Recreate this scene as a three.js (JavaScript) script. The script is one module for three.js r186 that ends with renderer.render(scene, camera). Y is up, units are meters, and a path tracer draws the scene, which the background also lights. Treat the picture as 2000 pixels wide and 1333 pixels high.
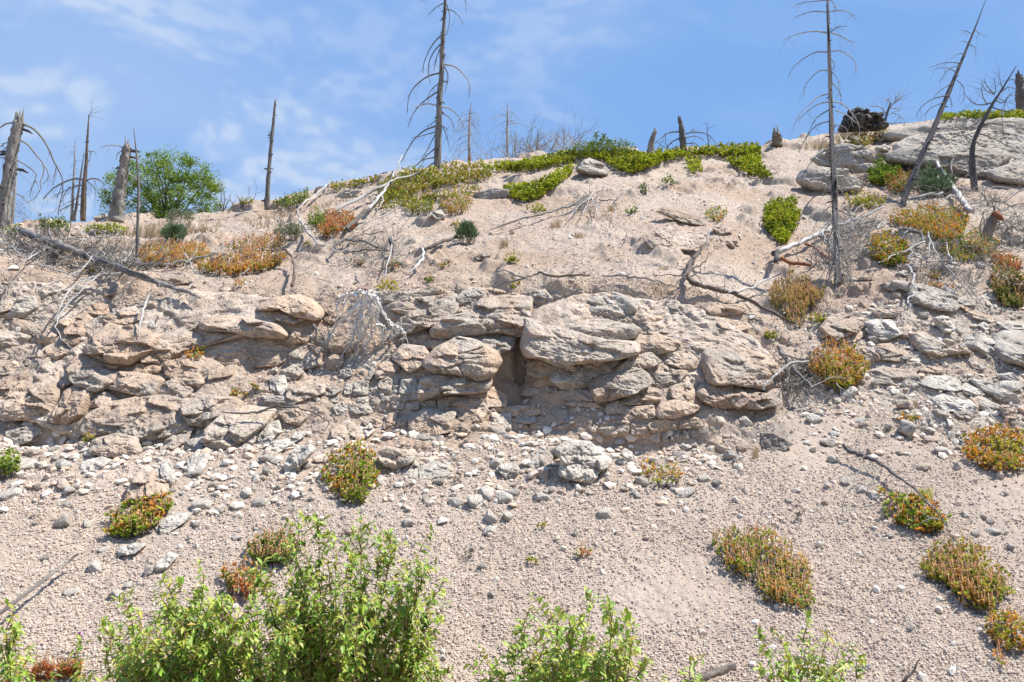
import * as THREE from 'three';

// ------------------------------------------------------------------ camera, sky, sun, exposure
const IW = 2000, IH = 1333, FOV = 45, F = IH / 2 / Math.tan((FOV * Math.PI) / 360), EYE = 1.6;
const PITCH = (11 * Math.PI) / 180, CP = Math.cos(PITCH), SP = Math.sin(PITCH);
const camera = new THREE.PerspectiveCamera(FOV, 1024 / 682, 0.1, 900);
camera.position.set(0, EYE, 0);
camera.lookAt(0, EYE + SP, -CP);
const SUN = new THREE.Vector3(0.49, 0.86, 0.07).normalize();
const EXPOSURE = 1.73;

const scene = new THREE.Scene();
const renderer = new THREE.WebGLRenderer({ antialias: true });
renderer.setSize(1024, 682);
renderer.toneMapping = THREE.LinearToneMapping;
renderer.toneMappingExposure = EXPOSURE;
renderer.shadowMap.enabled = true;
renderer.shadowMap.type = THREE.PCFSoftShadowMap;

// ------------------------------------------------------------------ random numbers and noise
function rngOf(seed) {
  let s = seed >>> 0;
  return () => { s = (s + 0x6d2b79f5) | 0; let t = Math.imul(s ^ (s >>> 15), 1 | s); t = (t + Math.imul(t ^ (t >>> 7), 61 | t)) ^ t; return ((t ^ (t >>> 14)) >>> 0) / 4294967296; };
}
const hash3 = (x, y, z) => {
  let h = Math.imul(x | 0, 374761393) ^ Math.imul(y | 0, 668265263) ^ Math.imul(z | 0, 2147483647 - 61);
  h = Math.imul(h ^ (h >>> 13), 1274126177); h ^= h >>> 16;
  h = Math.imul(h, 0x45d9f3b); h ^= h >>> 15;
  return (h >>> 0) / 4294967296;
};
function noise3(x, y, z) {            // value noise in -1..1
  const ix = Math.floor(x), iy = Math.floor(y), iz = Math.floor(z);
  let a = x - ix, b = y - iy, c = z - iz;
  a = a * a * (3 - 2 * a); b = b * b * (3 - 2 * b); c = c * c * (3 - 2 * c);
  const l = (p, q, t) => p + (q - p) * t;
  const v = l(
    l(l(hash3(ix, iy, iz), hash3(ix + 1, iy, iz), a), l(hash3(ix, iy + 1, iz), hash3(ix + 1, iy + 1, iz), a), b),
    l(l(hash3(ix, iy, iz + 1), hash3(ix + 1, iy, iz + 1), a), l(hash3(ix, iy + 1, iz + 1), hash3(ix + 1, iy + 1, iz + 1), a), b), c);
  return v * 2 - 1;
}
function fbm(x, y, z, o = 4) {
  let s = 0, a = 0.5;
  for (let i = 0; i < o; i++) { s += a * noise3(x, y, z); x = x * 2.03 + 17.1; y = y * 2.03 + 5.3; z = z * 2.03 + 9.7; a *= 0.5; }
  return s;
}
const clamp = (x, a, b) => Math.min(b, Math.max(a, x)), mix = (a, b, t) => a + (b - a) * t;
const sstep = (a, b, x) => { const t = clamp((x - a) / (b - a), 0, 1); return t * t * (3 - 2 * t); };
const table = (t) => (x) => {
  if (x <= t[0][0]) return t[0][1];
  for (let i = 1; i < t.length; i++) if (x <= t[i][0]) { const k = (x - t[i - 1][0]) / (t[i][0] - t[i - 1][0]); return mix(t[i - 1][1], t[i][1], k * k * (3 - 2 * k)); }
  return t[t.length - 1][1];
};

// ------------------------------------------------------------------ sky (radiance by direction; thin high cloud)
{
  const w = 2048, h = 1024, data = new Float32Array(w * h * 4);
  for (let j = 0; j < h; j++) for (let i = 0; i < w; i++) {
    const el = ((j + 0.5) / h - 0.5) * Math.PI, az = ((i + 0.5) / w - 0.5) * 2 * Math.PI;
    const x = Math.cos(az) * Math.cos(el), y = Math.sin(el), z = Math.sin(az) * Math.cos(el);
    let r, g, b;
    if (y < 0) { r = 0.30; g = 0.28; b = 0.25; }
    else {
      const k = Math.exp(-y * 2.6);
      r = mix(0.165, 0.36, k); g = mix(0.365, 0.61, k); b = mix(0.82, 0.95, k);
      const glow = Math.pow(Math.max(0, x * SUN.x + y * SUN.y + z * SUN.z), 6);
      r += 0.10 * glow; g += 0.10 * glow; b += 0.08 * glow;
      // cirrus and small patchy high cloud on a level sheet overhead
      const px = x / (y + 0.12), pz = z / (y + 0.12);
      const wx = px + 0.35 * fbm(px * 1.3, 3.1, pz * 1.3, 3), wz = pz + 0.35 * fbm(px * 1.3, 8.7, pz * 1.3, 3);
      const azd = Math.atan2(x, -z) * 57.3, eld = el * 57.3, veil = Math.exp(-(((azd + 24) / 17) ** 2) - ((eld - 21) / 10) ** 2), veil2 = 0.5 * Math.exp(-(((azd + 2) / 15) ** 2) - ((eld - 18) / 5) ** 2), high = 0.55 * Math.exp(-(((azd - 3) / 12) ** 2) - ((eld - 32) / 4) ** 2), left = 0.5 * Math.exp(-(((azd + 32) / 10) ** 2) - ((eld - 30) / 12) ** 2);
      const broad = 0.45 + 0.9 * fbm(px * 1.1 + 4.2, 1.7, pz * 1.1 + 2.0, 4), fine = 0.5 + 0.9 * fbm(wx * 6.5, 6.0, wz * 9.5, 5), ripple = 0.5 + 1.1 * fbm(wx * 24, 2.0, wz * 36, 4), away = Math.abs(azd) > 45 ? 0.35 * sstep(0.45, 0.9, broad) : 0;
      let c = 1.15 * (veil + veil2 + high + left + away) * (0.30 + 0.75 * sstep(0.3, 0.75, broad)) * (0.30 + 0.70 * sstep(0.22, 0.72, fine) * (0.35 + 0.75 * sstep(0.2, 0.8, ripple)));
      c = Math.max(c, 0.42 * sstep(0.52, 0.8, fine) * sstep(0.3, 0.75, ripple) * sstep(0.2, 0.6, broad), 0.10 * sstep(0.2, 0.8, fine));
      c = clamp(c, 0, 1) * 0.56 * sstep(0.0, 0.12, y);
      r = mix(r, 0.80, c); g = mix(g, 0.87, c); b = mix(b, 0.97, c);
    }
    data.set([r / EXPOSURE, g / EXPOSURE, b / EXPOSURE, 1], (j * w + i) * 4);
  }
  const sky = new THREE.DataTexture(data, w, h, THREE.RGBAFormat, THREE.FloatType);
  sky.mapping = THREE.EquirectangularReflectionMapping; sky.magFilter = THREE.LinearFilter; sky.needsUpdate = true;
  scene.background = sky; scene.environment = sky;
}
const sun = new THREE.DirectionalLight(new THREE.Color(1.0, 0.955, 0.88), 5.0);
sun.position.copy(SUN).multiplyScalar(60).add(new THREE.Vector3(0, 4, -14));
sun.target.position.set(0, 4, -14);
sun.castShadow = true; sun.shadow.mapSize.set(4096, 4096);
Object.assign(sun.shadow.camera, { left: -30, right: 30, top: 25, bottom: -25, near: 1, far: 140 });
scene.add(sun, sun.target);

// ------------------------------------------------------------------ pixels <-> places
const V = (x, y, z) => new THREE.Vector3(x, y, z);
function place(u, v, depth) {          // the point seen at (u, v) whose distance along the lens axis is depth
  const a = (u - IW / 2) / F, k = (IH / 2 - v) / F;
  return V(a * depth, EYE + (SP + k * CP) * depth, -(CP - k * SP) * depth);
}
function seen(p) {
  const y = p.y - EYE, d = y * SP - p.z * CP, up = y * CP + p.z * SP;
  return [IW / 2 + (F * p.x) / d, IH / 2 - (F * up) / d, d];
}
const REG = { P: [0, 0, 1], R1: [0, 180, 2.898], R2: [480, 160, 2.898], R3: [960, 160, 2.898], R4: [1440, 0, 2.898], R5: [1440, 360, 2.898], R6: [0, 520, 2.898], R7: [480, 520, 2.898], R8: [960, 520, 2.898],
  T: [760, 0, 3.92], L: [0, 200, 5.125], Q: [1700, 130, 4.937], Z: [1700, 380, 5.553], B: [1440, 800, 2.502], A: [180, 880, 5.553], G: [0, 873, 2.898], H: [1760, 560, 4.167] };
function px(text) {                    // 'R6 12,30 40,50' -> pixels of the photograph
  const [k, ...r] = text.trim().split(/\s+/), [ox, oy, s] = REG[k];
  return r.map((q) => { const [x, y] = q.split(',').map(Number); return [ox + x / s, oy + y / s]; });
}

// ------------------------------------------------------------------ names and labels
const used = new Map();
function numbered(n) { const k = used.get(n) ?? 0; used.set(n, k + 1); return k ? n + '_' + String(k).padStart(3, '0') : n; }
function tag(o, label, category, group, kind) {
  if (label) o.userData.label = label;
  if (category) o.userData.category = category;
  if (group) o.userData.group = group;
  if (kind) o.userData.kind = kind;
  return o;
}
function thing(name, label, category, group, at) {
  const g = new THREE.Group(); g.name = numbered(name); if (at) g.position.copy(at);
  scene.add(g); return tag(g, label, category, group);
}
function mesh(name, geo, mat, parent, top) {
  const m = new THREE.Mesh(geo, mat); m.name = top ? numbered(name) : name; m.castShadow = m.receiveShadow = true;
  parent.add(m); return m;
}

// ------------------------------------------------------------------ a builder of merged shapes with vertex colours
class GB {
  constructor(origin) { this.p = []; this.i = []; this.c = []; this.t = []; this.o = origin ?? V(0, 0, 0); }
  v(x, y, z, c, s = 0, t = 0) { this.p.push(x - this.o.x, y - this.o.y, z - this.o.z); this.c.push(c[0], c[1], c[2]); this.t.push(s, t); return this.p.length / 3 - 1; }
  tri(a, b, c) { this.i.push(a, b, c); }
  // a tapering crooked tube along points (Vector3) with radii; colours vary along it
  tube(pts, rad, seg, col, rough = 0.08, cap = true, patch = 0.15) {
    const n = pts.length; let up = V(0.3, 0.2, 0.9), len = 0, prev = -1;
    for (let k = 0; k < n; k++) {
      const d = pts[Math.min(n - 1, k + 1)].clone().sub(pts[Math.max(0, k - 1)]).normalize();
      const s = up.clone().cross(d); if (s.lengthSq() < 1e-6) s.set(1, 0, 0).cross(d);
      s.normalize(); up = d.clone().cross(s).normalize();
      if (k) len += pts[k].distanceTo(pts[k - 1]);
      const r = rad[k], first = this.p.length / 3;
      for (let j = 0; j <= seg; j++) {
        const a = (j / seg) * Math.PI * 2, jj = j % seg;
        const q = r * (1 + rough * 2 * (hash3(jj, Math.floor(k * 0.7), n * 7 + seg) - 0.5) + rough * 1.5 * noise3(jj * 0.9, len * 6, n * 3.3));
        const cs = Math.cos(a) * q, sn = Math.sin(a) * q, tone = 1 + 0.28 * noise3(jj * 1.3, len * 5, 4.1 + n) + 0.16 * noise3(jj * 2.3, len * 21, 9) - patch * sstep(0.15, 0.5, noise3(jj * 0.8 + 3, len * 3.1, n + 2));
        this.v(pts[k].x + s.x * cs + up.x * sn, pts[k].y + s.y * cs + up.y * sn, pts[k].z + s.z * cs + up.z * sn, [col[0] * tone, col[1] * tone, col[2] * tone], (j / seg) * Math.max(0.08, Math.round(r * 40) / 10), len);
      }
      if (k) for (let j = 0; j < seg; j++) { const a = prev + j, b = first + j; this.tri(a, a + 1, b); this.tri(b, a + 1, b + 1); }
      prev = first;
    }
    if (cap) for (const [k, flip] of [[0, true], [n - 1, false]]) {
      const c = this.v(pts[k].x, pts[k].y, pts[k].z, [col[0] * 1.1, col[1] * 1.0, col[2] * 0.9]), f = k ? prev : prev - (n - 1) * (seg + 1);
      for (let j = 0; j < seg; j++) flip ? this.tri(c, f + j + 1, f + j) : this.tri(c, f + j, f + j + 1);
    }
  }
  // a small folded leaf: base b, direction d, face normal n, length l, half width w
  leaf(b, d, n, l, w, c) {
    const s = d.clone().cross(n).normalize().multiplyScalar(w), m = b.clone().addScaledVector(d, l * 0.55), t = b.clone().addScaledVector(d, l).addScaledVector(n, -l * 0.12);
    const lift = n.clone().multiplyScalar(w * 0.45);
    const a0 = this.v(b.x, b.y, b.z, c), a1 = this.v(m.x + s.x + lift.x, m.y + s.y + lift.y, m.z + s.z + lift.z, c), a2 = this.v(t.x, t.y, t.z, c), a3 = this.v(m.x - s.x + lift.x, m.y - s.y + lift.y, m.z - s.z + lift.z, c);
    this.tri(a0, a1, a2); this.tri(a0, a2, a3);
  }
  get empty() { return !this.i.length; }
  geo() {
    const g = new THREE.BufferGeometry();
    g.setAttribute('position', new THREE.Float32BufferAttribute(this.p, 3)); g.setAttribute('color', new THREE.Float32BufferAttribute(this.c, 3)); g.setAttribute('uv', new THREE.Float32BufferAttribute(this.t, 2));
    g.setIndex(this.i); g.computeVertexNormals(); return g;
  }
}
const smooth = (pts, n) => new THREE.CatmullRomCurve3(pts, false, 'centripetal').getPoints(n);

// ------------------------------------------------------------------ computed textures
function tileNoise(n, seed) {          // periodic value noise on an n-cell lattice
  const g = new Float32Array(n * n), r = rngOf(seed); for (let i = 0; i < n * n; i++) g[i] = r();
  return (x, y) => {
    x *= n; y *= n; const ix = Math.floor(x), iy = Math.floor(y); let a = x - ix, b = y - iy; a = a * a * (3 - 2 * a); b = b * b * (3 - 2 * b);
    const at = (i, j) => g[(((j % n) + n) % n) * n + (((i % n) + n) % n)];
    return mix(mix(at(ix, iy), at(ix + 1, iy), a), mix(at(ix, iy + 1), at(ix + 1, iy + 1), a), b);
  };
}
function texture(size, fn, srgb) {
  const d = new Uint8Array(size * size * 4);
  for (let j = 0; j < size; j++) for (let i = 0; i < size; i++) { const c = fn((i + 0.5) / size, (j + 0.5) / size, i, j); d.set([clamp(c[0], 0, 1) * 255, clamp(c[1], 0, 1) * 255, clamp(c[2], 0, 1) * 255, 255], (j * size + i) * 4); }
  const t = new THREE.DataTexture(d, size, size); t.wrapS = t.wrapT = THREE.RepeatWrapping; t.magFilter = THREE.LinearFilter; t.minFilter = THREE.LinearMipmapLinearFilter;
  if (srgb) t.colorSpace = THREE.SRGBColorSpace; t.needsUpdate = true; return t;
}
// granite: pale feldspar, grey quartz and black mica grains; 1 tile = 0.45 m
const gA = tileNoise(180, 3), gB = tileNoise(97, 4), gC = tileNoise(31, 5), gD = tileNoise(11, 6);
const graniteTone = (x, y) => {
  const a = gA(x, y), b = gB(x, y), c = gC(x, y), d = gD(x, y);
  return clamp(0.86 + 0.24 * (b - 0.5) + 0.22 * (c - 0.5) + 0.16 * (d - 0.5) + (a > 0.72 ? 0.15 : 0) - (a < 0.24 ? 0.36 : 0), 0, 1);
};
const graniteMap = texture(512, (x, y) => { const t = graniteTone(x, y); return [t, t * 0.985, t * 0.965]; });
const graniteBump = texture(512, (x, y) => { const t = 0.30 * gA(x, y) + 0.35 * gB(x, y) + 0.25 * gC(x, y) + 0.1 * gD(x, y); return [t, t, t]; });
// gravel: irregular grains with gaps; 1 tile = 0.8 m
const gravelCells = (() => {
  const n = 62, r = rngOf(77), pts = []; for (let i = 0; i < n * n; i++) pts.push([r(), r(), r()]);
  return (x, y) => {
    x *= n; y *= n; const ix = Math.floor(x), iy = Math.floor(y); let a = 9, b = 9, tone = 0;
    for (let j = -1; j <= 1; j++) for (let i = -1; i <= 1; i++) {
      const q = pts[((((iy + j) % n) + n) % n) * n + ((((ix + i) % n) + n) % n)], d = Math.hypot(ix + i + q[0] - x, (iy + j + q[1] - y) * 1.15);
      if (d < a) { b = a; a = d; tone = q[2]; } else if (d < b) b = d;
    }
    return [b - a, tone];
  };
})();
const sA = tileNoise(230, 13), sB = tileNoise(20, 14);
const gravelMap = texture(1024, (x, y) => { const [e, t] = gravelCells(x, y); const k = clamp(0.84 + 0.24 * (t - 0.5) + 0.22 * (sA(x, y) - 0.5) + 0.12 * (sB(x, y) - 0.5) + 0.10 * sstep(0.0, 0.4, e), 0, 1); return [k, k * 0.985, k * 0.965]; });
const gravelBump = texture(1024, (x, y) => { const [e, t] = gravelCells(x, y); const k = (0.25 + 0.75 * t) * sstep(0.0, 0.5, e) * 0.8 + 0.2 * sA(x, y); return [k, k, k]; });
// weathered wood: long fibres and checks
const wA = tileNoise(64, 21), wB = tileNoise(16, 22), wC = tileNoise(128, 23);
const woodTone = (x, y) => clamp(0.55 + 0.5 * (wA(x, y * 0.125) - 0.3) + 0.25 * (wC(x, y * 0.25) - 0.5) - 0.3 * (wB(x, y * 0.5) > 0.78 ? 1 : 0), 0.1, 1);
const woodMap = texture(256, (x, y) => { const t = 0.30 + 0.70 * woodTone(x, y); return [t, t, t]; });
const woodBump = texture(256, (x, y) => { const t = woodTone(x, y); return [t, t, t]; });
function rep(t, s) { const c = t.clone(); c.repeat.set(s, s); c.needsUpdate = true; return c; }

const std = (o) => new THREE.MeshStandardMaterial({ roughness: 0.95, ...o });
const M = {
  rock: std({ name: 'granite', vertexColors: true, map: rep(graniteMap, 0.62), bumpMap: rep(graniteBump, 0.62), bumpScale: 0.019, roughness: 0.92 }),
  gravel: std({ name: 'gravel', vertexColors: true, map: rep(gravelMap, 1.8), bumpMap: rep(gravelBump, 1.8), bumpScale: 0.0065, roughness: 1 }),
  grit: std({ name: 'grit', vertexColors: true, roughness: 1 }),
  wood: std({ name: 'weathered wood', vertexColors: true, map: rep(woodMap, 4), bumpMap: rep(woodBump, 4), bumpScale: 0.006, roughness: 0.85 }),
  leaf: new THREE.MeshPhysicalMaterial({ name: 'leaf', vertexColors: true, roughness: 0.5, side: THREE.DoubleSide, transmission: 0.42, thickness: 0, specularIntensity: 0.7 }),
  small: new THREE.MeshPhysicalMaterial({ name: 'small leaf', vertexColors: true, roughness: 0.75, specularIntensity: 0.3, side: THREE.DoubleSide, transmission: 0.35, thickness: 0 }),
  dry: std({ name: 'dry stalk', vertexColors: true, side: THREE.DoubleSide, roughness: 0.9 }),
};

// ------------------------------------------------------------------ the hillside: a road-cut bank in one sheet
const vRidge = table([[-900, 462], [-300, 452], [0, 450], [100, 438], [250, 426], [400, 416], [520, 396], [600, 370], [700, 350], [800, 329], [900, 314], [1000, 308], [1100, 298], [1200, 295], [1300, 296], [1400, 292], [1480, 288], [1540, 272], [1620, 260], [1700, 246], [1760, 242], [1840, 232], [1900, 228], [2000, 224], [2600, 217]]);
const vTop = table([[-600, 520], [0, 532], [200, 566], [400, 576], [550, 566], [750, 582], [900, 562], [1050, 562], [1250, 556], [1400, 592], [1500, 640], [1620, 602], [1800, 572], [2000, 592], [2600, 592]]);
const vBase = table([[-600, 830], [0, 838], [200, 866], [400, 888], [550, 868], [700, 856], [850, 884], [1000, 850], [1150, 852], [1300, 868], [1450, 822], [1560, 806], [1700, 800], [1850, 872], [2000, 862], [2600, 862]]);
const zTop = table([[-600, 10.4], [0, 10.3], [500, 10.35], [800, 10.2], [1100, 10.2], [1350, 10.25], [1500, 10.4], [1600, 11.0], [2000, 11.1], [2600, 11.1]]);
const zRidge = table([[-600, 16.5], [0, 16.5], [400, 17], [700, 18.5], [1000, 20], [1400, 20], [1700, 21.5], [2000, 22], [2600, 22]]);
function heightAt(m, v) { const k = (IH / 2 - v) / F, zz = CP - k * SP; return (SP + k * CP) / zz; }   // rise per metre of depth
function uAt(m, v) { const k = (IH / 2 - v) / F; return IW / 2 + F * m * (CP - k * SP); }
function rowOf(m, fn) { let v = 700; for (let i = 0; i < 4; i++) v = fn(uAt(m, v)); return v; }
const NC = 980, NR = 720, EDGE = 0.86;
function columnProfile(m) {
  const vb = rowOf(m, vBase), vt = rowOf(m, vTop), vr = rowOf(m, vRidge);
  const z0 = 6, y0 = EYE + heightAt(m, 1333) * z0, sl = 0.665;
  const hb = heightAt(m, vb), zb = (EYE - y0 + sl * z0) / (sl - hb), yb = EYE + hb * zb;
  const zt = Math.max(zTop(uAt(m, vt)), zb + 0.9), yt = EYE + heightAt(m, vt) * zt, zr = zRidge(uAt(m, vr)), yr = EYE + heightAt(m, vr) * zr;
  const zm = mix(zt, zr, 0.5), ym = mix(yt, yr, 0.5) + 0.10;
  const knots = [[2.4, -0.02], [z0 - (y0 - 0) / sl, 0], [zb, yb], [zt, yt], [zm, ym], [zr, yr], [zr + 2.5, yr + 0.12], [zr + 14, yr - 0.3], [zr + 60, yr - 9], [190, yr - 30]];
  const fine = [];
  for (let i = 1; i < knots.length; i++) { const [za, ya] = knots[i - 1], [zc, yc] = knots[i], n = Math.ceil(Math.hypot(zc - za, yc - ya) / (i < 7 ? 0.05 : 1.5)); for (let j = 0; j < n; j++) fine.push([mix(za, zc, j / n), mix(ya, yc, j / n)]); }
  fine.push(knots[knots.length - 1]);
  const out = fine.map((_, i) => { const w = Math.min(5, i, fine.length - 1 - i); let a = 0, b = 0; for (let k = -w; k <= w; k++) { a += fine[i + k][0]; b += fine[i + k][1]; } return [a / (2 * w + 1), b / (2 * w + 1)]; });
  const acc = [0];
  for (let i = 1; i < out.length; i++) {
    const [za, ya] = out[i - 1], [zc, yc] = out[i], z = (za + zc) / 2, ds = Math.hypot(zc - za, yc - ya);
    const wgt = z < 4.6 ? 0.12 : z < 5.6 ? 0.6 : z < zb - 0.2 ? 1.0 : z < zt + 0.2 ? 2.1 : z < zr + 0.5 ? 0.72 : z < zr + 15 ? 0.2 : 0.06;
    acc.push(acc[i - 1] + (ds / z) * wgt);
  }
  const rows = []; let at = 0;
  for (let j = 0; j < NR; j++) {
    const q = (j / (NR - 1)) * acc[acc.length - 1]; while (at < acc.length - 2 && acc[at + 1] < q) at++;
    const k = clamp((q - acc[at]) / Math.max(1e-9, acc[at + 1] - acc[at]), 0, 1);
    rows.push([mix(out[at][0], out[at + 1][0], k), mix(out[at][1], out[at + 1][1], k)]);
  }
  return rows;
}
// bedded blocks of the cut face: thickness of each bed and joints across it
function beds(x, y, z) {
  const s = (y + 0.05 * x + 0.10 * noise3(x * 0.8, y * 0.8, 3) + 0.03 * noise3(x * 3, y * 3, 7)) / 0.17, li = Math.floor(s), f = s - li;
  const q = x / (0.30 + 0.3 * hash3(li, 5, 1)) + hash3(li, 9, 2) * 7 + 0.2 * noise3(x * 4, y * 6, 1), ci = Math.floor(q), g = q - ci;
  const rs = 1 - Math.pow(Math.abs(f - 0.5) * 2, 5), rx = 1 - Math.pow(Math.abs(g - 0.5) * 2, 7);
  return (hash3(li, ci, 11) - 0.45) * 0.10 + 0.045 * Math.min(rs, rx);
}
const HOLLOWS = [[1018, 668, 15, 34, 0.24], [1060, 790, 80, 60, 0.16], [1330, 850, 190, 34, 0.22], [500, 680, 90, 34, 0.18], [850, 790, 170, 50, 0.12], [1000, 720, 40, 40, 0.25], [80, 850, 90, 22, 0.15], [640, 690, 60, 40, 0.14]];
const SAND = [0.495, 0.398, 0.318], SANDW = [0.555, 0.463, 0.386], SANDR = [0.475, 0.352, 0.265], TAN = [0.49, 0.374, 0.284], GREY = [0.455, 0.388, 0.322], RUST = [0.465, 0.325, 0.228], PALE = [0.57, 0.515, 0.445];
const mix3 = (a, b, t) => [mix(a[0], b[0], t), mix(a[1], b[1], t), mix(a[2], b[2], t)];
const buf = { w: 1000, h: 667 };
buf.d = new Float32Array(buf.w * buf.h).fill(1e9); buf.i = new Int32Array(buf.w * buf.h).fill(-1);
let terrainPos, terrainNor;
const zoneOf = new Uint8Array(NC * NR);      // 0 flat, 1 scree, 2 face, 3 upper slope, 4 plateau
{
  const ms = []; for (let i = 0; i < NC; i++) { const t = (i / (NC - 1)) * 2 - 1, a = Math.abs(t); ms.push(Math.sign(t) * (a < 0.94 ? (a / 0.94) * EDGE : EDGE + Math.pow((a - 0.94) / 0.06, 1.7) * 2.2)); }
  const P = new Float32Array(NC * NR * 3), U = new Float32Array(NC * NR * 2), C = new Float32Array(NC * NR * 3);
  const cols = ms.map(columnProfile);
  const bx = new Float32Array(NC * NR * 3);
  for (let i = 0; i < NC; i++) for (let j = 0; j < NR; j++) { const [z, y] = cols[i][j], k = (j * NC + i) * 3; bx[k] = ms[i] * z; bx[k + 1] = y; bx[k + 2] = -z; }
  const e1 = V(), e2 = V(), n = V();
  for (let j = 0; j < NR; j++) for (let i = 0; i < NC; i++) {
    const k = (j * NC + i) * 3, x = bx[k], y = bx[k + 1], z = bx[k + 2];
    const i0 = Math.max(0, i - 2), i1 = Math.min(NC - 1, i + 2), j0 = Math.max(0, j - 3), j1 = Math.min(NR - 1, j + 3), a = (j * NC + i0) * 3, b = (j * NC + i1) * 3, c = (j0 * NC + i) * 3, d = (j1 * NC + i) * 3;
    e1.set(bx[b] - bx[a], bx[b + 1] - bx[a + 1], bx[b + 2] - bx[a + 2]); e2.set(bx[d] - bx[c], bx[d + 1] - bx[c + 1], bx[d + 2] - bx[c + 2]); n.crossVectors(e1, e2).normalize();
    const [u, v] = seen({ x, y, z }), zc = zRidge(u);
    const onHill = -z > 5.3 && -z < zc + 0.3, wob = 16 * noise3(x * 1.5, y * 1.5, 5) + 8 * noise3(x * 5, y * 5, 6);
    const vb = vBase(u) + wob, vt = vTop(u) + wob, face = onHill ? sstep(vt - 14, vt + 14, v) * (1 - sstep(vb - 16, vb + 16, v)) : 0;
    const upper = onHill ? 1 - sstep(vt - 14, vt + 14, v) : 0, scree = onHill ? sstep(vb - 16, vb + 16, v) : 0;
    const near = sstep(5.0, 6.0, -z);
    const rubble = face * sstep(1480, 1600, u), bed = face * (1 - 0.55 * rubble);
    let h = near * (0.10 * fbm(x * 0.55, y * 0.55, z * 0.55, 3) + 0.035 * fbm(x * 2.1, y * 2.1, z * 2.1, 3)) * (-z < zc - 1 ? 1 : 0.35);
    const fine = fbm(x * 9, y * 9, z * 9, 3), grit = noise3(x * 34, y * 34, z * 34), grit2 = noise3(x * 70, y * 70, z * 70);
    h += near * (1 - bed) * (0.022 * fine + 0.008 * grit + 0.004 * grit2);
    // rills down the scree, lumps and half-buried rock on the upper slope
    h += scree * 0.03 * fbm(x * 1.7 + y * 0.5, y * 0.25, 4, 3);
    if (upper > 0) { const r = fbm(x * 1.4 + 9, y * 2.2, z * 1.2, 4); h += upper * near * (0.13 * sstep(0.12, 0.4, r) + 0.045 * fbm(x * 5, y * 7, z * 5, 4) + 0.014 * Math.abs(noise3(x * 11, y * 13, z * 11))); }
    if (bed > 0) h += bed * (beds(x, y, z) * sstep(-0.25, 0.35, fbm(x * 0.9 + 4, y * 1.3, z, 3)) + 0.09 * fbm(x * 2.6, y * 4.5, z * 2.6, 4) + 0.015 * grit - 0.12);
    if (rubble > 0) h += rubble * 0.10 * fbm(x * 3.1, y * 4.4, z * 3.1, 4);
    if (onHill && v > 520 && v < 960) for (const [hu, hv, ru, rv, hd] of HOLLOWS) { const q = ((u - hu) / ru) ** 2 + ((v - hv) / rv) ** 2; if (q < 4) h -= hd * Math.exp(-q * q * 0.8); }
    P[k] = x + n.x * h; P[k + 1] = y + n.y * h; P[k + 2] = z + n.z * h;
    // colour: what the ground is made of
    const t1 = 0.5 + fbm(x * 0.9 + 3, y * 0.9, z * 0.9, 3), t2 = 0.5 + 0.5 * noise3(x * 6, y * 6, z * 6), t3 = 0.5 + 0.5 * noise3(x * 48, y * 48, z * 48), t4 = hash3(i, j, 3);
    let col = mix3(SAND, SANDW, clamp(t1 * 0.75 + 0.25 * t2, 0, 1)); col = mix3(col, SANDR, clamp(upper * 0.75 * sstep(0.35, 0.8, 1 - t1) + 0.15 * t2, 0, 1));
    const rk = mix3(mix3(TAN, GREY, sstep(0.3, 0.75, t1)), RUST, 0.55 * sstep(0.5, 0.85, 0.5 + fbm(x * 1.7, y * 2.6 + 5, z, 3)));
    col = mix3(col, mix3(rk, col, 0.15 + 0.45 * sstep(0.45, 0.75, 0.5 + fbm(x * 2.4, y * 3.5, z * 2.4 + 8, 3))), bed);
    col = mix3(col, PALE, rubble * 0.6 * sstep(0.3, 0.7, t2));
    const f = 0.90 + 0.14 * t3 + 0.10 * (t4 - 0.5); C[k] = col[0] * f; C[k + 1] = col[1] * f; C[k + 2] = col[2] * f;
    U[(k / 3) * 2] = x + 0.25 * noise3(x * 0.9, y, 2); U[(k / 3) * 2 + 1] = y * 0.9 - z * 0.8 + 0.25 * noise3(x, y * 0.9, 8);
    zoneOf[j * NC + i] = !onHill ? (-z < 6 ? 0 : 4) : face > 0.5 ? 2 : scree > 0.5 ? 1 : 3;
    // what the lens can see of it, for setting things down on the slope
    const [pu, pv, pd] = seen({ x: P[k], y: P[k + 1], z: P[k + 2] });
    if (pd > 1) { const bi = Math.floor(pu / 2), bj = Math.floor(pv / 2); if (bi >= 0 && bj >= 0 && bi < buf.w && bj < buf.h && pd < buf.d[bj * buf.w + bi] - 0.25) { buf.d[bj * buf.w + bi] = pd; buf.i[bj * buf.w + bi] = j * NC + i; } }
  }
  const idx = new Uint32Array((NC - 1) * (NR - 1) * 6); let q = 0;
  for (let j = 0; j < NR - 1; j++) for (let i = 0; i < NC - 1; i++) { const a = j * NC + i, b = a + 1, c = a + NC, d = c + 1; idx[q++] = a; idx[q++] = b; idx[q++] = c; idx[q++] = b; idx[q++] = d; idx[q++] = c; }
  const g = new THREE.BufferGeometry();
  g.setAttribute('position', new THREE.BufferAttribute(P, 3)); g.setAttribute('uv', new THREE.BufferAttribute(U, 2)); g.setAttribute('color', new THREE.BufferAttribute(C, 3));
  g.setIndex(new THREE.BufferAttribute(idx, 1)); g.computeVertexNormals();
  terrainPos = P; terrainNor = g.attributes.normal.array;
  const m = mesh('hillside', g, M.gravel, scene, true); tag(m, 'steep bare hillside of pale gravel and crumbling granite', null, null, 'structure');
  // level verge and road in front, out to the horizon behind the camera
  const fg = new GB(); const c = [0.36, 0.31, 0.26];
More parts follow.
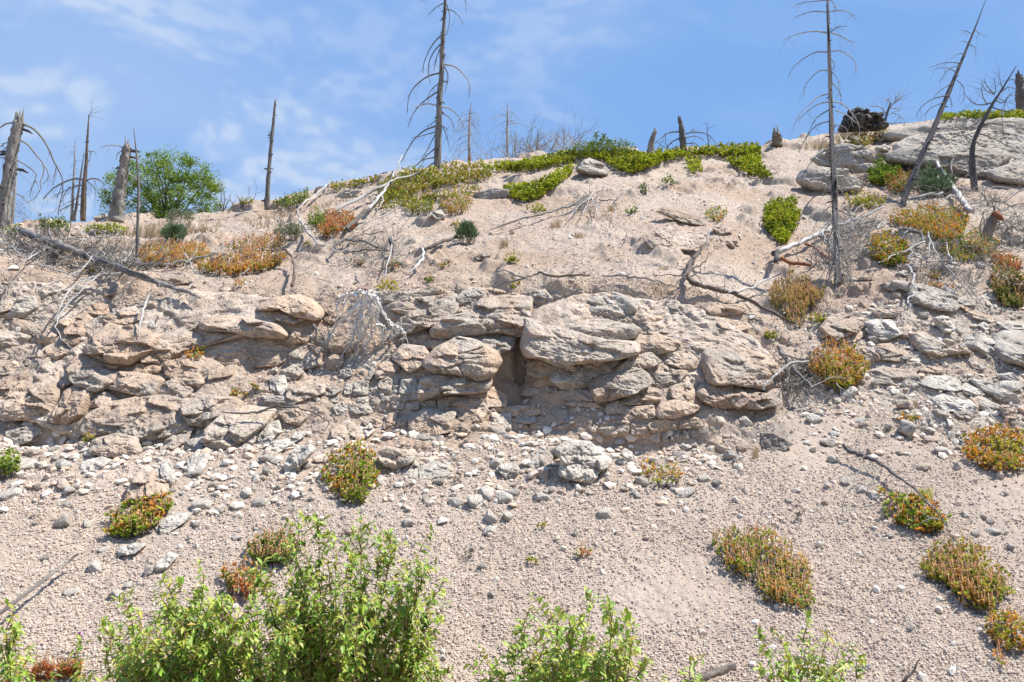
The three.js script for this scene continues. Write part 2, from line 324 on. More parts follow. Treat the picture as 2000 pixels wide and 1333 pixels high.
  const X = [-400, -60, -12, 12, 60, 400], Z = [-2.6, 4, 60, 400];
  for (const z of Z) for (const x of X) fg.v(x, -0.06, z, c, x, z);
  for (let j = 0; j < Z.length - 1; j++) for (let i = 0; i < X.length - 1; i++) { const a = j * X.length + i; fg.tri(a, a + X.length, a + 1); fg.tri(a + 1, a + X.length, a + X.length + 1); }
  tag(mesh('ground', fg.geo(), M.gravel, scene, true), 'level gravel verge at the foot of the bank', null, null, 'structure');
}
// where the slope is seen at a pixel: {p, n, d}
function at(u, v) {
  const ci = Math.round(u / 2 - 0.5), cj = Math.round(v / 2 - 0.5); let best = -1, bd = 1e9;
  for (let R = 2; R < 80 && best < 0; R = R * 2) {
    let near = 1e9; const list = [];
    for (let j = -R; j <= R; j++) for (let i = -R; i <= R; i++) { const x = ci + i, y = cj + j; if (x < 0 || y < 0 || x >= buf.w || y >= buf.h) continue; const k = buf.i[y * buf.w + x]; if (k < 0) continue; near = Math.min(near, buf.d[y * buf.w + x]); list.push([i * i + j * j, k, buf.d[y * buf.w + x]]); }
    for (const [q, k, d] of list) if (d < near + 0.5 + R * 0.12 && q < bd) { bd = q; best = k; }
  }
  if (best < 0) return { p: place(u, v, 15), n: V(0, 1, 0), d: 15 };
  const n = V(terrainNor[best * 3], terrainNor[best * 3 + 1], terrainNor[best * 3 + 2]), p0 = V(terrainPos[best * 3], terrainPos[best * 3 + 1], terrainPos[best * 3 + 2]), d = seen(p0)[2];
  return { p: place(u, v, d), n, d };
}
const soft = (u, v, r = 10) => { let d = 0; const q = [[0, 0], [r, 0], [-r, 0], [0, r], [0, -r]]; for (const [a, b] of q) d += at(u + a, v + b).d; return d / q.length; };

// ------------------------------------------------------------------ rocks
const LIGHT_TONES = { sand: [SANDW, SAND, GREY], tan: [TAN, GREY, RUST], rust: [[0.475, 0.35, 0.255], TAN, RUST], grey: [[0.41, 0.366, 0.315], [0.47, 0.423, 0.366], GREY], pale: [[0.50, 0.45, 0.39], [0.56, 0.515, 0.455], [0.45, 0.39, 0.325]], dark: [[0.31, 0.262, 0.22], [0.36, 0.305, 0.255], GREY] };
function rockColour(tone, x, y, z) {
  const [a, b, c] = LIGHT_TONES[tone], t = 0.5 + 0.9 * fbm(x * 2.3, y * 3.1, z * 2.3 + 4, 3), r = 0.5 + 0.9 * fbm(x * 1.3 + 11, y * 2.2, z * 1.3, 3), f = 0.94 + 0.10 * noise3(x * 30, y * 30, z * 30) + 0.06 * noise3(x * 9, y * 14, z * 9);
  let q = mix3(a, b, sstep(0.3, 0.75, t)); q = mix3(q, c, 0.65 * sstep(0.55, 0.85, r)); return [q[0] * f, q[1] * f, q[2] * f];
}
const softmin = (a, b, k) => { const h = clamp(0.5 + (0.5 * (b - a)) / k, 0, 1); return mix(b, a, h) - k * h * (1 - h); };
// A block of the bank: its face follows the outline, bulges out over an undercut foot, leans back with the slope and runs into the hill behind.
let rockSeed = 100;
const within = (p, x, y) => { let q = false; for (let i = 0, j = p.length - 1; i < p.length; j = i++) { const [a, b] = p[i], [e, f] = p[j]; if (b > y !== f > y && x < ((e - a) * (y - b)) / (f - b) + a) q = !q; } return q; };
function outlineRock(pts, o = {}) {
  const r = rngOf(++rockSeed * 7919), { tone = 'tan', bulge = 0.5, lean = 0.55, out = 0.12, round = 0.5, layers = 0, rough = 1, blocky = 1.15 } = o;
  let x0 = 1e9, x1 = -1e9, y0 = 1e9, y1 = -1e9; for (const [x, y] of pts) { x0 = Math.min(x0, x); x1 = Math.max(x1, x); y0 = Math.min(y0, y); y1 = Math.max(y1, y); }
  let A = 0, cu = 0, cv = 0; for (let i = 0; i < pts.length; i++) { const [a, b] = pts[i], [c, d] = pts[(i + 1) % pts.length], w = a * d - c * b; A += w; cu += (a + c) * w; cv += (b + d) * w; }
  cu /= 3 * A; cv /= 3 * A;
  // the lie of the ground under the outline: depth = d0 + gx * across + gy * up
  let depth = o.depth ?? soft(cu, cv, 6), gx = 0, gy = lean, steep = false; const sc0 = depth / F;
  if (o.depth === undefined) {
    const smp = []; for (let i = 0; i < 9; i++) for (let j = 0; j < 9; j++) { const u = mix(x0, x1, (i + 0.5) / 9), v = mix(y0, y1, (j + 0.5) / 9); if (within(pts, u, v)) smp.push([(u - cu) * sc0, (cv - v) * sc0, at(u, v).d]); }
    if (smp.length > 3) {
      smp.sort((a, b2) => a[2] - b2[2]); const md = smp[smp.length >> 1][2], ok = smp.filter((s) => Math.abs(s[2] - md) < 2.5);
      let sx = 0, sy = 0, sd = 0, xx = 1e-6, yy = 1e-6, xy = 0, xd = 0, yd = 0; for (const [a, b2, d] of ok) { sx += a; sy += b2; sd += d; } const m = ok.length; sx /= m; sy /= m; sd /= m;
      for (const [a, b2, d] of ok) { xx += (a - sx) ** 2; yy += (b2 - sy) ** 2; xy += (a - sx) * (b2 - sy); xd += (a - sx) * (d - sd); yd += (b2 - sy) * (d - sd); }
      const det = xx * yy - xy * xy + 1e-9; gx = clamp((xd * yy - yd * xy) / det, -0.5, 0.5); const g0 = (yd * xx - xd * xy) / det; gy = clamp(g0, 0.25, 1.7) * 0.8 + lean * 0.2; steep = g0 > 2; if (steep) gy = o.stand ?? 0.6;
      const res = ok.map(([a, b2, d]) => d - gx * a - gy * b2).sort((p, q) => p - q); depth = res[Math.floor(res.length * (steep ? 0.08 : 0.3))];
    }
  }
  const sc = depth / F;
  const grow = o.grow ?? 1.09, P = pts.map(([x, y]) => [(x - cu) * sc * grow, (cv - y) * sc * grow]);
  const hw = ((x1 - x0) / 2) * sc, hh = ((y1 - y0) / 2) * sc, S = Math.sqrt(hw * hh), D = S * bulge;
  depth -= out * S; const c = place(cu, cv, depth);
  const N = Math.round(clamp((x1 - x0 + y1 - y0) * 0.6, 40, 240)), K = Math.round(clamp((y1 - y0) * 0.36, 10, 46));
  const rad = []; for (let k = 0; k < N; k++) {
    const a = (k / N) * Math.PI * 2, dx = Math.cos(a), dy = Math.sin(a); let best = 0;
    for (let i = 0; i < P.length; i++) { const [ax, ay] = P[i], [bx, by] = P[(i + 1) % P.length], ex = bx - ax, ey = by - ay, den = dx * ey - dy * ex; if (Math.abs(den) < 1e-12) continue; const t = (ax * ey - ay * ex) / den, s = (ax * dy - ay * dx) / den; if (t > 0 && s >= -1e-6 && s <= 1 + 1e-6) best = Math.max(best, t); }
    rad.push(best || S * 0.5);
  }
  const sm = Math.round(N * 0.012 * (0.1 + round)); const R = rad.map((_, k) => { let s = 0; for (let j = -sm; j <= sm; j++) s += rad[(k + j + N) % N]; return s / (2 * sm + 1); });
  // facets: a sloping top, a front or two, an undercut foot and the sides
  const foot = steep ? 0.5 : 1; const pl = [[(r() - 0.5) * 0.5, 0.1 + (r() - 0.5) * 0.4, 1], [(r() - 0.5) * 0.5, -(0.3 + 0.5 * r()), 1.05 + 0.15 * r()], [(r() - 0.5) * 0.5, (0.8 + 0.8 * r()) * foot, 1.4 + 0.35 * r()], [-(0.25 + 0.6 * r()), (r() - 0.5) * 0.6, 1.2 + 0.25 * r()], [0.25 + 0.6 * r(), (r() - 0.5) * 0.6, 1.2 + 0.25 * r()]];
  if (r() < 0.7) { const a = r() * 6.28; pl.push([Math.cos(a) * 0.7, Math.sin(a) * 0.7, 1.05 + 0.1 * r()]); }
  const nCell = o.cells ?? Math.round(clamp(((x1 - x0) * (y1 - y0)) / 1500 + 3, 3, 44)), cells = []; for (let i = 0; i < nCell; i++) cells.push([(r() * 2 - 1) * hw, (r() * 2 - 1) * hh, (r() - 0.5) * 1.1, (r() - 0.5) * 1.1 - 0.1, (r() - 0.5) * 0.16 * D]);
  const cellSize = Math.sqrt((4 * hw * hh) / nCell);
  const own = 0.90 + 0.18 * r(), right = V(1, 0, 0), up = V(0, CP, SP), toward = V(0, -SP, CP), ox = r() * 50, oy = r() * 50;
  const front = (x, y, rho) => {
    const X = x / hw, Y = y / hh; let z = 9; for (const [a, b, d] of pl) z = softmin(z, d + a * X + b * Y, 0.012 + 0.07 * round * round);
    return z;
  };
  const pos = [], col = [], uv = [], idx = [];
  const put = (x, y, z, edge) => {
    const wx = c.x + x, wy = c.y + y, n1 = fbm((wx + ox) * 2.6 / Math.max(0.25, S * 1.6), (wy + oy) * 4.2 / Math.max(0.25, S * 1.6), z * 3, 4), n2 = noise3(wx * 16, wy * 24, z * 16), n3 = noise3(wx * 48, wy * 60, z * 48), n4 = noise3(wx * 95, wy * 95, z * 95 + 3);
    let g = 0;                                      // bedding cracks
    const bed = (y + 0.08 * x + 0.05 * S * noise3(wx * 3, wy * 3, 2)) / Math.max(0.05, hh * 2);
    if (layers) { const q = (bed + 0.5) * layers, f = Math.abs(q - Math.round(q)); g = -0.10 * D * Math.exp(-f * f * 160) + 0.10 * D * (hash3(Math.round(q - 0.5 + 0.0), rockSeed, 4) - 0.5); }
    const crack = Math.abs(noise3((wx + ox) * 2.2, (wy + oy) * 5.5, 1.5)); g -= 0.09 * Math.min(D, 0.25) * Math.exp(-crack * crack * 900);
    if (blocky) {                                    // broken faces: each tilts its own way, with a crack between
      const wxn = x + 0.10 * cellSize * noise3(wx * 7, wy * 9, 4), wyn = y + 0.12 * x + 0.10 * cellSize * noise3(wx * 7, wy * 9, 14); let d1 = 1e9, d2 = 1e9, s1 = 0, s2 = 0;
      for (const [a, b, tx, ty, of] of cells) { const dd = Math.sqrt(((wxn - a) * 0.62) ** 2 + ((wyn - b) * 1.6) ** 2) / cellSize, s = of + clamp(tx * (x - a) + ty * (y - b), -0.30 * D, 0.30 * D); if (dd < d1) { d2 = d1; s2 = s1; d1 = dd; s1 = s; } else if (dd < d2) { d2 = dd; s2 = s; } }
      const bl = sstep(0, 0.07, d2 - d1); g += blocky * (mix((s1 + s2) / 2, s1, bl) - 0.10 * D * Math.exp(-(((d2 - d1) / 0.05) ** 2)));
    }
    const k = rough * edge;
    z += k * (0.15 * D * n1 + 0.015 * n2 + 0.014 * n3 + 0.006 * n4) + g * edge - gy * y - gx * x;
    const near = (depth - z) / depth, px_ = (x + 0.02 * S * n1) * near, py_ = (y + 0.02 * S * n2) * near;
    const q = right.clone().multiplyScalar(px_).addScaledVector(up, py_).addScaledVector(toward, z);
    pos.push(q.x, q.y, q.z); uv.push(wx + 0.4 * z, wy - 0.5 * z);
    const t = rockColour(tone, c.x + q.x, c.y + q.y, c.z + q.z), st = own * (1 - 0.16 * sstep(0.1, 0.5, noise3((wx + ox) * 9, (wy + oy) * 2.2, 5))); col.push(t[0] * st, t[1] * st, t[2] * st);
  };
  put(0, 0, D * front(0, 0), 1);
  for (let i = 1; i <= K; i++) for (let k = 0; k < N; k++) {
    const rho = 1 - Math.pow(1 - i / K, 1.35), a = (k / N) * Math.PI * 2, x = Math.cos(a) * R[k] * rho, y = Math.sin(a) * R[k] * rho, fall = Math.pow(1 - Math.pow(rho, 34 - 24 * round), 0.5);
    put(x, y, D * front(x, y) * fall, 0.35 + 0.65 * fall);
  }
  const back = [[0.99, -0.35], [0.9, -0.9], [0.6, -1.2]];
  for (const [s, z] of back) for (let k = 0; k < N; k++) { const a = (k / N) * Math.PI * 2; put(Math.cos(a) * R[k] * s, Math.sin(a) * R[k] * s, z * Math.max(D, 0.5 * S), 0.3); }
  const rings = K + back.length;
  for (let k = 0; k < N; k++) idx.push(0, 1 + k, 1 + ((k + 1) % N));
  for (let i = 0; i < rings - 1; i++) for (let k = 0; k < N; k++) { const a = 1 + i * N + k, b = 1 + i * N + ((k + 1) % N), d = a + N, e = b + N; idx.push(a, d, b, b, d, e); }
  const g = new THREE.BufferGeometry();
  g.setAttribute('position', new THREE.Float32BufferAttribute(pos, 3)); g.setAttribute('uv', new THREE.Float32BufferAttribute(uv, 2)); g.setAttribute('color', new THREE.Float32BufferAttribute(col, 3)); g.setIndex(idx); g.computeVertexNormals();
  return { g, c };
}
// A loose angular stone of half-size 1, cut by planes with worn edges
function looseGeo(seed, detail, o = {}) {
  const r = rngOf(seed), { tone = 'pale', planes = 11, k = 0.05 } = o, base = new THREE.IcosahedronGeometry(1, detail), p = base.attributes.position;
  const n = []; for (let i = 0; i < planes; i++) { const y = (i + 0.5) / planes * 2 - 1, a = i * 2.4 + r() * 1.6, s = Math.sqrt(1 - y * y); n.push([Math.cos(a) * s, y, Math.sin(a) * s, 0.55 + 0.45 * r()]); }
  const g = new THREE.BufferGeometry(), pos = [], col = [], uv = [], key = new Map(), idx = [];
  for (let i = 0; i < p.count; i++) {
    const x = p.getX(i), y = p.getY(i), z = p.getZ(i), id = x.toFixed(4) + y.toFixed(4) + z.toFixed(4); let v = key.get(id);
    if (v === undefined) {
      let d = 1.25; for (const [a, b, c, h] of n) { const t = a * x + b * y + c * z; if (t > 0.05) d = softmin(d, h / t, k); }
      d *= 1 + 0.10 * fbm(x * 4 + seed, y * 4, z * 4, 3) * 0.7; v = pos.length / 3; key.set(id, v);
      pos.push(x * d, y * d, z * d); uv.push((x + 0.5 * z) * d * 0.12, (y + 0.4 * z) * d * 0.12);
      const c = rockColour(tone, x * 0.4 + seed, y * 0.4, z * 0.4); col.push(c[0], c[1], c[2]);
    }
    idx.push(v);
  }
  g.setAttribute('position', new THREE.Float32BufferAttribute(pos, 3)); g.setAttribute('uv', new THREE.Float32BufferAttribute(uv, 2)); g.setAttribute('color', new THREE.Float32BufferAttribute(col, 3)); g.setIndex(idx); g.computeVertexNormals(); return g;
}

// --- the bedrock ledges: each outcrop is a thing, each block one of its rocks
function outcrop(label, blocks, centre) {
  const t = thing('rock_outcrop', label, 'rock outcrop', 'granite ledges in the bank', place(centre[0], centre[1], at(...centre).d));
  for (const [text, o] of blocks) { const { g, c } = outlineRock(px(text), o); const m = mesh('rock', g, M.rock, t); m.position.copy(c).sub(t.position); }
  return t;
}
const MASS = { tone: 'tan', bulge: 0.10, out: -0.13, lean: 0.5, round: 0.2, rough: 1.3, grow: 1, blocky: 1.3 };
const F1 = { tone: 'tan' }, FR = { tone: 'rust' }, FG = { tone: 'grey' }, FP = { tone: 'pale' }, RO = { tone: 'tan', round: 0.5, bulge: 0.55, blocky: 1 }, FL = { tone: 'tan', bulge: 0.16, lean: 0.5, out: 0.02, layers: 4 }, BL = { tone: 'tan', round: 0.3, bulge: 0.45 }, CH = { tone: 'grey', round: 0.2, bulge: 0.4, out: 0.14, grow: 1.04 };
outcrop('left granite ledge of stacked tan blocks below the fallen grey log', [
  ['R6 60,830 80,600 330,330 560,240 900,150 1140,150 1500,200 1520,300 1400,390 1150,420 1000,560 1080,760 1060,900 880,960 560,950 350,880', { ...MASS, tone: 'sand', out: -0.10, blocky: 0.7 }], ['R6 -20,80 200,90 480,110 560,220 340,330 300,520 -20,560', { ...MASS, tone: 'sand', out: -0.08, blocky: 0.8 }],
  ['R6 1150,410 1400,405 1660,430 1680,480 1560,560 1350,580 1200,565 1130,500', FL],
  ['R6 505,840 600,790 720,760 860,750 1010,770 1075,830 1080,900 1020,940 880,975 780,960 650,930 560,960 500,910', { ...RO, bulge: 0.35, lean: 0.35 }],
  ['R6 490,480 560,330 640,350 700,340 790,380 890,390 880,470 790,550 700,545 600,515', { ...FR, bulge: 0.75, round: 0.2, out: 0.3 }],
  ['R6 900,400 980,360 1110,395 1130,450 1040,480 990,545 870,540 840,510 885,470', BL],
  ['R6 940,320 1000,280 1090,290 1155,300 1140,350 1070,385 960,360', F1],
  ['R6 875,170 960,130 1080,150 1140,170 1130,230 1050,250 930,265 880,260', F1],
  ['R6 1140,175 1260,190 1400,210 1500,230 1480,270 1300,265 1180,240', { ...F1, bulge: 0.35 }],
  ['R6 1150,300 1250,280 1420,300 1560,330 1640,390 1600,410 1420,400 1300,372 1190,368 1150,345', { ...F1, bulge: 0.7, out: 0.35, round: 0.7 }],
  ['R6 375,570 420,550 540,570 640,610 690,640 640,680 600,705 540,700 470,680 410,640', { ...F1, bulge: 0.6, out: 0.25 }],
  ['R6 400,520 440,495 560,520 690,550 670,595 560,590 470,560 395,550', F1],
  ['R6 540,640 640,600 780,610 910,640 900,740 810,725 700,700 620,690', { ...F1, bulge: 0.6, out: 0.25 }],
  ['R6 890,690 960,640 1090,700 1060,760 990,750 900,735', { ...BL, out: 0.25 }],
  ['R6 700,570 800,545 930,580 900,610 780,600', FR], ['R6 930,540 1040,530 1130,590 1120,620 980,630 930,590', F1], ['R6 980,620 1100,610 1160,660 1100,710 1010,670', F1],
  ['R6 330,720 400,670 510,720 515,830 440,880 350,870 325,790', { ...FR, bulge: 0.8, round: 0.3, out: 0.25 }],
  ['R6 470,710 560,700 690,760 660,790 520,800 490,760', { ...F1, out: 0.2 }], ['R6 320,620 380,640 420,660 350,720 300,700', F1],
  ['R6 60,790 110,640 240,620 320,720 330,850 220,860 110,860 60,830', { ...F1, bulge: 0.75, round: 0.25, out: 0.25 }],
  ['R6 0,640 100,600 110,640 60,780 0,770', F1],
  ['R6 1050,770 1130,740 1290,750 1370,790 1270,840 1210,900 1110,890 1065,830', { ...F1, bulge: 0.7, round: 0.35, out: 0.25 }],
  ['R6 1200,920 1260,830 1330,810 1507,830 1490,900 1400,980 1290,1030 1210,1000', { ...F1, bulge: 0.7, round: 0.3, out: 0.3 }],
  ['R6 540,980 640,955 740,980 790,1060 700,1080 590,1060 530,1030', { ...RO, layers: 5, out: 0.2 }],
  ['R6 930,1000 980,930 1070,920 1060,990 970,1060 930,1050', F1], ['R6 1040,1000 1130,950 1180,1000 1150,1040 1060,1030', FG],
  ['R6 350,330 430,320 475,370 470,440 430,450 370,420', { ...FR, round: 0.8, bulge: 0.8 }], ['R6 470,240 540,210 620,220 600,290 520,300', FR], ['R6 220,110 300,80 345,120 340,190 260,185 215,150', F1], ['R6 340,260 450,250 520,300 490,350 400,340 340,310', F1],
  ['R6 520,110 620,90 680,110 670,160 600,185 500,180', F1], ['R6 630,240 720,250 700,300 640,290', FG], ['R6 740,290 830,270 900,340 880,365 790,350', FP], ['R6 720,215 790,200 860,220 840,262 760,270', F1],
  ['R6 0,560 60,540 110,580 90,620 10,610', F1], ['R6 140,520 230,490 290,530 230,590 160,570', F1], ['R6 -20,90 60,100 90,140 60,185 -20,170', F1], ['R6 90,180 160,170 200,230 150,290 80,300', FG], ['R6 -10,190 60,180 70,250 0,280', F1],
  ['R6 560,280 720,255 860,285 760,335 640,340', FR], ['R6 1190,590 1300,575 1310,620 1200,640', F1], ['R6 -20,380 60,370 150,400 120,450 20,450', F1], ['R6 180,380 250,360 320,390 300,440 200,430', F1], ['R6 250,460 330,450 380,490 340,530 260,520', F1],
  ['R7 65,250 130,180 270,160 370,200 440,260 440,310 300,290 200,240 110,260', { ...RO, tone: 'rust', bulge: 0.7, out: 0.5 }],
  ['R7 150,270 220,240 330,260 350,300 290,330 200,310', FR], ['R7 230,420 270,370 360,390 350,430 280,440', { ...FR, out: 0.3 }], ['R7 440,240 480,220 560,220 560,280 500,330 450,300', FR],
  ['R7 125,640 200,620 240,690 235,730 150,690', { ...BL, tone: 'pale' }], ['R7 240,690 340,650 430,680 440,720 310,765 250,740', { ...BL, tone: 'tan', out: 0.3 }], ['R7 190,600 260,560 330,600 290,640 200,630', BL], ['R7 85,735 220,740 285,770 270,787 120,770', FG], ['R7 120,600 170,570 185,600 140,620', FP],
  ['R7 250,500 330,440 420,470 430,560 340,590 260,550', F1],
  ['R7 0,840 90,830 110,860 60,920 0,950', F1], ['R7 185,830 290,810 345,850 310,900 230,880', BL], ['R7 0,960 40,905 55,990 20,1050 -20,1050', CH], ['R7 75,950 100,900 160,880 190,930 150,1000 110,1040 80,1030', CH], ['R7 60,930 80,910 82,1000 62,1020', CH],
], [250, 720]);
outcrop('middle granite ledge of rounded tan boulders and dark crack beside the hanging white roots', [
  ['R7 760,230 860,160 1100,110 1400,120 1600,170 1600,380 1450,490 1300,510 1050,480 860,400', { ...MASS, out: -0.07 }],
  ['R7 520,540 640,500 740,540 735,640 560,640', { ...MASS, tone: 'grey', out: -0.2 }], ['R7 560,650 760,640 1000,650 1000,860 560,860', { ...MASS, tone: 'grey', out: -0.25 }],
  ['R7 780,190 880,150 1090,110 1100,150 920,200 800,215', F1], ['R7 790,225 900,190 1060,170 1180,160 1180,230 1060,270 930,285 800,240', F1], ['R7 855,300 930,260 1060,240 1180,200 1190,260 1100,330 980,370 880,390 850,340', { ...F1, bulge: 0.6, out: 0.2 }],
  ['R7 1185,190 1230,140 1340,120 1370,160 1290,200 1190,230', { ...BL, tone: 'grey' }],
  ['R7 1065,350 1140,290 1270,260 1330,190 1450,170 1600,180 1600,300 1540,400 1440,375 1260,395 1150,410 1080,400', { ...RO, bulge: 0.6, out: 0.3, layers: 2 }],
  ['R7 1250,400 1400,378 1520,400 1505,470 1440,490 1340,480 1270,450', { ...F1, tone: 'grey', bulge: 0.6, out: 0.25 }],
  ['R7 990,440 1060,400 1150,420 1130,460 1020,470', F1],
  ['R7 820,520 880,450 1000,460 1060,540 1080,600 1010,620 920,590 870,550', { ...RO, out: 0.25, bulge: 0.55 }],
  ['R7 1020,540 1080,470 1200,410 1300,430 1410,490 1435,540 1390,620 1320,640 1200,610 1080,600 1030,570', { ...RO, bulge: 0.95, out: 0.5, round: 0.8 }],
  ['R7 990,700 1000,640 1080,615 1280,630 1380,650 1360,710 1280,720 1100,720 1050,750 990,755', { ...BL, bulge: 0.7, out: 0.25 }],
  ['R7 735,600 770,545 860,550 870,580 830,630 750,635', { ...BL, bulge: 0.7, round: 0.5 }], ['R7 460,530 480,500 550,505 555,560 520,595 465,580', { ...BL, bulge: 0.7, tone: 'rust' }], ['R7 470,450 550,420 640,440 600,490 480,500', FR],
  ['R7 750,650 800,635 825,650 825,720 770,735 750,700', { ...BL, bulge: 0.6 }], ['R7 880,650 960,640 990,700 980,750 920,755 870,720', { ...BL, tone: 'grey' }],
  ['R7 1090,760 1160,740 1320,760 1340,800 1200,850 1100,820', { ...F1, bulge: 0.3 }], ['R7 920,870 1010,810 1180,830 1160,930 1060,950 940,930', { ...RO, bulge: 0.4 }],
  ['R7 1190,860 1260,820 1340,780 1370,800 1340,880 1280,880', F1], ['R7 1170,900 1270,880 1270,930 1200,960 1160,950', BL], ['R7 950,960 1080,945 1120,970 1090,1000 980,990', FG], ['R7 1350,720 1400,690 1480,740 1470,790 1370,790', { ...F1, layers: 3 }],
  ['R7 490,790 540,770 575,800 570,840 520,840', CH], ['R7 580,790 640,780 690,800 680,830 600,840', CH], ['R7 480,750 525,740 520,770 470,775', CH], ['R7 770,740 815,740 815,765 770,765', CH], ['R7 700,690 745,690 745,735 700,735', CH], ['R7 610,660 690,650 690,730 610,730', CH], ['R7 830,640 860,640 860,730 830,730', CH], ['R7 905,780 980,770 985,810 910,815', CH], ['R7 705,770 745,770 745,790 705,790', CH], ['R7 820,770 900,770 890,810 830,810', CH], ['R7 660,800 720,790 720,830 670,840', CH], ['R7 595,510 640,500 660,540 610,550', CH], ['R7 560,670 600,660 600,720 560,730', CH], ['R7 630,745 690,740 690,775 635,775', CH], ['R7 450,690 500,680 545,700 500,735 450,730', CH], ['R7 525,590 590,580 610,615 560,640', CH], ['R7 870,735 910,730 912,765 875,765', CH], ['R7 1000,765 1070,760 1075,800 1005,800', CH],
  ['R7 780,890 800,840 850,835 855,910 785,920', FR], ['R7 855,870 910,860 910,910 860,910', FR], ['R7 660,880 700,855 775,880 770,910 690,905', F1], ['R7 1390,850 1500,830 1500,930 1420,920', FG],
], [820, 720]);
outcrop('right granite ledge of big rounded tan blocks overhanging a dark shaded foot', [
  ['R8 200,340 250,250 420,190 560,160 760,150 900,190 1100,200 1300,280 1500,400 1640,560 1640,690 1400,720 1200,700 1000,720 900,800 700,760 560,640 300,560', { ...MASS, tone: 'sand', out: 0.0, blocky: 0.9 }],
  ['R8 240,260 330,240 430,210 520,250 560,290 480,310 400,340 330,330 280,300', { ...RO, tone: 'grey', bulge: 0.5, out: 0.2 }], ['R8 470,240 560,180 700,150 830,200 800,270 700,290 560,290', { ...F1, tone: 'grey', bulge: 0.5 }],
  ['R8 195,460 230,300 330,345 480,385 640,425 790,425 795,490 700,520 540,540 380,560 290,520 210,510', { ...RO, bulge: 0.8, out: 0.4, round: 0.45, blocky: 0.6, grow: 1.12 }],
  ['R8 340,350 470,305 640,305 830,350 780,410 650,415 520,405 400,400', { ...RO, bulge: 0.55, out: 0.45, blocky: 0.6, grow: 1.12 }],
  ['R8 210,520 290,530 370,570 330,620 250,630 205,610', { ...BL, out: 0.3 }],
  ['R8 785,450 830,400 960,390 1080,440 1020,480 920,500 820,500', { ...RO, out: 0.25 }], ['R8 960,420 1100,400 1230,430 1190,490 1060,480', F1], ['R8 760,290 850,270 1000,280 1060,310 1000,340 860,330', F1], ['R8 950,220 1020,190 1110,210 1140,260 1080,290 980,280', FG], ['R8 840,380 980,340 1100,370 1090,420 960,395', F1],
  ['R8 1195,260 1230,210 1400,210 1460,250 1400,270 1230,285', F1], ['R8 1265,320 1330,300 1460,320 1490,350 1400,365 1280,355', F1], ['R8 1210,310 1250,300 1270,340 1240,345', F1], ['R8 1220,290 1260,270 1290,290 1250,300', F1],
  ['R8 330,640 390,570 560,555 740,535 690,575 570,620 560,680 480,695 400,690', { ...F1, bulge: 0.55, out: 0.2, tone: 'grey' }],
  ['R8 560,620 640,580 690,600 690,612 570,660', BL], ['R8 695,580 780,520 900,490 960,545 890,572 800,590 700,612', { ...BL, bulge: 0.6, out: 0.3 }],
  ['R8 570,660 640,620 840,585 885,620 895,670 800,710 680,750 590,765 570,720', { ...BL, bulge: 0.85, out: 0.45 }],
  ['R8 895,620 960,580 1090,590 1120,600 1050,660 930,690 895,650', { ...BL, out: 0.1 }], ['R8 960,520 1020,480 1130,490 1170,530 1150,580 1060,580 980,550', { ...F1, out: 0.2 }], ['R8 960,570 1000,555 1050,565 1050,585 990,592', { ...RO, out: 0.3 }],
  ['R8 1115,620 1150,600 1205,610 1200,670 1140,680', BL], ['R8 1010,690 1080,665 1180,680 1190,780 1110,780 1010,740', { ...F1, out: 0.2 }],
  ['R8 1200,560 1230,490 1320,480 1420,470 1560,510 1640,600 1640,680 1560,700 1470,680 1330,660 1210,660', { ...RO, bulge: 0.75, out: 0.36, round: 0.5, blocky: 0.5, grow: 1.12 }],
  ['R8 1160,720 1200,675 1330,670 1420,700 1450,760 1380,800 1260,800 1180,760', { ...RO, bulge: 0.9, out: 0.5 }], ['R8 1440,705 1560,725 1640,685 1620,770 1500,805 1410,800', { ...F1, bulge: 0.8, out: 0.45 }], ['R8 1220,450 1250,415 1340,430 1320,470 1230,480', F1],
  ['R8 780,720 860,690 940,690 950,735 870,735', BL], ['R8 725,770 780,730 880,735 970,750 900,780 760,785', { ...F1, out: 0.3 }], ['R8 645,810 680,760 720,760 790,810 770,835 650,835', { ...F1, out: 0.2 }], ['R8 785,800 920,790 920,850 860,865 800,840', { ...F1, out: 0.3 }], ['R8 925,830 960,780 1060,760 1190,800 1150,830 1020,860 930,850', { ...RO, out: 0.4, bulge: 0.6 }],
  ['R8 720,845 800,835 815,860 730,870', FR], ['R8 675,850 720,845 715,870 680,870', BL], ['R8 710,875 790,870 780,890 710,890', BL], ['R8 885,890 960,860 1040,880 1040,920 920,940 890,920', BL], ['R8 1060,880 1150,860 1210,870 1200,910 1060,920', { ...BL, bulge: 0.35 }], ['R8 600,920 780,890 780,960 640,960', { ...CH, tone: 'tan' }], ['R8 785,890 885,890 890,950 790,955', { ...CH, tone: 'tan' }],
  ['R8 900,950 940,945 950,1000 905,1000', CH], ['R8 960,940 1000,935 1000,995 965,1000', CH], ['R8 1010,930 1070,925 1060,985 1010,990', CH], ['R8 1080,925 1120,920 1115,975 1080,980', CH], ['R8 1130,925 1170,915 1170,960 1130,970', CH],
  ['R8 385,710 440,690 570,710 570,760 450,765 390,750', { ...BL, out: 0.1 }], ['R8 420,770 600,770 600,800 430,795', BL], ['R8 95,800 190,790 270,810 270,840 110,850', BL], ['R8 135,850 240,845 260,880 200,890 140,885', FG], ['R8 310,850 360,810 430,820 430,870 350,900 315,890', { ...F1, bulge: 0.6 }], ['R8 160,730 200,690 280,690 260,730 190,740', FG], ['R8 290,690 370,680 370,710 300,710', FG], ['R8 400,880 440,860 470,880 430,910', FG],
  ['R8 215,170 240,140 300,130 340,180 330,220 270,230 230,200', { ...F1, out: 0.3 }], ['R8 210,240 250,210 270,240 240,265', { ...F1, out: 0.3 }],
  ['R8 480,150 500,130 530,140 520,155 480,160', FG],
], [1200, 700]);
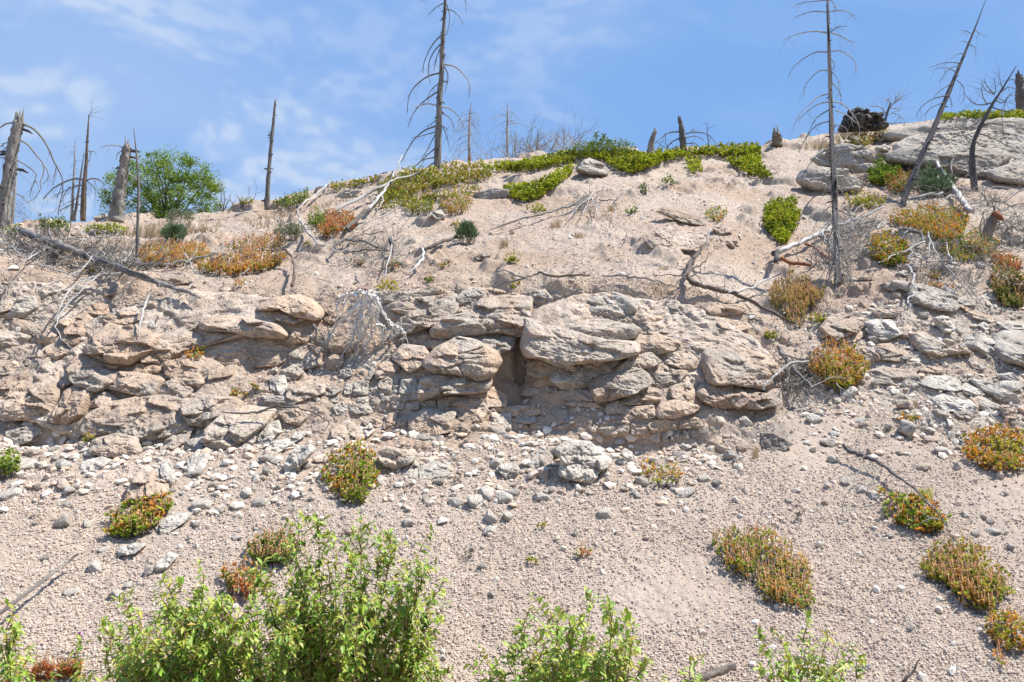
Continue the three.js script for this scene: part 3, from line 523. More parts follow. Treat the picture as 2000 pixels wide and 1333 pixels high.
outcrop('pale crumbling granite rubble with whitish slabs at the right edge of the bank', [
  ['R5 1030,1130 1120,1090 1250,1090 1260,1160 1180,1170 1070,1150', { ...FP, layers: 3, bulge: 0.4 }], ['R5 1260,1150 1330,1130 1400,1190 1350,1200 1280,1190', FP], ['R5 1120,1220 1200,1195 1330,1240 1340,1290 1240,1290 1150,1280', { ...FP, layers: 3 }], ['R5 1390,1230 1440,1210 1490,1260 1500,1330 1400,1320', { ...FG, bulge: 0.7 }], ['R5 1500,1260 1550,1255 1580,1310 1560,1325 1500,1320', BL], ['R5 1370,1110 1440,1120 1560,1200 1560,1240 1470,1230 1400,1170', { ...FP, layers: 3 }], ['R5 1100,980 1180,960 1230,990 1230,1020 1140,1020', FP], ['R5 1310,1000 1370,985 1400,1040 1340,1050 1310,1030', { ...FG, tone: 'dark' }],
  ['R5 1030,1050 1100,1030 1180,1050 1120,1075 1040,1075', F1], ['R5 1330,1210 1390,1205 1390,1270 1340,1290', F1], ['R5 1500,1000 1560,990 1620,1030 1620,1080 1520,1060', FG], ['R5 1480,1080 1560,1070 1600,1120 1540,1140', FP], ['R5 1560,1120 1640,1100 1640,1170 1570,1180', F1], ['R5 1580,1200 1640,1190 1640,1260 1590,1250', F1], ['R5 1220,1290 1340,1290 1330,1325 1240,1320', { ...FG, tone: 'dark' }],
  ['R5 750,1070 870,1040 1000,1060 990,1120 900,1140 770,1120', { ...F1, layers: 6, bulge: 0.4 }], ['R5 890,830 960,810 1010,850 960,870 900,860', F1], ['R5 1180,850 1215,855 1225,885 1195,890', FG], ['R5 1280,860 1330,855 1345,880 1290,890', FP], ['R5 1260,920 1300,900 1340,960 1300,970', F1], ['R5 1375,800 1410,780 1435,810 1390,830', FP], ['R5 1440,820 1480,825 1480,850 1440,850', F1], ['R5 1250,690 1300,680 1330,720 1290,730', F1], ['R5 1320,720 1380,715 1455,770 1400,785 1330,760', F1], ['R5 1380,640 1430,620 1480,650 1440,660', FP], ['R5 1230,640 1300,640 1340,690 1270,690', FP], ['R5 480,880 600,860 700,830 740,850 640,900 540,900', { ...F1, bulge: 0.3 }],
], [1880, 770]);

// --- single boulders that stand apart: each a thing of its own
function boulder(text, o, label, category = 'boulder', group) { const { g, c } = outlineRock(px(text), o); const m = mesh('boulder', g, M.rock, scene, true); m.position.copy(c); return tag(m, label, category, group); }
const RD = { lean: 0.6, out: 0.25, bulge: 0.6, round: 0.35 };
outcrop('massive smooth grey granite dome under the green mat at the top right', [
  ['Q 300,720 500,620 900,570 1500,570 1560,1140 1200,1120 900,1085 600,1005 350,930 240,880', { ...MASS, tone: 'grey', out: -0.12, blocky: 0.6, stand: 0.8 }],
  ['Q 130,650 250,590 500,540 700,500 880,470 1000,490 1120,510 1300,500 1500,510 1520,780 1330,770 1200,750 1000,730 800,720 600,750 400,740 250,710', { tone: 'grey', bulge: 0.35, round: 0.9, lean: 0.7, out: 0.15, rough: 0.7, blocky: 0.35, cells: 5, grow: 1.03 }],
  ['Q 230,870 300,780 450,745 560,760 760,750 900,755 1100,790 1250,800 1340,880 1150,1000 1120,1100 1000,1110 850,1080 700,1000 500,960 350,930 240,910', { tone: 'grey', bulge: 0.35, round: 0.7, lean: 0.6, out: 0.15, rough: 0.8, blocky: 0.35, cells: 5, grow: 1.03 }],
  ['Q 1130,1020 1300,960 1500,900 1560,950 1560,1150 1400,1150 1200,1120 1130,1080', { tone: 'grey', bulge: 0.5, round: 0.9, out: 0.25, blocky: 0.2 }],
  ['Q 1320,740 1420,670 1540,650 1540,800 1400,800', { tone: 'grey', bulge: 0.6, round: 0.8, out: 0.3, blocky: 0.2 }],
  ['Q 1200,900 1330,870 1390,920 1300,960 1220,950', { tone: 'rust', out: 0.3 }],
], [1850, 290]);
boulder('R4 350,1020 390,960 460,940 600,960 700,1060 640,1100 540,1090 440,1080 380,1050', { ...RD, tone: 'grey' }, 'grey granite block lowest of the cluster behind the tall dead trunk');
boulder('R4 440,890 500,840 550,850 590,900 580,960 480,940', { ...RD, tone: 'pale' }, 'pale sunlit granite block left of the tall dead trunk near the ridge');
boulder('R4 560,830 620,805 700,840 730,900 730,980 690,1030 640,960 590,940 590,880', { ...RD, tone: 'grey', bulge: 0.8 }, 'big square grey granite boulder right of the tall dead trunk');
boulder('R4 640,980 730,990 700,1060 650,1040', { ...RD, tone: 'tan' }, 'narrow tan wedge of granite under the square grey boulder');
boulder('R4 780,840 840,815 880,850 840,890 790,870', { ...RD, tone: 'pale' }, 'small pale boulder in front of the left tip of the grey dome');
boulder('R4 840,880 870,870 892,890 860,907', { ...RD, tone: 'pale' }, 'little white stone beside the small pale boulder under the dome');
boulder('R3 480,510 520,450 560,425 620,460 660,500 650,530 560,535', { tone: 'grey', bulge: 0.7, lean: 0.45, out: 0.3, round: 0.3 }, 'pyramid shaped grey boulder at the edge of the bright green ridge mat');
boulder('R3 860,890 920,840 1040,810 1010,925 900,945', { ...RD, tone: 'sand', bulge: 0.14, out: 0.04 }, 'whitish bedrock slab on the upper slope, left of a pair');
boulder('R3 1000,920 1050,850 1210,850 1220,910 1120,955 1020,955', { ...RD, tone: 'sand', bulge: 0.16, out: 0.04 }, 'whitish bedrock slab on the upper slope, right of a pair');
boulder('R3 1290,890 1350,870 1400,910 1360,940 1300,920', { ...RD, tone: 'tan' }, 'tan rock at the lower end of the stony gully below the lime green bush');
boulder('R3 1240,830 1300,800 1390,820 1350,850 1280,870', { ...RD, tone: 'sand', bulge: 0.3, out: 0.1 }, 'pale rock above the tan rock in the stony gully');
boulder('R3 930,740 1050,740 1220,790 1200,810 1080,800', { ...RD, tone: 'tan', bulge: 0.25 }, 'long low tan bedrock rib on the upper slope above whitish slabs');
boulder('R2 1280,630 1400,600 1500,620 1470,660 1350,668', { ...RD, tone: 'grey', bulge: 0.25 }, 'flat brownish grey rock below the western ridge scrub');
boulder('R2 1040,750 1100,720 1130,760 1085,787', { ...RD, tone: 'grey' }, 'round grey rock below yellow green scrub on the upper left slope');
boulder('R2 500,640 560,615 660,620 620,650 520,655', { ...RD, tone: 'grey', bulge: 0.3 }, 'flat grey rock under the white fallen poles on the ridge');
boulder('R2 1300,985 1350,965 1390,980 1360,1010 1310,1010', { ...RD, tone: 'dark' }, 'dark grey flat rock on the middle slope right of curved white branch');
boulder('R1 395,810 430,795 470,800 495,820 430,832', { ...RD, tone: 'tan' }, 'pinkish rock among grass behind the fallen grey log');
boulder('R1 525,705 560,688 600,690 625,715 540,728', { ...RD, tone: 'grey', out: 0.1 }, 'grey rock on the left skyline beside the broken pale stump');
boulder('R1 920,1060 980,1035 1060,1050 1070,1080 980,1098 925,1085', { ...RD, tone: 'tan' }, 'tan boulder resting under the tip of the fallen grey log');
boulder('R5 460,820 520,760 640,730 710,790 640,840 520,880 470,850', { ...RD, tone: 'tan', bulge: 0.7 }, 'large tan boulder with shaded foot below the olive bush');
boulder('R5 755,790 790,770 890,770 895,850 800,890 755,850', { ...RD, tone: 'pale', bulge: 0.7 }, 'white square block right of the large tan boulder');
boulder('R5 783,725 830,702 900,730 890,757 800,757', { ...RD, tone: 'tan' }, 'rounded tan rock perched above the white square block');
boulder('R5 1020,900 1040,850 1110,840 1160,910 1280,955 1150,962 1090,975 1030,950', { ...RD, tone: 'tan', bulge: 0.8, out: 0.5 }, 'tan wedge boulder casting a dark shadow on the right rubble');
boulder('R5 1120,760 1180,745 1225,800 1200,835 1150,840', { ...RD, tone: 'pale' }, 'pale square block above the tan wedge boulder');
boulder('R5 990,630 1030,560 1140,570 1230,640 1220,690 1170,725 1050,710 990,670', { ...RD, tone: 'grey', bulge: 0.5, round: 0.25 }, 'large flat faced grey boulder below the silvery root tangle');
boulder('R5 785,950 840,910 900,905 955,970 870,1005 800,990', { ...RD, tone: 'tan', bulge: 0.7 }, 'tan block above layered brown ledge, right one of two');
boulder('R5 660,940 720,920 780,960 780,1000 700,1000 670,970', { ...RD, tone: 'tan' }, 'tan block above layered brown ledge, left one of two');
boulder('R5 1335,920 1420,850 1470,880 1470,980 1430,970 1360,970', { ...RD, tone: 'grey', bulge: 0.7, round: 0.2 }, 'upright angular grey boulder left of the biggest grey one');
boulder('R5 1475,930 1560,860 1623,840 1720,840 1720,1050 1620,1050 1530,1020 1470,1000', { ...RD, tone: 'grey', bulge: 0.7, out: 0.4 }, 'biggest smooth grey boulder at the right edge of the rubble');
boulder('R5 1500,800 1570,775 1690,780 1690,850 1520,850', { ...RD, tone: 'grey' }, 'flat topped grey boulder above the biggest grey one at right edge');
boulder('R5 835,560 880,555 905,590 870,610 840,592', { ...RD, tone: 'grey' }, 'small rounded grey stone left of the flat faced grey boulder');
boulder('R5 690,530 740,510 770,530 750,545 700,545', { ...RD, tone: 'tan' }, 'small flat stone right of the tall dead trunk foot');
boulder('R5 905,500 950,487 992,500 980,520 925,520', { ...RD, tone: 'pale' }, 'pale flat stone under the silvery root tangle');
boulder('A 440,290 480,220 560,250 640,250 760,290 830,350 840,440 770,510 640,490 560,495 480,490 440,420', { tone: 'tan', bulge: 0.9, lean: 0.5, out: 0.75, round: 0.3 }, 'squat tan boulder carrying loose slabs above the left orange shrub');
boulder('A 700,190 740,170 900,270 925,310 905,345 840,310 760,250', { tone: 'pale', bulge: 0.5, lean: 0.3, out: 2.2, round: 0.15 }, 'tilted pale slab lying across the squat tan boulder', 'rock slab');
boulder('A 530,200 640,165 740,180 700,230 580,235', { tone: 'pale', bulge: 0.5, lean: 0.4, out: 1.6, round: 0.3 }, 'flat pale slab on top of the squat tan boulder', 'rock slab');
boulder('A 730,130 770,105 830,140 880,190 890,250 800,185', { tone: 'grey', bulge: 0.4, lean: 0.4, out: 1.2, round: 0.2 }, 'grey slab leaning behind the tilted pale slab', 'rock slab');
boulder('A 1020,110 1075,60 1220,50 1240,190 1180,235 1080,200', { tone: 'pale', bulge: 0.6, lean: 0.8, out: 0.5, round: 0.2 }, 'broad pale block at the edge of the ledge shadow', 'rock slab');
boulder('R7 225,1110 270,1040 350,1020 385,1045 330,1110 290,1160 230,1150', { tone: 'pale', bulge: 0.6, lean: 0.9, out: 0.6, round: 0.2 }, 'big white tilted slab left of the round orange shrub', 'rock slab');
boulder('R7 240,1000 270,950 330,935 325,970 260,1015', { tone: 'pale', bulge: 0.5, lean: 0.9, out: 0.5, round: 0.2 }, 'thin white slab above the big white tilted slab', 'rock slab');
boulder('R7 115,1050 140,1000 220,985 240,1010 200,1050 120,1075', { tone: 'pale', bulge: 0.5, lean: 0.7, out: 0.5, round: 0.3 }, 'whitish block left of the thin white slab');
boulder('R7 495,920 560,880 640,930 670,970 640,1000 560,980 500,960', { tone: 'tan', bulge: 0.5, lean: 0.8, out: 0.4, round: 0.4 }, 'low tan rock behind the round orange shrub');
boulder('R7 665,920 700,895 725,935 690,970 665,950', { tone: 'pale', bulge: 0.7, lean: 0.4, out: 0.6, round: 0.3 }, 'small pale cube of rock above the round orange shrub');
boulder('R7 745,1060 800,1030 960,1060 950,1100 870,1140 790,1120', { tone: 'tan', bulge: 0.7, lean: 0.9, out: 0.6, round: 0.5 }, 'long tan boulder right of the round orange shrub');
boulder('R7 895,1140 930,1100 975,1130 980,1190 930,1205 895,1180', { tone: 'grey', bulge: 0.6, lean: 0.8, out: 0.4, round: 0.6 }, 'rounded grey rock, left of two below the long tan boulder');
boulder('R7 980,1140 1060,1120 1150,1140 1150,1180 1050,1195 985,1200', { tone: 'grey', bulge: 0.4, lean: 0.9, out: 0.3, round: 0.6 }, 'flat grey rock, right of two below the long tan boulder');
boulder('R8 360,1040 450,1000 560,1010 640,1080 680,1110 600,1160 560,1210 470,1200 380,1170 400,1100', { tone: 'pale', bulge: 0.55, lean: 0.9, out: 0.35, round: 0.35, layers: 3 }, 'large white streaked bedrock hump at the top of the bare scree');
boulder('R8 270,1090 320,1050 350,1080 330,1140 290,1150', { tone: 'tan', bulge: 0.6, lean: 0.6, out: 0.5 }, 'brown rock leaning on the left of the white bedrock hump');
boulder('R8 200,1120 270,1060 280,1140 250,1150', { tone: 'grey', bulge: 0.4, lean: 0.9, out: 0.4, round: 0.2 }, 'grey triangular slab left of the brown leaning rock', 'rock slab');
boulder('R8 735,1050 760,1035 800,1060 800,1110 745,1100', { tone: 'pale', bulge: 0.6, lean: 0.5, out: 0.6, round: 0.3 }, 'pale upright block right of the white bedrock hump');
boulder('R8 40,1160 60,1135 130,1128 160,1155 130,1190 80,1192', { tone: 'pale', bulge: 0.7, lean: 0.8, out: 0.8, round: 0.4 }, 'white rounded stone left of the grey triangular slab');
boulder('R8 1535,1010 1545,955 1600,950 1690,1000 1650,1030 1600,1058 1540,1040', { tone: 'dark', bulge: 0.25, lean: 0.9, out: 0.3, round: 0.15, blocky: 0.4 }, 'dark brown triangular rock alone on bare gravel right of the ledge');
boulder('R6 45,935 150,910 215,930 180,990 80,1020 50,980', { tone: 'pale', bulge: 0.3, lean: 0.8, out: 0.3, round: 0.2 }, 'pale flat slab half in shadow under the left ledge', 'rock slab');
boulder('R6 455,1110 540,1090 610,1105 580,1150 480,1160', { tone: 'pale', bulge: 0.5, lean: 0.9, out: 0.4, round: 0.3 }, 'flat pale stone on scree left of the squat tan boulder');
boulder('G 915,420 960,395 1060,390 1040,430 990,465 955,490 925,450', { tone: 'pale', bulge: 0.4, lean: 0.95, out: 0.4, round: 0.2 }, 'white split slab right of the left orange shrub', 'rock slab');
boulder('G 668,575 730,560 815,555 790,590 690,612', { tone: 'pale', bulge: 0.6, lean: 0.8, out: 0.6, round: 0.2 }, 'white elongated stone just below the left orange shrub');
boulder('G 890,655 930,615 990,630 960,680 905,700', { tone: 'pale', bulge: 0.8, lean: 0.7, out: 0.7, round: 0.1 }, 'white stone with shaded left side below the white split slab');

// --- loose stones on the scree: many alike, one thing each
const PROTO = [11, 12, 13, 14, 15, 16, 17, 18].map((s, i) => looseGeo(s, 5, { tone: ['pale', 'pale', 'tan', 'grey', 'pale', 'tan', 'pale', 'grey'][i], planes: 7 + (i % 4) * 2, k: 0.006 + 0.008 * (i % 3) }));
const STONE_GROUP = 'loose stones strewn on the bank';
function stone(u, v, w, h, rot, kind, embed = 0.5) {
  const r = rngOf(Math.round(u * 31 + v * 977)), q = at(u, v), s = q.d / F, m = mesh('loose_stone', PROTO[kind], M.rock, scene, true);
  const hw = (w / 2) * s, hh = (h / 2) * s; m.scale.set(hw, hh, mix(hw, hh, 0.5));
  const lay = new THREE.Quaternion().setFromUnitVectors(V(0, 1, 0), q.n.clone().lerp(V(0, 1, 0.25), 0.45).normalize());
  m.quaternion.copy(lay).multiply(new THREE.Quaternion().setFromEuler(new THREE.Euler((r() - 0.5) * 0.5, (r() - 0.5) * 1.4, (-rot * Math.PI) / 180)));
  m.position.copy(q.p).addScaledVector(q.n, hh * (0.75 - embed));
  return tag(m, 'small angular granite stone lying loose among others on gravel', 'stone', STONE_GROUP);
}
let nStone = 0; const told = new Set();
const MARKS = [[685, 930, 'round orange green shrub'], [297, 940, 'squat tan boulder'], [268, 1020, 'left orange shrub'], [1140, 900, 'white bedrock hump'], [1292, 925, 'sparse orange shrub'], [1518, 866, 'dark triangular rock'], [1735, 925, 'dark fallen branch'], [640, 1110, 'biggest willow bush'], [75, 1150, 'straight weathered pole'], [775, 892, 'long tan boulder'], [848, 922, 'flat grey rock'], [580, 895, 'big white tilted slab'], [1137, 1082, 'tiny red shrublet'], [1885, 1130, 'olive shrub with dry stalks'], [1960, 885, 'wide orange shrub'], [1640, 722, 'bushy orange topped shrub'], [15, 910, 'green bush at the left edge'], [1490, 1110, 'large green and rust shrub']];
for (const line of ['395,990,36,22,10,0', '135,962,28,18,0,1', '78,955,24,20,20,2', '185,1112,34,22,30,4', '143,1160,30,16,15,0', '225,1165,26,20,0,6', '930,985,38,28,35,0', '890,985,28,20,-10,1', '958,1015,28,26,0,4', '958,1040,34,16,0,6', '992,1012,26,18,20,0', '985,978,30,26,10,1', '1182,1008,26,20,15,0', '1123,1047,18,14,0,3', '1456,827,28,18,35,4', '1652,943,26,18,-10,0', '1625,900,18,16,0,1', '1710,975,30,20,-15,4', '1685,960,24,12,-5,6', '1840,885,28,18,15,0', '1868,917,14,24,10,6', '1800,915,36,14,-15,2', '1738,1048,16,12,30,0', '1425,895,32,24,15,3', '1450,880,20,20,0,5', '1400,868,38,16,-5,5', '1330,892,30,14,5,0', '1250,945,28,24,10,7', '1410,880,22,18,0,2', '1435,905,14,14,0,3', '990,920,40,22,10,0', '1065,935,26,28,0,5', '1220,890,18,16,0,2', '960,1165,26,16,40,3', '940,1110,16,16,0,7', '1780,1227,16,10,-20,0', '1540,980,14,10,0,4', '1555,960,18,10,0,1', '1615,950,14,10,0,4', '1612,985,14,12,0,2', '1700,885,14,12,0,5', '1675,865,14,8,0,3', '1820,860,36,12,15,5', '1690,832,24,14,0,2', '1735,838,20,16,0,3', '1756,888,16,12,0,2', '1905,1045,16,14,0,0', '1883,1010,18,16,0,6', '1940,1040,24,12,0,1', '1935,1020,16,12,0,0', '1895,1020,12,10,0,0', '1975,1070,14,12,0,4', '1770,845,48,40,10,3', '68,1025,20,8,0,3', '88,1092,22,14,0,7', '70,1008,18,8,0,2', '120,1018,22,12,0,2', '170,1025,22,12,20,4', '205,1075,24,10,10,0', '290,1120,22,24,40,6', '250,1145,20,12,0,4', '430,1000,26,12,0,3', '420,950,24,14,0,2', '450,935,20,14,0,6', '480,965,26,18,0,4', '500,940,20,16,0,1', '545,955,18,14,0,2', '590,970,16,16,0,6', '510,985,26,20,15,0', '335,960,24,12,0,3', '640,870,16,14,0,2', '830,980,20,12,0,3', '720,900,14,12,0,0', '600,912,18,14,0,0', '518,925,22,22,0,3']) {
  const [u, v, w, h, rot, k] = line.split(',').map(Number), m = stone(u, v, w, h, rot, k); nStone++;
  if (w < 19) continue;                             // the larger ones can be told apart by what they lie beside
  let best, bd = 1e9; for (const [x, y, n] of MARKS) { const d = Math.hypot(x - u, y - v); if (d < bd) { bd = d; best = [x, y, n]; } }
  const dx = u - best[0], dy = v - best[1], way = Math.abs(dx) > Math.abs(dy) * 1.2 ? (dx < 0 ? 'left of' : 'right of') : dy < 0 ? 'above' : 'below';
  const text = `${['pale', 'pale', 'tan', 'grey', 'pale', 'tan', 'pale', 'grey'][k]} ${h / w < 0.56 ? 'flat' : h / w > 0.84 ? 'chunky' : 'angular'} stone ${bd < 75 ? 'just' : bd < 150 ? 'a short way' : 'farther'} ${way} the ${best[2]}`;
  if (!told.has(text)) { told.add(text); m.userData.label = text; }
}
{
  const r = rngOf(4242); let guard = 0;
  while (nStone < 290 && guard++ < 20000) {
    const u = -10 + r() * 2020, v = 470 + r() * 780, vb = vBase(u), x = (v - vb - 75) / 75; let p = v > vb - 10 && u < 1420 ? 0.95 * Math.exp(-x * x) : 0;
    if (u > 1560 && v > 560 && v < 900) p = Math.max(p, 0.55); if (v > vb) p = Math.max(p, 0.03 * (1 - sstep(950, 1250, v))); if (v < vTop(u) - 10) p = Math.max(p, 0.05); if (u > 1640 && v > 500 && v < 620) p = Math.max(p, 0.4); if (u < 150 && v > 700) p = Math.max(p, 0.4 * (1 - sstep(900, 1050, v)));
    if (r() > p) continue;
    const big = 11 + 22 * Math.pow(r(), 2.6); stone(u, v, big * (0.9 + 0.6 * r()), big * (0.45 + 0.4 * r()), (r() - 0.5) * 50, Math.floor(r() * 8)); nStone++;
  }
}
// --- gravel and chips: uncountable
function scatter(name, label, count, pick, sizeOf, tones, seed, flat = 1) {
  const r = rngOf(seed), shapes = [0, 1, 2].map((k) => { const g = new THREE.IcosahedronGeometry(1, 0), p = g.attributes.position, q = rngOf(seed + k), m = new Map(); for (let i = 0; i < p.count; i++) { const id = p.getX(i).toFixed(3) + p.getY(i).toFixed(3) + p.getZ(i).toFixed(3); if (!m.has(id)) m.set(id, 0.65 + 0.55 * q()); const s = m.get(id); p.setXYZ(i, p.getX(i) * s, p.getY(i) * s, p.getZ(i) * s); } g.computeVertexNormals(); g.setAttribute('color', new THREE.Float32BufferAttribute(new Float32Array(p.count * 3).fill(1), 3)); return g; });
  const root = thing(name, label, null, null); root.userData.kind = 'stuff';
  const sets = [[], [], []]; let guard = 0, n = 0;
  while (n < count && guard++ < count * 30) {
    const j = Math.floor(r() * NR), i = Math.floor(r() * NC), k = j * NC + i; 
    const p = V(terrainPos[k * 3], terrainPos[k * 3 + 1], terrainPos[k * 3 + 2]), [u, v, d] = seen(p); if (u < -330 || u > 2330 || v > 1420 || r() > pick(zoneOf[k], u, v)) continue;
    sets[n % 3].push([p, k, sizeOf(r, d, v)]); n++;
  }
  const mt = new THREE.Matrix4(), q = new THREE.Quaternion(), e = new THREE.Euler(), c = new THREE.Color();
  sets.forEach((list, s) => {
    const im = new THREE.InstancedMesh(shapes[s], M.grit, list.length); im.name = 'grain'; im.castShadow = im.receiveShadow = true;
    list.forEach(([p, k, z], i) => {
      if (flat < 1) q.setFromUnitVectors(V(0, 1, 0), V(terrainNor[k * 3] + (r() - 0.5) * 0.7, terrainNor[k * 3 + 1] + 0.5, terrainNor[k * 3 + 2] + (r() - 0.5) * 0.7).normalize()).multiply(new THREE.Quaternion().setFromAxisAngle(V(0, 1, 0), r() * 6.28)); else q.setFromEuler(e.set(r() * 6.28, r() * 6.28, r() * 6.28)); const t = tones[Math.floor(r() * tones.length)], f = 0.82 + 0.3 * r();
      p.x += (r() - 0.5) * 0.02; p.addScaledVector(V(terrainNor[k * 3], terrainNor[k * 3 + 1], terrainNor[k * 3 + 2]), z * 0.25);
      im.setMatrixAt(i, mt.compose(p, q, V(z * (0.8 + 0.7 * r()), z * flat * (0.6 + 0.4 * r()), z * (0.8 + 0.5 * r())))); im.setColorAt(i, c.setRGB(t[0] * f, t[1] * f, t[2] * f));
    });
    root.add(im);
  });
}
scatter('gravel', 'fine loose gravel grains covering the bare slope', 360000, (z, u, v) => (z === 1 ? 0.12 + 0.88 * sstep(0.15, 0.7, 0.5 + fbm(u * 0.006 + v * 0.003, v * 0.006, 3, 3) + 0.35 * sstep(950, 1330, v)) : z === 2 ? 0.15 : z === 3 ? 0.42 : 0), (r, d) => 0.0032 + 0.0095 * Math.pow(r(), 3.4), [SAND, SANDW, SAND, SANDW, SANDW, SANDR], 501);
scatter('stone_chips', 'small pale granite chips scattered over the slope', 7500, (z, u, v) => { const x = (v - vBase(u) - 60) / 90; return z === 1 ? 0.05 + 0.95 * (u < 1450 ? Math.exp(-x * x) : 0.25) : z === 2 ? (u > 1560 ? 0.9 : 0.25) : z === 3 ? 0.13 : 0; }, (r, d) => 0.011 + 0.026 * Math.pow(r(), 3), [PALE, SANDW, PALE, GREY, SAND], 777);
scatter('rubble', 'angular broken rock fragments heaped below the ledges', 1800, (z, u, v) => { const x = (v - vBase(u) - 45) / 65; return u > 1570 && v > 560 && v < 900 ? 0.4 : u < 1420 && z <= 2 ? Math.exp(-x * x) : u < 180 && z === 2 ? 0.4 : z === 3 ? 0.06 : z === 2 ? 0.12 : 0; }, (r, d) => 0.022 + 0.042 * Math.pow(r(), 2), [PALE, SANDW, PALE, GREY, TAN], 901, 0.62);

// ------------------------------------------------------------------ dead trees, logs and roots
const SILVER = [0.53, 0.505, 0.475], ASH = [0.42, 0.395, 0.365], CHAR = [0.085, 0.078, 0.075], BROWN = [0.19, 0.135, 0.095], DUSK = [0.20, 0.185, 0.17], REDW = [0.30, 0.115, 0.05];
const woodTop = (g, name) => g;
// a limb: pixels of its course at a depth (or depths), pixel widths at its ends
function course(list, d0, d1, n = 0) {
  const L = list.length, pts = list.map(([u, v], i) => place(u, v, mix(d0, d1, L > 1 ? i / (L - 1) : 0)));
  return smooth(pts, n || Math.max(6, (L - 1) * 5));
}
const radii = (pts, w0, w1, d, pw = 1) => pts.map((_, i) => (mix(w0, w1, Math.pow(i / (pts.length - 1), pw)) / 2) * (d / F));
// thin crooked twigs springing from a limb
function twigs(gb, pts, w, col, o, r) {
  const { n = 6, len = 0.35, droop = 0.5, from = 0.25 } = o;
  for (let i = 0; i < n; i++) {
    const k = Math.floor(mix(from, 0.98, r()) * (pts.length - 1)), b = pts[k], t = pts[Math.min(pts.length - 1, k + 1)].clone().sub(pts[Math.max(0, k - 1)]).normalize();
    const d = t.clone().multiplyScalar(0.5).add(V((r() - 0.5) * 1.6, (r() - 0.5) * 1.0 - droop * 0.4, (r() - 0.5) * 1.6)).normalize(), l = len * (0.4 + 0.9 * r()), q = [b.clone()], p = b.clone();
    for (let s = 0; s < 4; s++) { d.add(V((r() - 0.5) * 0.5, (r() - 0.5) * 0.4 - droop * 0.22, (r() - 0.5) * 0.5)).normalize(); p.addScaledVector(d, l / 4); q.push(p.clone()); }
    gb.tube(q, [w, w * 0.85, w * 0.65, w * 0.45, w * 0.2], 4, col, 0.05, false);
  }
}
function deadTree(o) {
  const r = rngOf(o.seed ?? 5), base = px(o.trunk)[0], d = o.depth ?? at(base[0], base[1]).d - 0.05, t = thing('dead_tree', o.label, o.cat ?? 'dead tree', o.group, place(base[0], base[1], d));
  const lean = o.lean ?? 0, tp = course(px(o.trunk), d, d + lean, o.steps ?? 40), g = new GB(t.position), W = o.w;
  const rr = tp.map((_, i) => { const k = (i / (tp.length - 1)) * (W.length - 1), a = Math.floor(k), b = Math.min(W.length - 1, a + 1); return (mix(W[a], W[b], k - a) / 2) * (d / F) * (1 + (o.knots ?? 0.06) * noise3(i * 0.9, W[0], 3)); });
  g.tube(tp, rr, W[0] > 8 ? 14 : 8, o.col ?? ASH, o.rough ?? 0.10, true, o.patch ?? 0.25);
  if (o.jag) { const e = tp[tp.length - 1], w = rr[rr.length - 1]; for (let i = 0; i < o.jag; i++) { const a = (i / o.jag) * 6.28, q = e.clone().add(V(Math.cos(a) * w * 0.6, -w * 0.4, Math.sin(a) * w * 0.6)); g.tube([q, q.clone().add(V((r() - 0.5) * w * 0.4, w * (0.6 + 1.8 * r()), 0)), q.clone().add(V((r() - 0.5) * w * 0.6, w * (1.2 + 2.4 * r()), 0))], [w * 0.42, w * 0.28, w * 0.03], 5, o.col ?? ASH, 0.15); } }
  for (let i = 0; i < (o.stubs ?? 0); i++) { const k = Math.floor(mix(0.05, 0.97, r()) * (tp.length - 1)), a = r() * 6.28, w = rr[k], q = tp[k].clone(), e = V(Math.cos(a), 0.15 - 0.5 * r(), Math.sin(a)), l = w * (1.3 + 1.8 * r()); g.tube([q, q.clone().addScaledVector(e, l * 0.7), q.clone().addScaledVector(e, l).add(V(0, -w * 0.3, 0))], [w * 0.35, w * 0.28, w * 0.1], 5, o.stubCol ?? CHAR, 0.1); }
  mesh('trunk', g.geo(), M.wood, t);
  const fine = new GB(t.position);
  for (const b of o.branches ?? []) {
    const [text, a0 = 2.6, a1 = 0.9, c] = Array.isArray(b) ? b : [b], w0 = a0 * 1.12, w1 = a1 * 1.12, p = px(text), first = p[0], k = o.lean ? clamp((base[1] - first[1]) / (base[1] - px(o.trunk).slice(-1)[0][1]), 0, 1) * lean : 0, span = Math.hypot(p[p.length - 1][0] - p[0][0], p[p.length - 1][1] - p[0][1]) * (d / F);
    const bd = d + k, pts = course(p, bd, bd + (r() - 0.5) * span * 0.9), gb = new GB(t.position);
    gb.tube(pts, radii(pts, w0, w1, d, 0.8), 6, c ?? o.bcol ?? o.col ?? ASH, 0.06); mesh('branch', gb.geo(), M.wood, t);
    twigs(fine, pts, 0.0028 * (d / 14), c ?? o.bcol ?? o.col ?? ASH, { n: o.tw ?? 4, len: o.twl ?? 0.3, droop: o.droop ?? 0.7 }, r);
  }
  for (const [f0, f1, n, len, droop, w] of o.whorls ?? []) for (let i = 0; i < n; i++) {
    const k = Math.floor(mix(f0, f1, (i + r()) / n) * (tp.length - 1)), a = r() * 6.28, l = len * (0.5 + 0.7 * r()) * (1 - 0.5 * (k / tp.length)), q = [tp[k].clone()], p = tp[k].clone(), dir = V(Math.cos(a), 0.25 * (1 - droop) + 0.1, Math.sin(a)).normalize();
    for (let s = 0; s < 6; s++) { dir.add(V((r() - 0.5) * 0.25, -droop * 0.34, (r() - 0.5) * 0.25)).normalize(); p.addScaledVector(dir, l / 6); q.push(p.clone()); }
    fine.tube(q, q.map((_, s) => w * (1 - 0.8 * s / 6)), 4, o.bcol ?? o.col ?? ASH, 0.05, false);
    twigs(fine, q, w * 0.4, o.bcol ?? o.col ?? ASH, { n: 3, len: l * 0.35, droop }, r);
  }
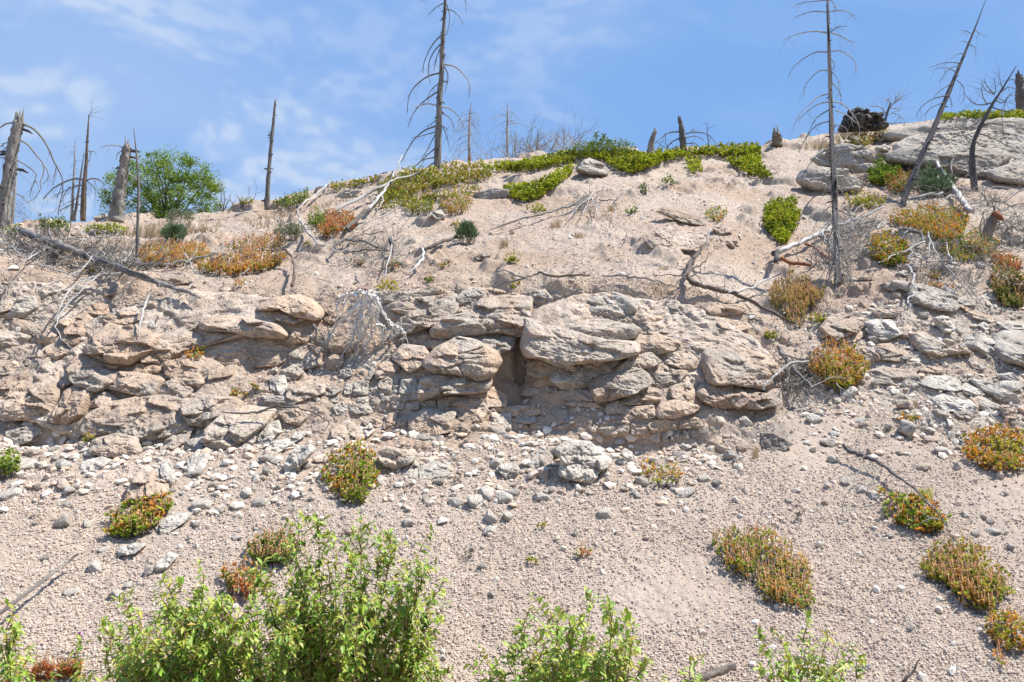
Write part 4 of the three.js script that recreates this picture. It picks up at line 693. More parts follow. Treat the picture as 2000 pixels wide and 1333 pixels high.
  if (!fine.empty) { const m = mesh('twigs', fine.geo(), M.wood, t); m.userData.kind = 'stuff'; }
  return t;
}
const SKY = 'dead trees standing along the ridge';
deadTree({ seed: 1, trunk: 'L 0,1330 20,1240 45,1000 75,780 110,560 150,330 190,190', depth: 15.2, w: [27, 25, 22, 20, 18], lean: 0.2, patch: 0.5, col: [0.27, 0.25, 0.225], jag: 5, stubs: 10, rough: 0.16, label: 'thick broken grey snag with long drooping branches at the left edge', group: SKY, tw: 5,
  branches: [['L 225,215 330,265 420,360 490,480 540,600 590,690 620,770 625,880 600,1000 580,1120', 4.5, 1.2], ['L 560,650 545,740 520,830', 2, .7], ['L 205,380 280,430 360,530 430,620 430,720 400,800 405,860 350,950 270,1010', 3.6, 1], ['L 440,630 475,700 470,780 420,815', 2, .8], ['L 160,575 240,620 310,670 360,720 350,770 385,850', 3, 1], ['L 355,775 310,870 295,960', 1.8, .7], ['L 140,205 70,212 0,250 -60,300', 3.2, 1.5], ['L 100,400 40,410 0,450', 2.2, 1], ['L 80,560 20,555 -40,560', 2.6, 1.2], ['L 95,420 40,470 5,530', 2, .8], ['L 150,760 90,800 60,860', 2.2, 1, SILVER]] });
deadTree({ seed: 2, trunk: 'L 105,1300 120,1150 140,950 155,780 165,640', depth: 16.5, w: [7, 6, 4, 2], col: ASH, label: 'small dead conifer with tangled twigs right beside the thick broken snag', group: SKY, whorls: [[0.25, 0.98, 26, 0.75, 0.8, 0.008]] });
deadTree({ seed: 3, trunk: 'L 828,1190 836,900 848,740 860,600 868,430 880,250 885,120', depth: 17.5, w: [10, 9, 7.5, 6, 4.5, 3, 1.2], col: BROWN, label: 'brown burnt pole with forked tip left of the round green tree', group: SKY, stubs: 12, tw: 7, twl: 0.45, bcol: DUSK,
  branches: [['L 830,775 740,768 640,800 540,855 480,910 430,970', 4, 1.2], ['L 870,778 920,762 980,770 1040,815', 3.4, 1.5], ['L 820,830 740,845 640,890 540,930', 2.6, .9], ['L 815,1030 720,1020 640,1060 570,1090', 2.4, .8], ['L 860,780 920,830 960,870', 2, .8], ['L 880,490 940,488', 1.6, .8], ['L 820,930 760,960 690,1000', 2, .8], ['L 888,160 896,110', 1.2, .5], ['L 700,840 640,930 600,1010 580,1080', 1.6, .6], ['L 620,810 590,900 560,960', 1.4, .6]] });
deadTree({ seed: 4, trunk: 'L 712,1190 722,1000 735,750 745,560 752,370', depth: 18, w: [5.5, 5, 4, 2.5, .8], col: ASH, label: 'thin grey dead spire between the broken snag and the brown burnt pole', group: SKY, whorls: [[0.3, 0.95, 14, 0.5, 0.4, 0.005]] });
deadTree({ seed: 5, trunk: 'L 735,1190 760,1050 785,880 810,700 840,500', depth: 18, w: [6, 5, 4, 3, 1], col: DUSK, label: 'thin dark pole leaning against the brown burnt pole', group: SKY, whorls: [[0.2, 0.7, 8, 0.4, 0.5, 0.005]] });
deadTree({ seed: 6, trunk: 'R1 655,735 668,620 690,480 705,380 716,312', depth: 15.2, w: [26, 23, 20, 18, 16], patch: 0.4, col: [0.28, 0.255, 0.225], rough: 0.15, jag: 4, stubs: 4, label: 'stout broken grey stump in front of the round green tree', group: SKY, bcol: SILVER, tw: 3, twl: 0.2,
  branches: [['R1 700,312 650,302 600,303 562,318', 2.6, .8], ['R1 690,330 665,350 655,385', 2.4, .8], ['R1 700,340 690,370 700,400', 2, .8], ['R1 725,460 770,490 745,515 725,530', 2.4, .9], ['R1 725,455 765,485 790,470', 1.8, .8], ['R1 740,360 765,370 780,385', 1.6, .8]] });
deadTree({ seed: 7, trunk: 'R1 770,965 774,900 778,740 782,600 778,440 766,300 755,207', w: [6.5, 6, 5.5, 5, 4, 2.6, 1], col: DUSK, knots: 0.2, stubs: 18, label: 'slim dark pole rising alone from the left orange shrub mat', group: SKY, bcol: SILVER,
  branches: [['R1 770,930 768,800 745,720 725,690', 2.4, 1], ['R1 785,700 790,640 780,560', 1.4, .7], ['R1 720,610 760,630 795,700', 1.4, .7], ['R1 768,950 745,920 760,870', 2, 1]], tw: 2 });
deadTree({ seed: 8, trunk: 'R2 118,725 126,560 145,330 158,200 166,106', depth: 17, w: [9.5, 8.5, 7, 5, 3.2], col: DUSK, knots: 0.16, stubs: 26, jag: 2, label: 'bare dark branchless pole on the skyline left of centre', group: SKY, branches: [] });
deadTree({ seed: 9, trunk: 'T 368,1290 378,1000 385,760 400,560 405,400 415,250 425,100 430,-20 436,-300 440,-600', depth: 19, w: [13.5, 12.5, 11, 9.5, 9, 7.5, 6.5, 5.5, 3, 1], col: [0.25, 0.225, 0.205], patch: 0.5, stubs: 30, label: 'tall dead conifer with long curved branches on the ridge at centre', group: SKY, bcol: DUSK, tw: 5, twl: 0.32, steps: 60,
  branches: [['T 400,268 340,330 290,420 262,500 262,565', 3, .9], ['T 396,335 340,400 305,480 303,590 318,640', 2.8, .8], ['T 390,372 360,450 345,545', 2, .7], ['T 415,490 500,510 560,560 605,620 620,690 612,755', 3.2, .8, ASH], ['T 385,560 310,580 230,630 170,700 145,770 140,865', 3.6, .9], ['T 415,500 447,560 445,640 425,712', 2.4, .8], ['T 380,640 330,680 285,765', 2.2, .8], ['T 376,700 300,750 220,820 170,900 140,985', 3.2, .9], ['T 366,810 300,795 240,805 200,822 165,800', 3, .8, SILVER], ['T 408,818 470,835 520,880 555,930 575,985', 3.2, .8, ASH], ['T 408,870 460,900 490,960 495,1005', 2, .7], ['T 362,920 290,970', 2, .8], ['T 362,965 270,1000 190,1070 140,1150 90,1245', 3.4, 1.2], ['T 360,1010 250,1040 170,1060', 2.4, .8], ['T 358,1020 300,1130 250,1225', 2.2, .8], ['T 352,1135 280,1200 180,1295', 2.6, .9], ['T 348,1205 250,1230 180,1295', 3, 1, ASH], ['T 345,1245 280,1290 220,1330', 2.4, 1], ['T 405,960 440,1040 457,1125', 2, .7], ['T 417,25 370,50 305,105', 2.2, .7], ['T 438,68 500,90 545,140 568,188', 2.2, .7], ['T 440,30 462,120 445,265', 2, .7], ['T 430,-30 520,-60 575,-10 592,95', 2, .6], ['T 405,965 450,990', 1.4, .7], ['T 430,-100 340,-60 240,20', 2, .6], ['T 398,400 428,420 415,450', 2.6, 1, CHAR]] });
deadTree({ seed: 10, trunk: 'T 615,1255 612,1100 614,950 618,870 631,780', depth: 23, w: [6, 5, 4, 3, 1], col: ASH, label: 'small dead spruce with drooping twigs right of the tall central dead tree', group: SKY, whorls: [[0.12, 0.85, 46, 1.1, 0.95, 0.007]] });
deadTree({ seed: 11, trunk: 'T 905,1240 905,1000 907,880 908,790', depth: 25, w: [5.5, 4.5, 3, 1], col: ASH, label: 'small dead conifer, taller of the pair behind the ridge scrub', group: SKY, whorls: [[0.15, 0.9, 26, 1.3, 0.55, 0.008]] });
deadTree({ seed: 12, trunk: 'T 965,1240 967,1100 968,1000', depth: 26, w: [3.5, 2.5, 1], col: ASH, label: 'short dead spire right beside the taller small conifer', group: SKY, whorls: [[0.2, 0.9, 12, 0.7, 0.5, 0.006]] });
deadTree({ seed: 13, trunk: 'T 1130,1230 1134,1100 1141,990', depth: 25, w: [4, 3, 1], col: DUSK, label: 'lone thin dead spire above the tangle of dead ridge brush', group: SKY, whorls: [[0.1, 0.9, 12, 0.6, 0.5, 0.006]] });
deadTree({ seed: 14, trunk: 'P 1638,552 1634,480 1631,410 1629,350 1627,307 1624,235 1622,169 1619,80 1617,0 1614,-90 1612,-180', w: [15, 13, 11.5, 10.5, 9.5, 8.8, 7.6, 6, 4.4, 2.8, 1], patch: 0.8, col: [0.38, 0.355, 0.33], stubs: 44, label: 'tall silvery dead trunk with arched bare branches on the right slope', group: SKY, bcol: ASH, tw: 5, twl: 0.26, steps: 70,
  branches: [['R4 505,68 430,65 370,80 318,98', 2.4, .7], ['R4 525,66 580,60 640,75 672,108', 2.4, .7], ['R4 508,185 440,178 350,190 255,228', 3, .8], ['R4 530,182 565,155 625,148', 2.2, .8, DUSK], ['R4 530,185 580,200 635,230 672,240', 2.6, .8], ['R4 510,296 450,295 380,330 320,380 288,435', 3, .7], ['R4 530,290 590,290 640,320 670,360 676,412', 2.6, .7, SILVER], ['R4 515,400 470,400 420,440 385,490 375,552', 2.6, .7], ['R4 525,530 460,550 400,600 345,660 312,755', 2.8, .7], ['R4 525,576 460,590 400,630 340,685', 3, .8], ['R4 545,575 600,590 650,640 690,710 692,795', 2.6, .7, SILVER], ['R4 555,625 620,650 690,710', 2.4, .8, SILVER], ['R4 525,618 450,670 400,760 350,865', 2.4, .7, DUSK], ['R4 530,685 450,710 380,800 345,862', 2.6, .7, DUSK], ['R4 555,750 640,770 710,830 742,895', 2.4, .7], ['R4 535,842 470,870 410,930 380,990', 2.4, .7, DUSK], ['R4 545,1080 480,1090 420,1130 370,1200 335,1310', 3, 1, DUSK], ['R4 540,470 580,520 592,602', 2, .7], ['R4 510,0 350,20 318,36', 2, .7], ['R4 520,-10 545,20 562,60', 1.8, .7], ['R4 535,405 570,450 580,540', 1.6, .6], ['R4 545,700 610,720 640,790', 1.6, .6], ['R4 550,920 600,960 620,1080', 1.8, .6], ['R4 550,940 500,990 470,1060', 1.8, .6], ['R4 555,1060 600,1090 612,1160', 2, .7], ['R4 530,330 550,360 545,400', 1.6, .7]],
  whorls: [[0.0, 0.22, 36, 0.7, 1.25, 0.008], [0.2, 0.5, 22, 0.5, 0.9, 0.006], [0.02, 0.12, 20, 0.55, 1.5, 0.011]] });
deadTree({ seed: 15, trunk: 'P 1763,402 1772,372 1785,342 1803,300 1820,262 1838,218 1854,179 1870,140 1885,104 1905,55 1926,0', w: [11, 11, 12, 12, 11, 9.5, 8.5, 7, 5, 3, 1], col: [0.135, 0.12, 0.12], lean: 1.2, stubs: 40, knots: 0.12, label: 'charred leaning dead trunk tilted to the right above the orange shrubs', group: SKY, bcol: DUSK, tw: 3,
  branches: [['R4 1275,358 1180,355 1085,385', 2, .7], ['R4 1250,412 1190,385 1140,384', 2, .7], ['R4 1258,372 1200,390 1145,465', 2, .7], ['R4 1220,470 1140,520 1115,555', 2, .7], ['R4 1195,540 1110,560 1040,610 1012,665', 2.6, .7], ['R4 1172,580 1100,610 1060,655', 2.2, .7], ['R4 1240,450 1280,490 1282,570 1262,592', 1.6, .6], ['R4 1310,250 1350,270 1345,320', 1.4, .5], ['R4 1205,545 1218,605', 1.6, .7], ['R4 1325,190 1290,172 1260,175', 1.5, .5], ['R4 1345,170 1370,190 1350,220', 1.4, .5], ['R4 1290,300 1240,310 1215,335', 1.6, .5], ['R4 1110,760 1060,830 1030,900', 1.6, .6], ['R4 1090,800 1000,860 960,930', 1.6, .6], ['R4 1330,260 1290,235 1265,235', 1.4, .5]], whorls: [[0.0, 0.35, 24, 0.4, 0.9, 0.005]] });
deadTree({ seed: 16, trunk: 'P 1904,372 1900,330 1899.5,302 1904.6,272 1921,237 1937,207 1955,179 1971,153 1986,128', w: [13, 11, 9, 7.5, 7, 5.5, 4, 2.6, 1], col: [0.115, 0.10, 0.098], stubs: 16, label: 'crooked blackened dead tree with upswept twigs before the grey dome', group: SKY, bcol: DUSK, tw: 6, twl: 0.35, droop: 0.0,
  branches: [['Q 1200,270 1120,230 1068,158', 2.2, .7], ['Q 1195,270 1212,220 1190,108', 2, .7], ['Q 1175,350 1050,370 980,340 922,278', 3, .9], ['Q 1130,370 1090,290 1070,165', 2.4, .7], ['Q 1195,265 1130,190 1100,115', 2.2, .7], ['Q 1255,250 1330,200 1412,215', 2.2, .7], ['Q 1280,205 1340,120 1412,142', 2.2, .7], ['Q 1210,330 1280,350 1330,290 1402,238', 2.2, .7], ['Q 1170,392 1260,420 1340,430 1412,388', 2.6, .8], ['Q 1085,555 1200,550 1350,530 1480,575', 2.4, .8], ['Q 1055,645 1180,690 1300,750 1402,790', 2.4, .8], ['Q 1090,500 950,590 850,612 755,588', 2.4, .7], ['Q 1000,720 880,665 770,700 640,790', 2, .7], ['Q 1010,850 1130,900 1240,860 1290,800', 2, .7], ['Q 1270,430 1275,560 1290,690', 1.4, .5], ['Q 1280,230 1250,120 1240,70', 1.5, .5], ['Q 1330,290 1280,400 1260,430', 1.4, .5], ['Q 1230,300 1290,330 1400,370', 1.5, .5], ['Q 980,1020 900,1020 780,1060', 1.6, .6], ['Q 1010,1080 1060,1040 1180,1130', 1.6, .6]], whorls: [[0.1, 0.6, 30, 0.5, 0.2, 0.005]] });
deadTree({ seed: 17, trunk: 'Q 1452,440 1450,300 1445,200 1442,105', depth: 22.2, w: [16, 15, 14, 13.5], col: [0.15, 0.125, 0.11], rough: 0.14, jag: 3, label: 'thick dark broken trunk at the right edge above the green mat', group: SKY, branches: [] });
deadTree({ seed: 18, trunk: 'R3 1087,390 1080,300 1072,240 1064,208', depth: 20.5, w: [13, 11, 9, 7], col: [0.16, 0.145, 0.135], rough: 0.13, jag: 3, stubs: 3, label: 'short dark snag with umbrella of drooping branches on the right ridge', group: SKY, bcol: DUSK, tw: 5, twl: 0.3,
  branches: [['R3 1062,282 1000,290 960,320 925,350', 2.8, .9], ['R3 1065,318 1010,350 985,400', 2.6, .9], ['R3 1095,295 1150,285 1220,297 1258,330 1272,372', 2.8, .8], ['R3 1218,295 1225,260 1220,228', 1.4, .6], ['R3 1222,297 1228,340 1222,378', 1.8, .6], ['R3 1100,350 1150,348 1190,378', 2.2, .8], ['R3 1095,320 1150,308 1202,325', 2, .7], ['R3 985,290 985,330 1000,390', 1.4, .6], ['R3 1020,345 980,370 930,330', 1.4, .6], ['R3 1120,290 1145,262', 1.2, .5]] });
deadTree({ seed: 19, trunk: 'R3 898,410 905,345 915,310 927,280', depth: 20.3, w: [14, 11, 9, 7], col: [0.34, 0.30, 0.255], rough: 0.14, jag: 3, label: 'stubby pale broken stump left of the umbrella branched snag', group: SKY, cat: 'stump', branches: [] });
deadTree({ seed: 20, trunk: 'R4 222,828 226,790 222,768', w: [18, 17, 15], col: [0.29, 0.23, 0.17], rough: 0.2, jag: 5, label: 'low jagged brown stump on the ridge left of the tall silvery trunk', group: SKY, cat: 'stump', branches: [['R4 200,795 175,800 150,822', 1.5, .7]] });
deadTree({ seed: 21, trunk: 'Q 138,560 155,480 178,405 200,350', depth: 21, w: [6, 5, 4, 3], col: DUSK, label: 'small branchy dead tree with pale tips beside the black root plate', group: SKY, bcol: ASH, droop: 0, tw: 7, twl: 0.4,
  branches: [['Q 185,400 235,350 270,320 345,315', 2.4, .7], ['Q 160,470 120,410 70,385 0,385', 2.4, .7], ['Q 195,360 170,310 155,330', 1.8, .6], ['Q 230,355 250,300 252,280', 1.8, .6], ['Q 240,350 300,300 310,280', 1.6, .6], ['Q 170,470 220,450 290,480 320,520', 2, .7], ['Q 150,550 230,550 310,540 340,560', 2, .7], ['Q 185,400 250,410 300,440', 1.6, .6]] });
deadTree({ seed: 22, trunk: 'P 1924,470 1931,450 1940,430 1948,414', w: [20, 18, 15, 13], col: [0.27, 0.21, 0.16], rough: 0.16, jag: 2, label: 'leaning broken stump with rust red top among the right shrubs', cat: 'stump', bcol: ASH,
  branches: [['Z 1350,170 1420,100 1540,0', 2, .7], ['Z 1400,180 1500,130 1660,90', 2, .7], ['Z 1400,240 1520,290 1660,360', 2.2, .7, SILVER], ['Z 1410,250 1480,330 1560,430 1660,480', 2, .7], ['Z 1390,290 1440,420 1500,500 1580,600', 2, .7], ['Z 1400,260 1550,330 1660,440', 2, .7, SILVER], ['Z 1340,220 1260,270 1200,340', 3, 1.5, DUSK], ['Z 1380,350 1500,480 1560,640', 1.6, .6], ['Z 1420,210 1550,240 1660,230', 1.8, .6]], tw: 7, twl: 0.4 });
{ // its rust red broken top
  const t = scene.children[scene.children.length - 1], g = new GB(t.position), d = at(1924, 470).d - 0.05, a = place(1944, 424, d - 0.03), b = place(1951, 412, d - 0.03); g.tube([a, a.clone().lerp(b, 0.5), b], [0.07, 0.06, 0.015], 9, REDW, 0.6); mesh('rotten_top', g.geo(), M.wood, t).userData.label = 'rust red rotten wood at the broken end';
}
deadTree({ seed: 23, trunk: 'T 612,1258 615,1225 617,1195', depth: 21, w: [7, 6, 4], col: [0.32, 0.13, 0.07], jag: 3, rough: 0.25, label: 'tiny rust red stump right of the tall central dead tree', cat: 'stump', branches: [] });

// --- logs, fallen branches, roots lying on the slope: laid on the ground along their course
function lying(o) {
  const r = rngOf(o.seed ?? 9), list = px(o.path), first = at(...list[0]), t = thing(o.name ?? 'fallen_branch', o.label, o.cat ?? 'branch', o.group, first.p);
  const along = (path, lift) => {
    const raw = []; for (let i = 0; i < path.length - 1; i++) for (let k = 0; k < 6; k++) raw.push([mix(path[i][0], path[i + 1][0], k / 6), mix(path[i][1], path[i + 1][1], k / 6)]); raw.push(path[path.length - 1]);
    const d = raw.map(([u, v]) => Math.min(at(u, v).d, at(u, v + 4).d, at(u, v + 8).d)), lo = d.map((_, i) => Math.min(...d.slice(Math.max(0, i - 2), i + 3))), ds = lo.map((_, i) => { let s = 0, n = 0; for (let k = -4; k <= 4; k++) if (lo[i + k] !== undefined) { s += lo[i + k]; n++; } return Math.min(s / n, d[i]); });
    return raw.map(([u, v], i) => { const w = 2.2; return place(u + w * noise3(i * 0.55, path[0][0], 1), v + w * noise3(i * 0.55, path[0][1], 5), ds[i] - lift - 0.03); });
  };
  const D = first.d, W = o.w ?? [5, 3], pts = along(list, o.lift ?? 0.05), g = new GB(t.position);
  g.tube(pts, pts.map((_, i) => { const k = (i / (pts.length - 1)) * (W.length - 1), a = Math.floor(k), b = Math.min(W.length - 1, a + 1); return (mix(W[a], W[b], k - a) / 2) * (seen(pts[i])[2] / F) * (1 + 0.14 * noise3(i * 0.7, W[0], 8)); }), W[0] > 7 ? 10 : 6, o.col ?? ASH, o.rough ?? 0.14, true, o.patch ?? 0.3);
  mesh(o.trunk ?? 'stem', g.geo(), M.wood, t);
  const fine = new GB(t.position); twigs(fine, pts, o.tww ?? 0.004, o.tcol ?? o.col ?? ASH, { n: o.tw ?? 6, len: o.twl ?? 0.25, droop: 0.2 }, r);
  for (const [text, w0, w1, c] of o.branches ?? []) { const q = along(px(text), (o.lift ?? 0.05) + 0.03 + 0.08 * r()), gb = new GB(t.position); gb.tube(q, radii(q, w0, w1, D, 0.8), 6, c ?? o.bcol ?? SILVER, 0.08); mesh('branch', gb.geo(), M.wood, t); twigs(fine, q, 0.003, c ?? o.bcol ?? SILVER, { n: 3, len: 0.18, droop: 0.3 }, r); }
  if (o.tangle) for (let i = 0; i < o.tangle[0]; i++) { // crooked dead twigs strewn round it
    const [, cu, cv, ru, rv, len, cs] = o.tangle, a = r() * 6.28, q = Math.sqrt(r()), u = cu + ru * q * Math.cos(a), v = cv + rv * q * Math.sin(a), s = at(u, v), p = s.p.clone().addScaledVector(s.n, 0.02 + 0.10 * r()), dir = V(r() - 0.5, r() * 0.5 - 0.25, r() - 0.5).normalize(), pp = [p.clone()], l = len * (0.4 + 0.8 * r());
    for (let k = 0; k < 6; k++) { dir.add(V((r() - 0.5) * 0.9, (r() - 0.5) * 0.8, (r() - 0.5) * 0.8)).normalize(); p.addScaledVector(dir, l / 6); pp.push(p.clone()); }
    const w = 0.004 + 0.006 * r() * r(); fine.tube(pp, pp.map((_, k) => w * (1 - 0.12 * k)), 4, mix3(cs ?? SILVER, DUSK, r() * 0.55), 0.08, false);
  }
  if (!fine.empty) { const m = mesh('twigs', fine.geo(), M.wood, t); m.userData.kind = 'stuff'; }
  return t;
}
lying({ seed: 31, name: 'fallen_log', cat: 'log', trunk: 'log', path: 'R1 85,775 160,805 240,832 400,895 480,920 560,952 700,1008 820,1052 940,1096 1060,1132 1135,1162', w: [17, 17, 16, 15, 14, 12, 11, 9, 7, 3], col: [0.23, 0.215, 0.205], patch: 0.75, lift: 0.24, label: 'long grey fallen log with upright dead twigs at upper left', tw: 36, twl: 0.4,
  branches: [['R1 300,880 220,900 170,935 100,970 0,965', 3, 1], ['R1 290,860 200,880 160,940', 3, 1], ['R1 560,1035 500,1080 400,1180 330,1270 310,1330 340,1390 400,1450', 3, 1], ['R1 690,1030 600,1030 520,1050 440,1080 380,1130 340,1200 310,1290', 4.5, 1.6], ['R1 600,960 590,910 560,900', 3, 1], ['R1 520,930 460,1000 300,1080 255,1090', 2.4, .8], ['R1 440,880 470,820 450,780', 2.4, .8], ['R1 340,860 350,820 330,780', 2, .8], ['R1 270,840 280,790 275,760', 2, .8], ['R1 390,830 440,835 480,840 500,820', 3, 1.2], ['R1 1120,1155 1080,1190 1050,1215', 2, .8], ['R1 985,1125 965,1180 955,1225', 2, .8], ['R1 0,855 60,865 130,850 180,850', 2.4, 1], ['R1 60,870 110,920 160,950', 2, .8], ['R1 640,1000 520,1140 420,1160 300,1180', 2.4, .8, DUSK], ['R1 760,1060 700,1130 640,1160', 1.6, .7], ['R1 900,1075 905,1115', 1.8, .8], ['R1 700,960 740,900 780,830', 2.6, 1], ['R1 560,900 520,890 470,910', 2, .8], ['R1 620,930 640,870 625,860', 2, .8, DUSK], ['R1 230,1230 220,1260 260,1290 330,1300', 1.5, .7], ['R1 100,780 60,800 20,815', 3, 1]], tangle: [330, 190, 505, 130, 35, 0.55] });
lying({ seed: 32, path: 'R1 770,965 860,975 960,970 1050,955 1110,940 1240,913', w: [3, 4, 4.5, 4], col: SILVER, lift: 0.12, label: 'pale thin fallen branch lying across the left orange mat', tw: 12, branches: [['R1 1050,918 1090,1000 1140,1055', 3.2, 1.2], ['R1 945,930 945,1000', 1.6, .7], ['R1 1110,890 1060,960 1020,1020', 1.6, .8], ['R1 1255,860 1258,910', 1.8, .8], ['R1 1420,820 1400,850 1370,870', 2, .8], ['R1 1450,905 1440,925 1340,935', 2, .8], ['R1 1300,935 1290,980 1310,1010', 1.8, .8], ['R1 1410,995 1370,1030 1350,1060', 1.8, .8], ['R1 1070,1110 1110,1060 1160,1050', 1.8, .8]] });
lying({ seed: 33, path: 'R1 850,1130 820,1200 800,1270 787,1330 783,1385', w: [4, 4.5, 4, 2], col: SILVER, lift: 0.25, label: 'short silvery branch hanging down over the left ledge', tw: 4 });
lying({ seed: 34, path: 'R2 150,910 190,930 220,950 255,985 272,1030 275,1090 265,1162', w: [3, 4, 5, 5.5, 6, 6.5], col: BROWN, lift: 0.2, label: 'brown hooked stick curving down above the left ledge', tw: 2 });
lying({ seed: 35, name: 'fallen_log', cat: 'log', trunk: 'log', path: 'R2 470,745 600,682 740,602 860,552 985,510', w: [6, 7, 7, 5, 3], col: ASH, lift: 0.15, label: 'grey fallen pole lying up the slope below the central dead tree', tw: 10 });
lying({ seed: 36, name: 'fallen_log', cat: 'log', trunk: 'log', path: 'R2 695,725 730,675 770,635 800,590 830,535 865,470 892,400', w: [6.5, 6, 5, 4.4, 3.4, 2.2, 1.2], col: [0.57, 0.545, 0.51], lift: 0.3, label: 'bright white forked dead stem leaning up the ridge below the central tree', tw: 6, branches: [['R2 760,640 780,660 760,700 740,730', 3, 1, [0.60, 0.57, 0.535]], ['R2 725,680 690,650 660,660', 2.4, 1], ['R2 700,720 660,750 610,790 570,830', 9, 6, [0.12, 0.10, 0.085]]] });
lying({ seed: 37, path: 'R2 290,715 380,650 440,603 470,570 480,530', w: [3, 4, 4.5, 3, 1.5], col: [0.52, 0.5, 0.47], lift: 0.12, label: 'white fallen branch on the skyline right of the branchless pole', tw: 8, branches: [['R2 288,720 300,760 310,790 345,840 370,880 405,915 445,930', 4, 3.5, ASH], ['R2 300,700 220,715 195,740', 2, .8], ['R2 445,930 480,905 490,870', 2, .8], ['R2 575,560 600,520 630,490', 1.6, .7]] });
lying({ seed: 38, name: 'fallen_log', cat: 'log', trunk: 'log', path: 'R3 0,832 150,782 300,741 400,715 480,692 560,660', w: [3, 4, 4.5, 5, 6, 10], col: [0.30, 0.27, 0.245], lift: 0.12, label: 'long thin fallen pole with white root fan on the middle slope', tw: 8, branches: [['R3 550,655 500,690 460,740 430,780', 3, 1], ['R3 555,660 540,710 500,770', 3, 1], ['R3 570,660 590,720 610,780', 3, 1], ['R3 560,650 600,690 625,750', 2.4, 1], ['R3 520,680 440,730 380,760 330,770', 2.4, 1], ['R3 600,668 680,672 725,660 740,625', 3.4, 1.4, DUSK], ['R3 735,620 720,640 715,670', 3, 1.4], ['R3 560,640 530,650 470,690', 4, 1.6, DUSK], ['R3 700,710 705,750 700,800', 2, .8], ['R3 650,760 680,800 700,830', 2, .8, DUSK]], tangle: [90, 1145, 402, 30, 16, 0.35] });
lying({ seed: 39, path: 'R2 1010,950 1050,930 1100,908 1160,890 1230,880', w: [5, 8, 9, 7, 4], col: [0.13, 0.105, 0.09], lift: 0.06, label: 'dark rotten piece of wood left of the blue green sprout', tw: 4 });
lying({ seed: 40, path: 'R3 320,1095 440,1100 560,1093', w: [6, 5, 3], col: [0.17, 0.13, 0.10], lift: 0.07, label: 'dark straight stick on the slope above the crack, left of two', tw: 4, branches: [['R3 330,1095 280,1080 250,1090 190,1110', 5, 2, CHAR], ['R3 190,1110 130,1090 80,1070 20,1070', 4, 1.5, DUSK], ['R3 190,1110 100,1130 30,1160 -20,1200', 4, 2, DUSK]] });
lying({ seed: 41, path: 'R3 625,1095 720,1098 800,1106 880,1115 950,1132 1035,1162', w: [4, 4, 4, 3.5, 2.5], col: ASH, lift: 0.07, label: 'grey straight stick on the slope above the ledge, right of two', tw: 10, twl: 0.12 });
lying({ seed: 42, path: 'R3 1190,935 1170,970 1140,1000 1118,1045 1108,1090 1130,1135 1180,1150 1250,1172 1350,1192 1450,1232 1560,1290 1640,1330 1720,1370', w: [5, 7, 9, 10, 11, 11, 10, 9, 8, 7, 6, 5, 4], col: [0.14, 0.105, 0.085], lift: 0.16, label: 'dark hooked dead branch sprawling down right of the upper ledge', tw: 18, twl: 0.3, branches: [['R3 1340,1188 1400,1186 1470,1166 1560,1120 1640,1085', 5, 3, SILVER], ['R3 1240,828 1222,900 1216,952', 4, 2, SILVER], ['R3 1140,1060 1180,1040 1215,1010 1235,965', 4, 1.4, BROWN], ['R3 1110,1090 1070,1100 1010,1095 910,1090', 4, 1.2, BROWN], ['R3 1110,1080 1060,1130 1040,1160', 4, 1.5, BROWN], ['R3 1140,1070 1175,1110 1190,1140', 2.4, 1, BROWN], ['R3 1325,1185 1320,1120 1330,1060', 2, .8, DUSK]] });
lying({ seed: 43, name: 'fallen_log', cat: 'log', trunk: 'log', path: 'R5 205,400 290,360 400,310 465,280 530,253 620,217 700,185 830,133', w: [10, 9.5, 8.5, 8, 7, 6, 5, 4], col: [0.62, 0.59, 0.56], lift: 0.14, label: 'silvery fallen log with dark butt crossing behind the tall dead trunk', tw: 26, twl: 0.35, branches: [['R5 250,420 320,446 415,456', 8, 6, REDW], ['R5 385,338 450,362 490,400 520,415', 5, 4, REDW], ['R5 205,395 230,380 215,440', 12, 8, CHAR], ['R5 620,220 680,130 730,120', 2.4, 1], ['R5 650,210 660,270 600,300', 2.4, 1], ['R5 700,190 640,260 580,280', 2, .8], ['R5 480,270 500,330 560,360', 5, 3, ASH], ['R5 470,290 520,330 530,390', 6, 4, DUSK]], tangle: [240, 1665, 470, 50, 45, 0.5] });
lying({ seed: 44, name: 'fallen_log', cat: 'log', trunk: 'log', path: 'Q 450,590 470,660 510,730 560,800 610,880 650,950 690,1010 760,1120 820,1190 870,1270 920,1340 955,1400', w: [2, 3, 4, 5, 5.5, 6, 7, 8.5, 10, 11, 11, 11], col: [0.60, 0.57, 0.54], lift: 0.25, label: 'white peeling log slanting down behind the charred leaning trunk', tw: 22, twl: 0.35, branches: [['Q 770,1130 700,1110 580,1100 450,1160', 3, 1], ['Q 660,1070 590,1110 510,1170', 3, 1.2], ['Q 870,1270 790,1245 710,1270 665,1333', 3.4, 1.2], ['Q 700,1225 530,1240 370,1270', 4, 2], ['Q 600,610 600,680 580,720', 3, 1], ['Q 800,860 790,960 775,1090', 3, 2, DUSK], ['Q 830,1170 1000,1200 1200,1160 1440,1180', 2, .8], ['Q 680,960 820,930 1000,935', 1.8, .8], ['Q 1100,1190 1060,1290 1020,1333', 2, 1, DUSK], ['Q 1480,1190 1380,1250 1250,1330', 2.6, 1, DUSK]], tangle: [170, 1850, 400, 100, 35, 0.6] });
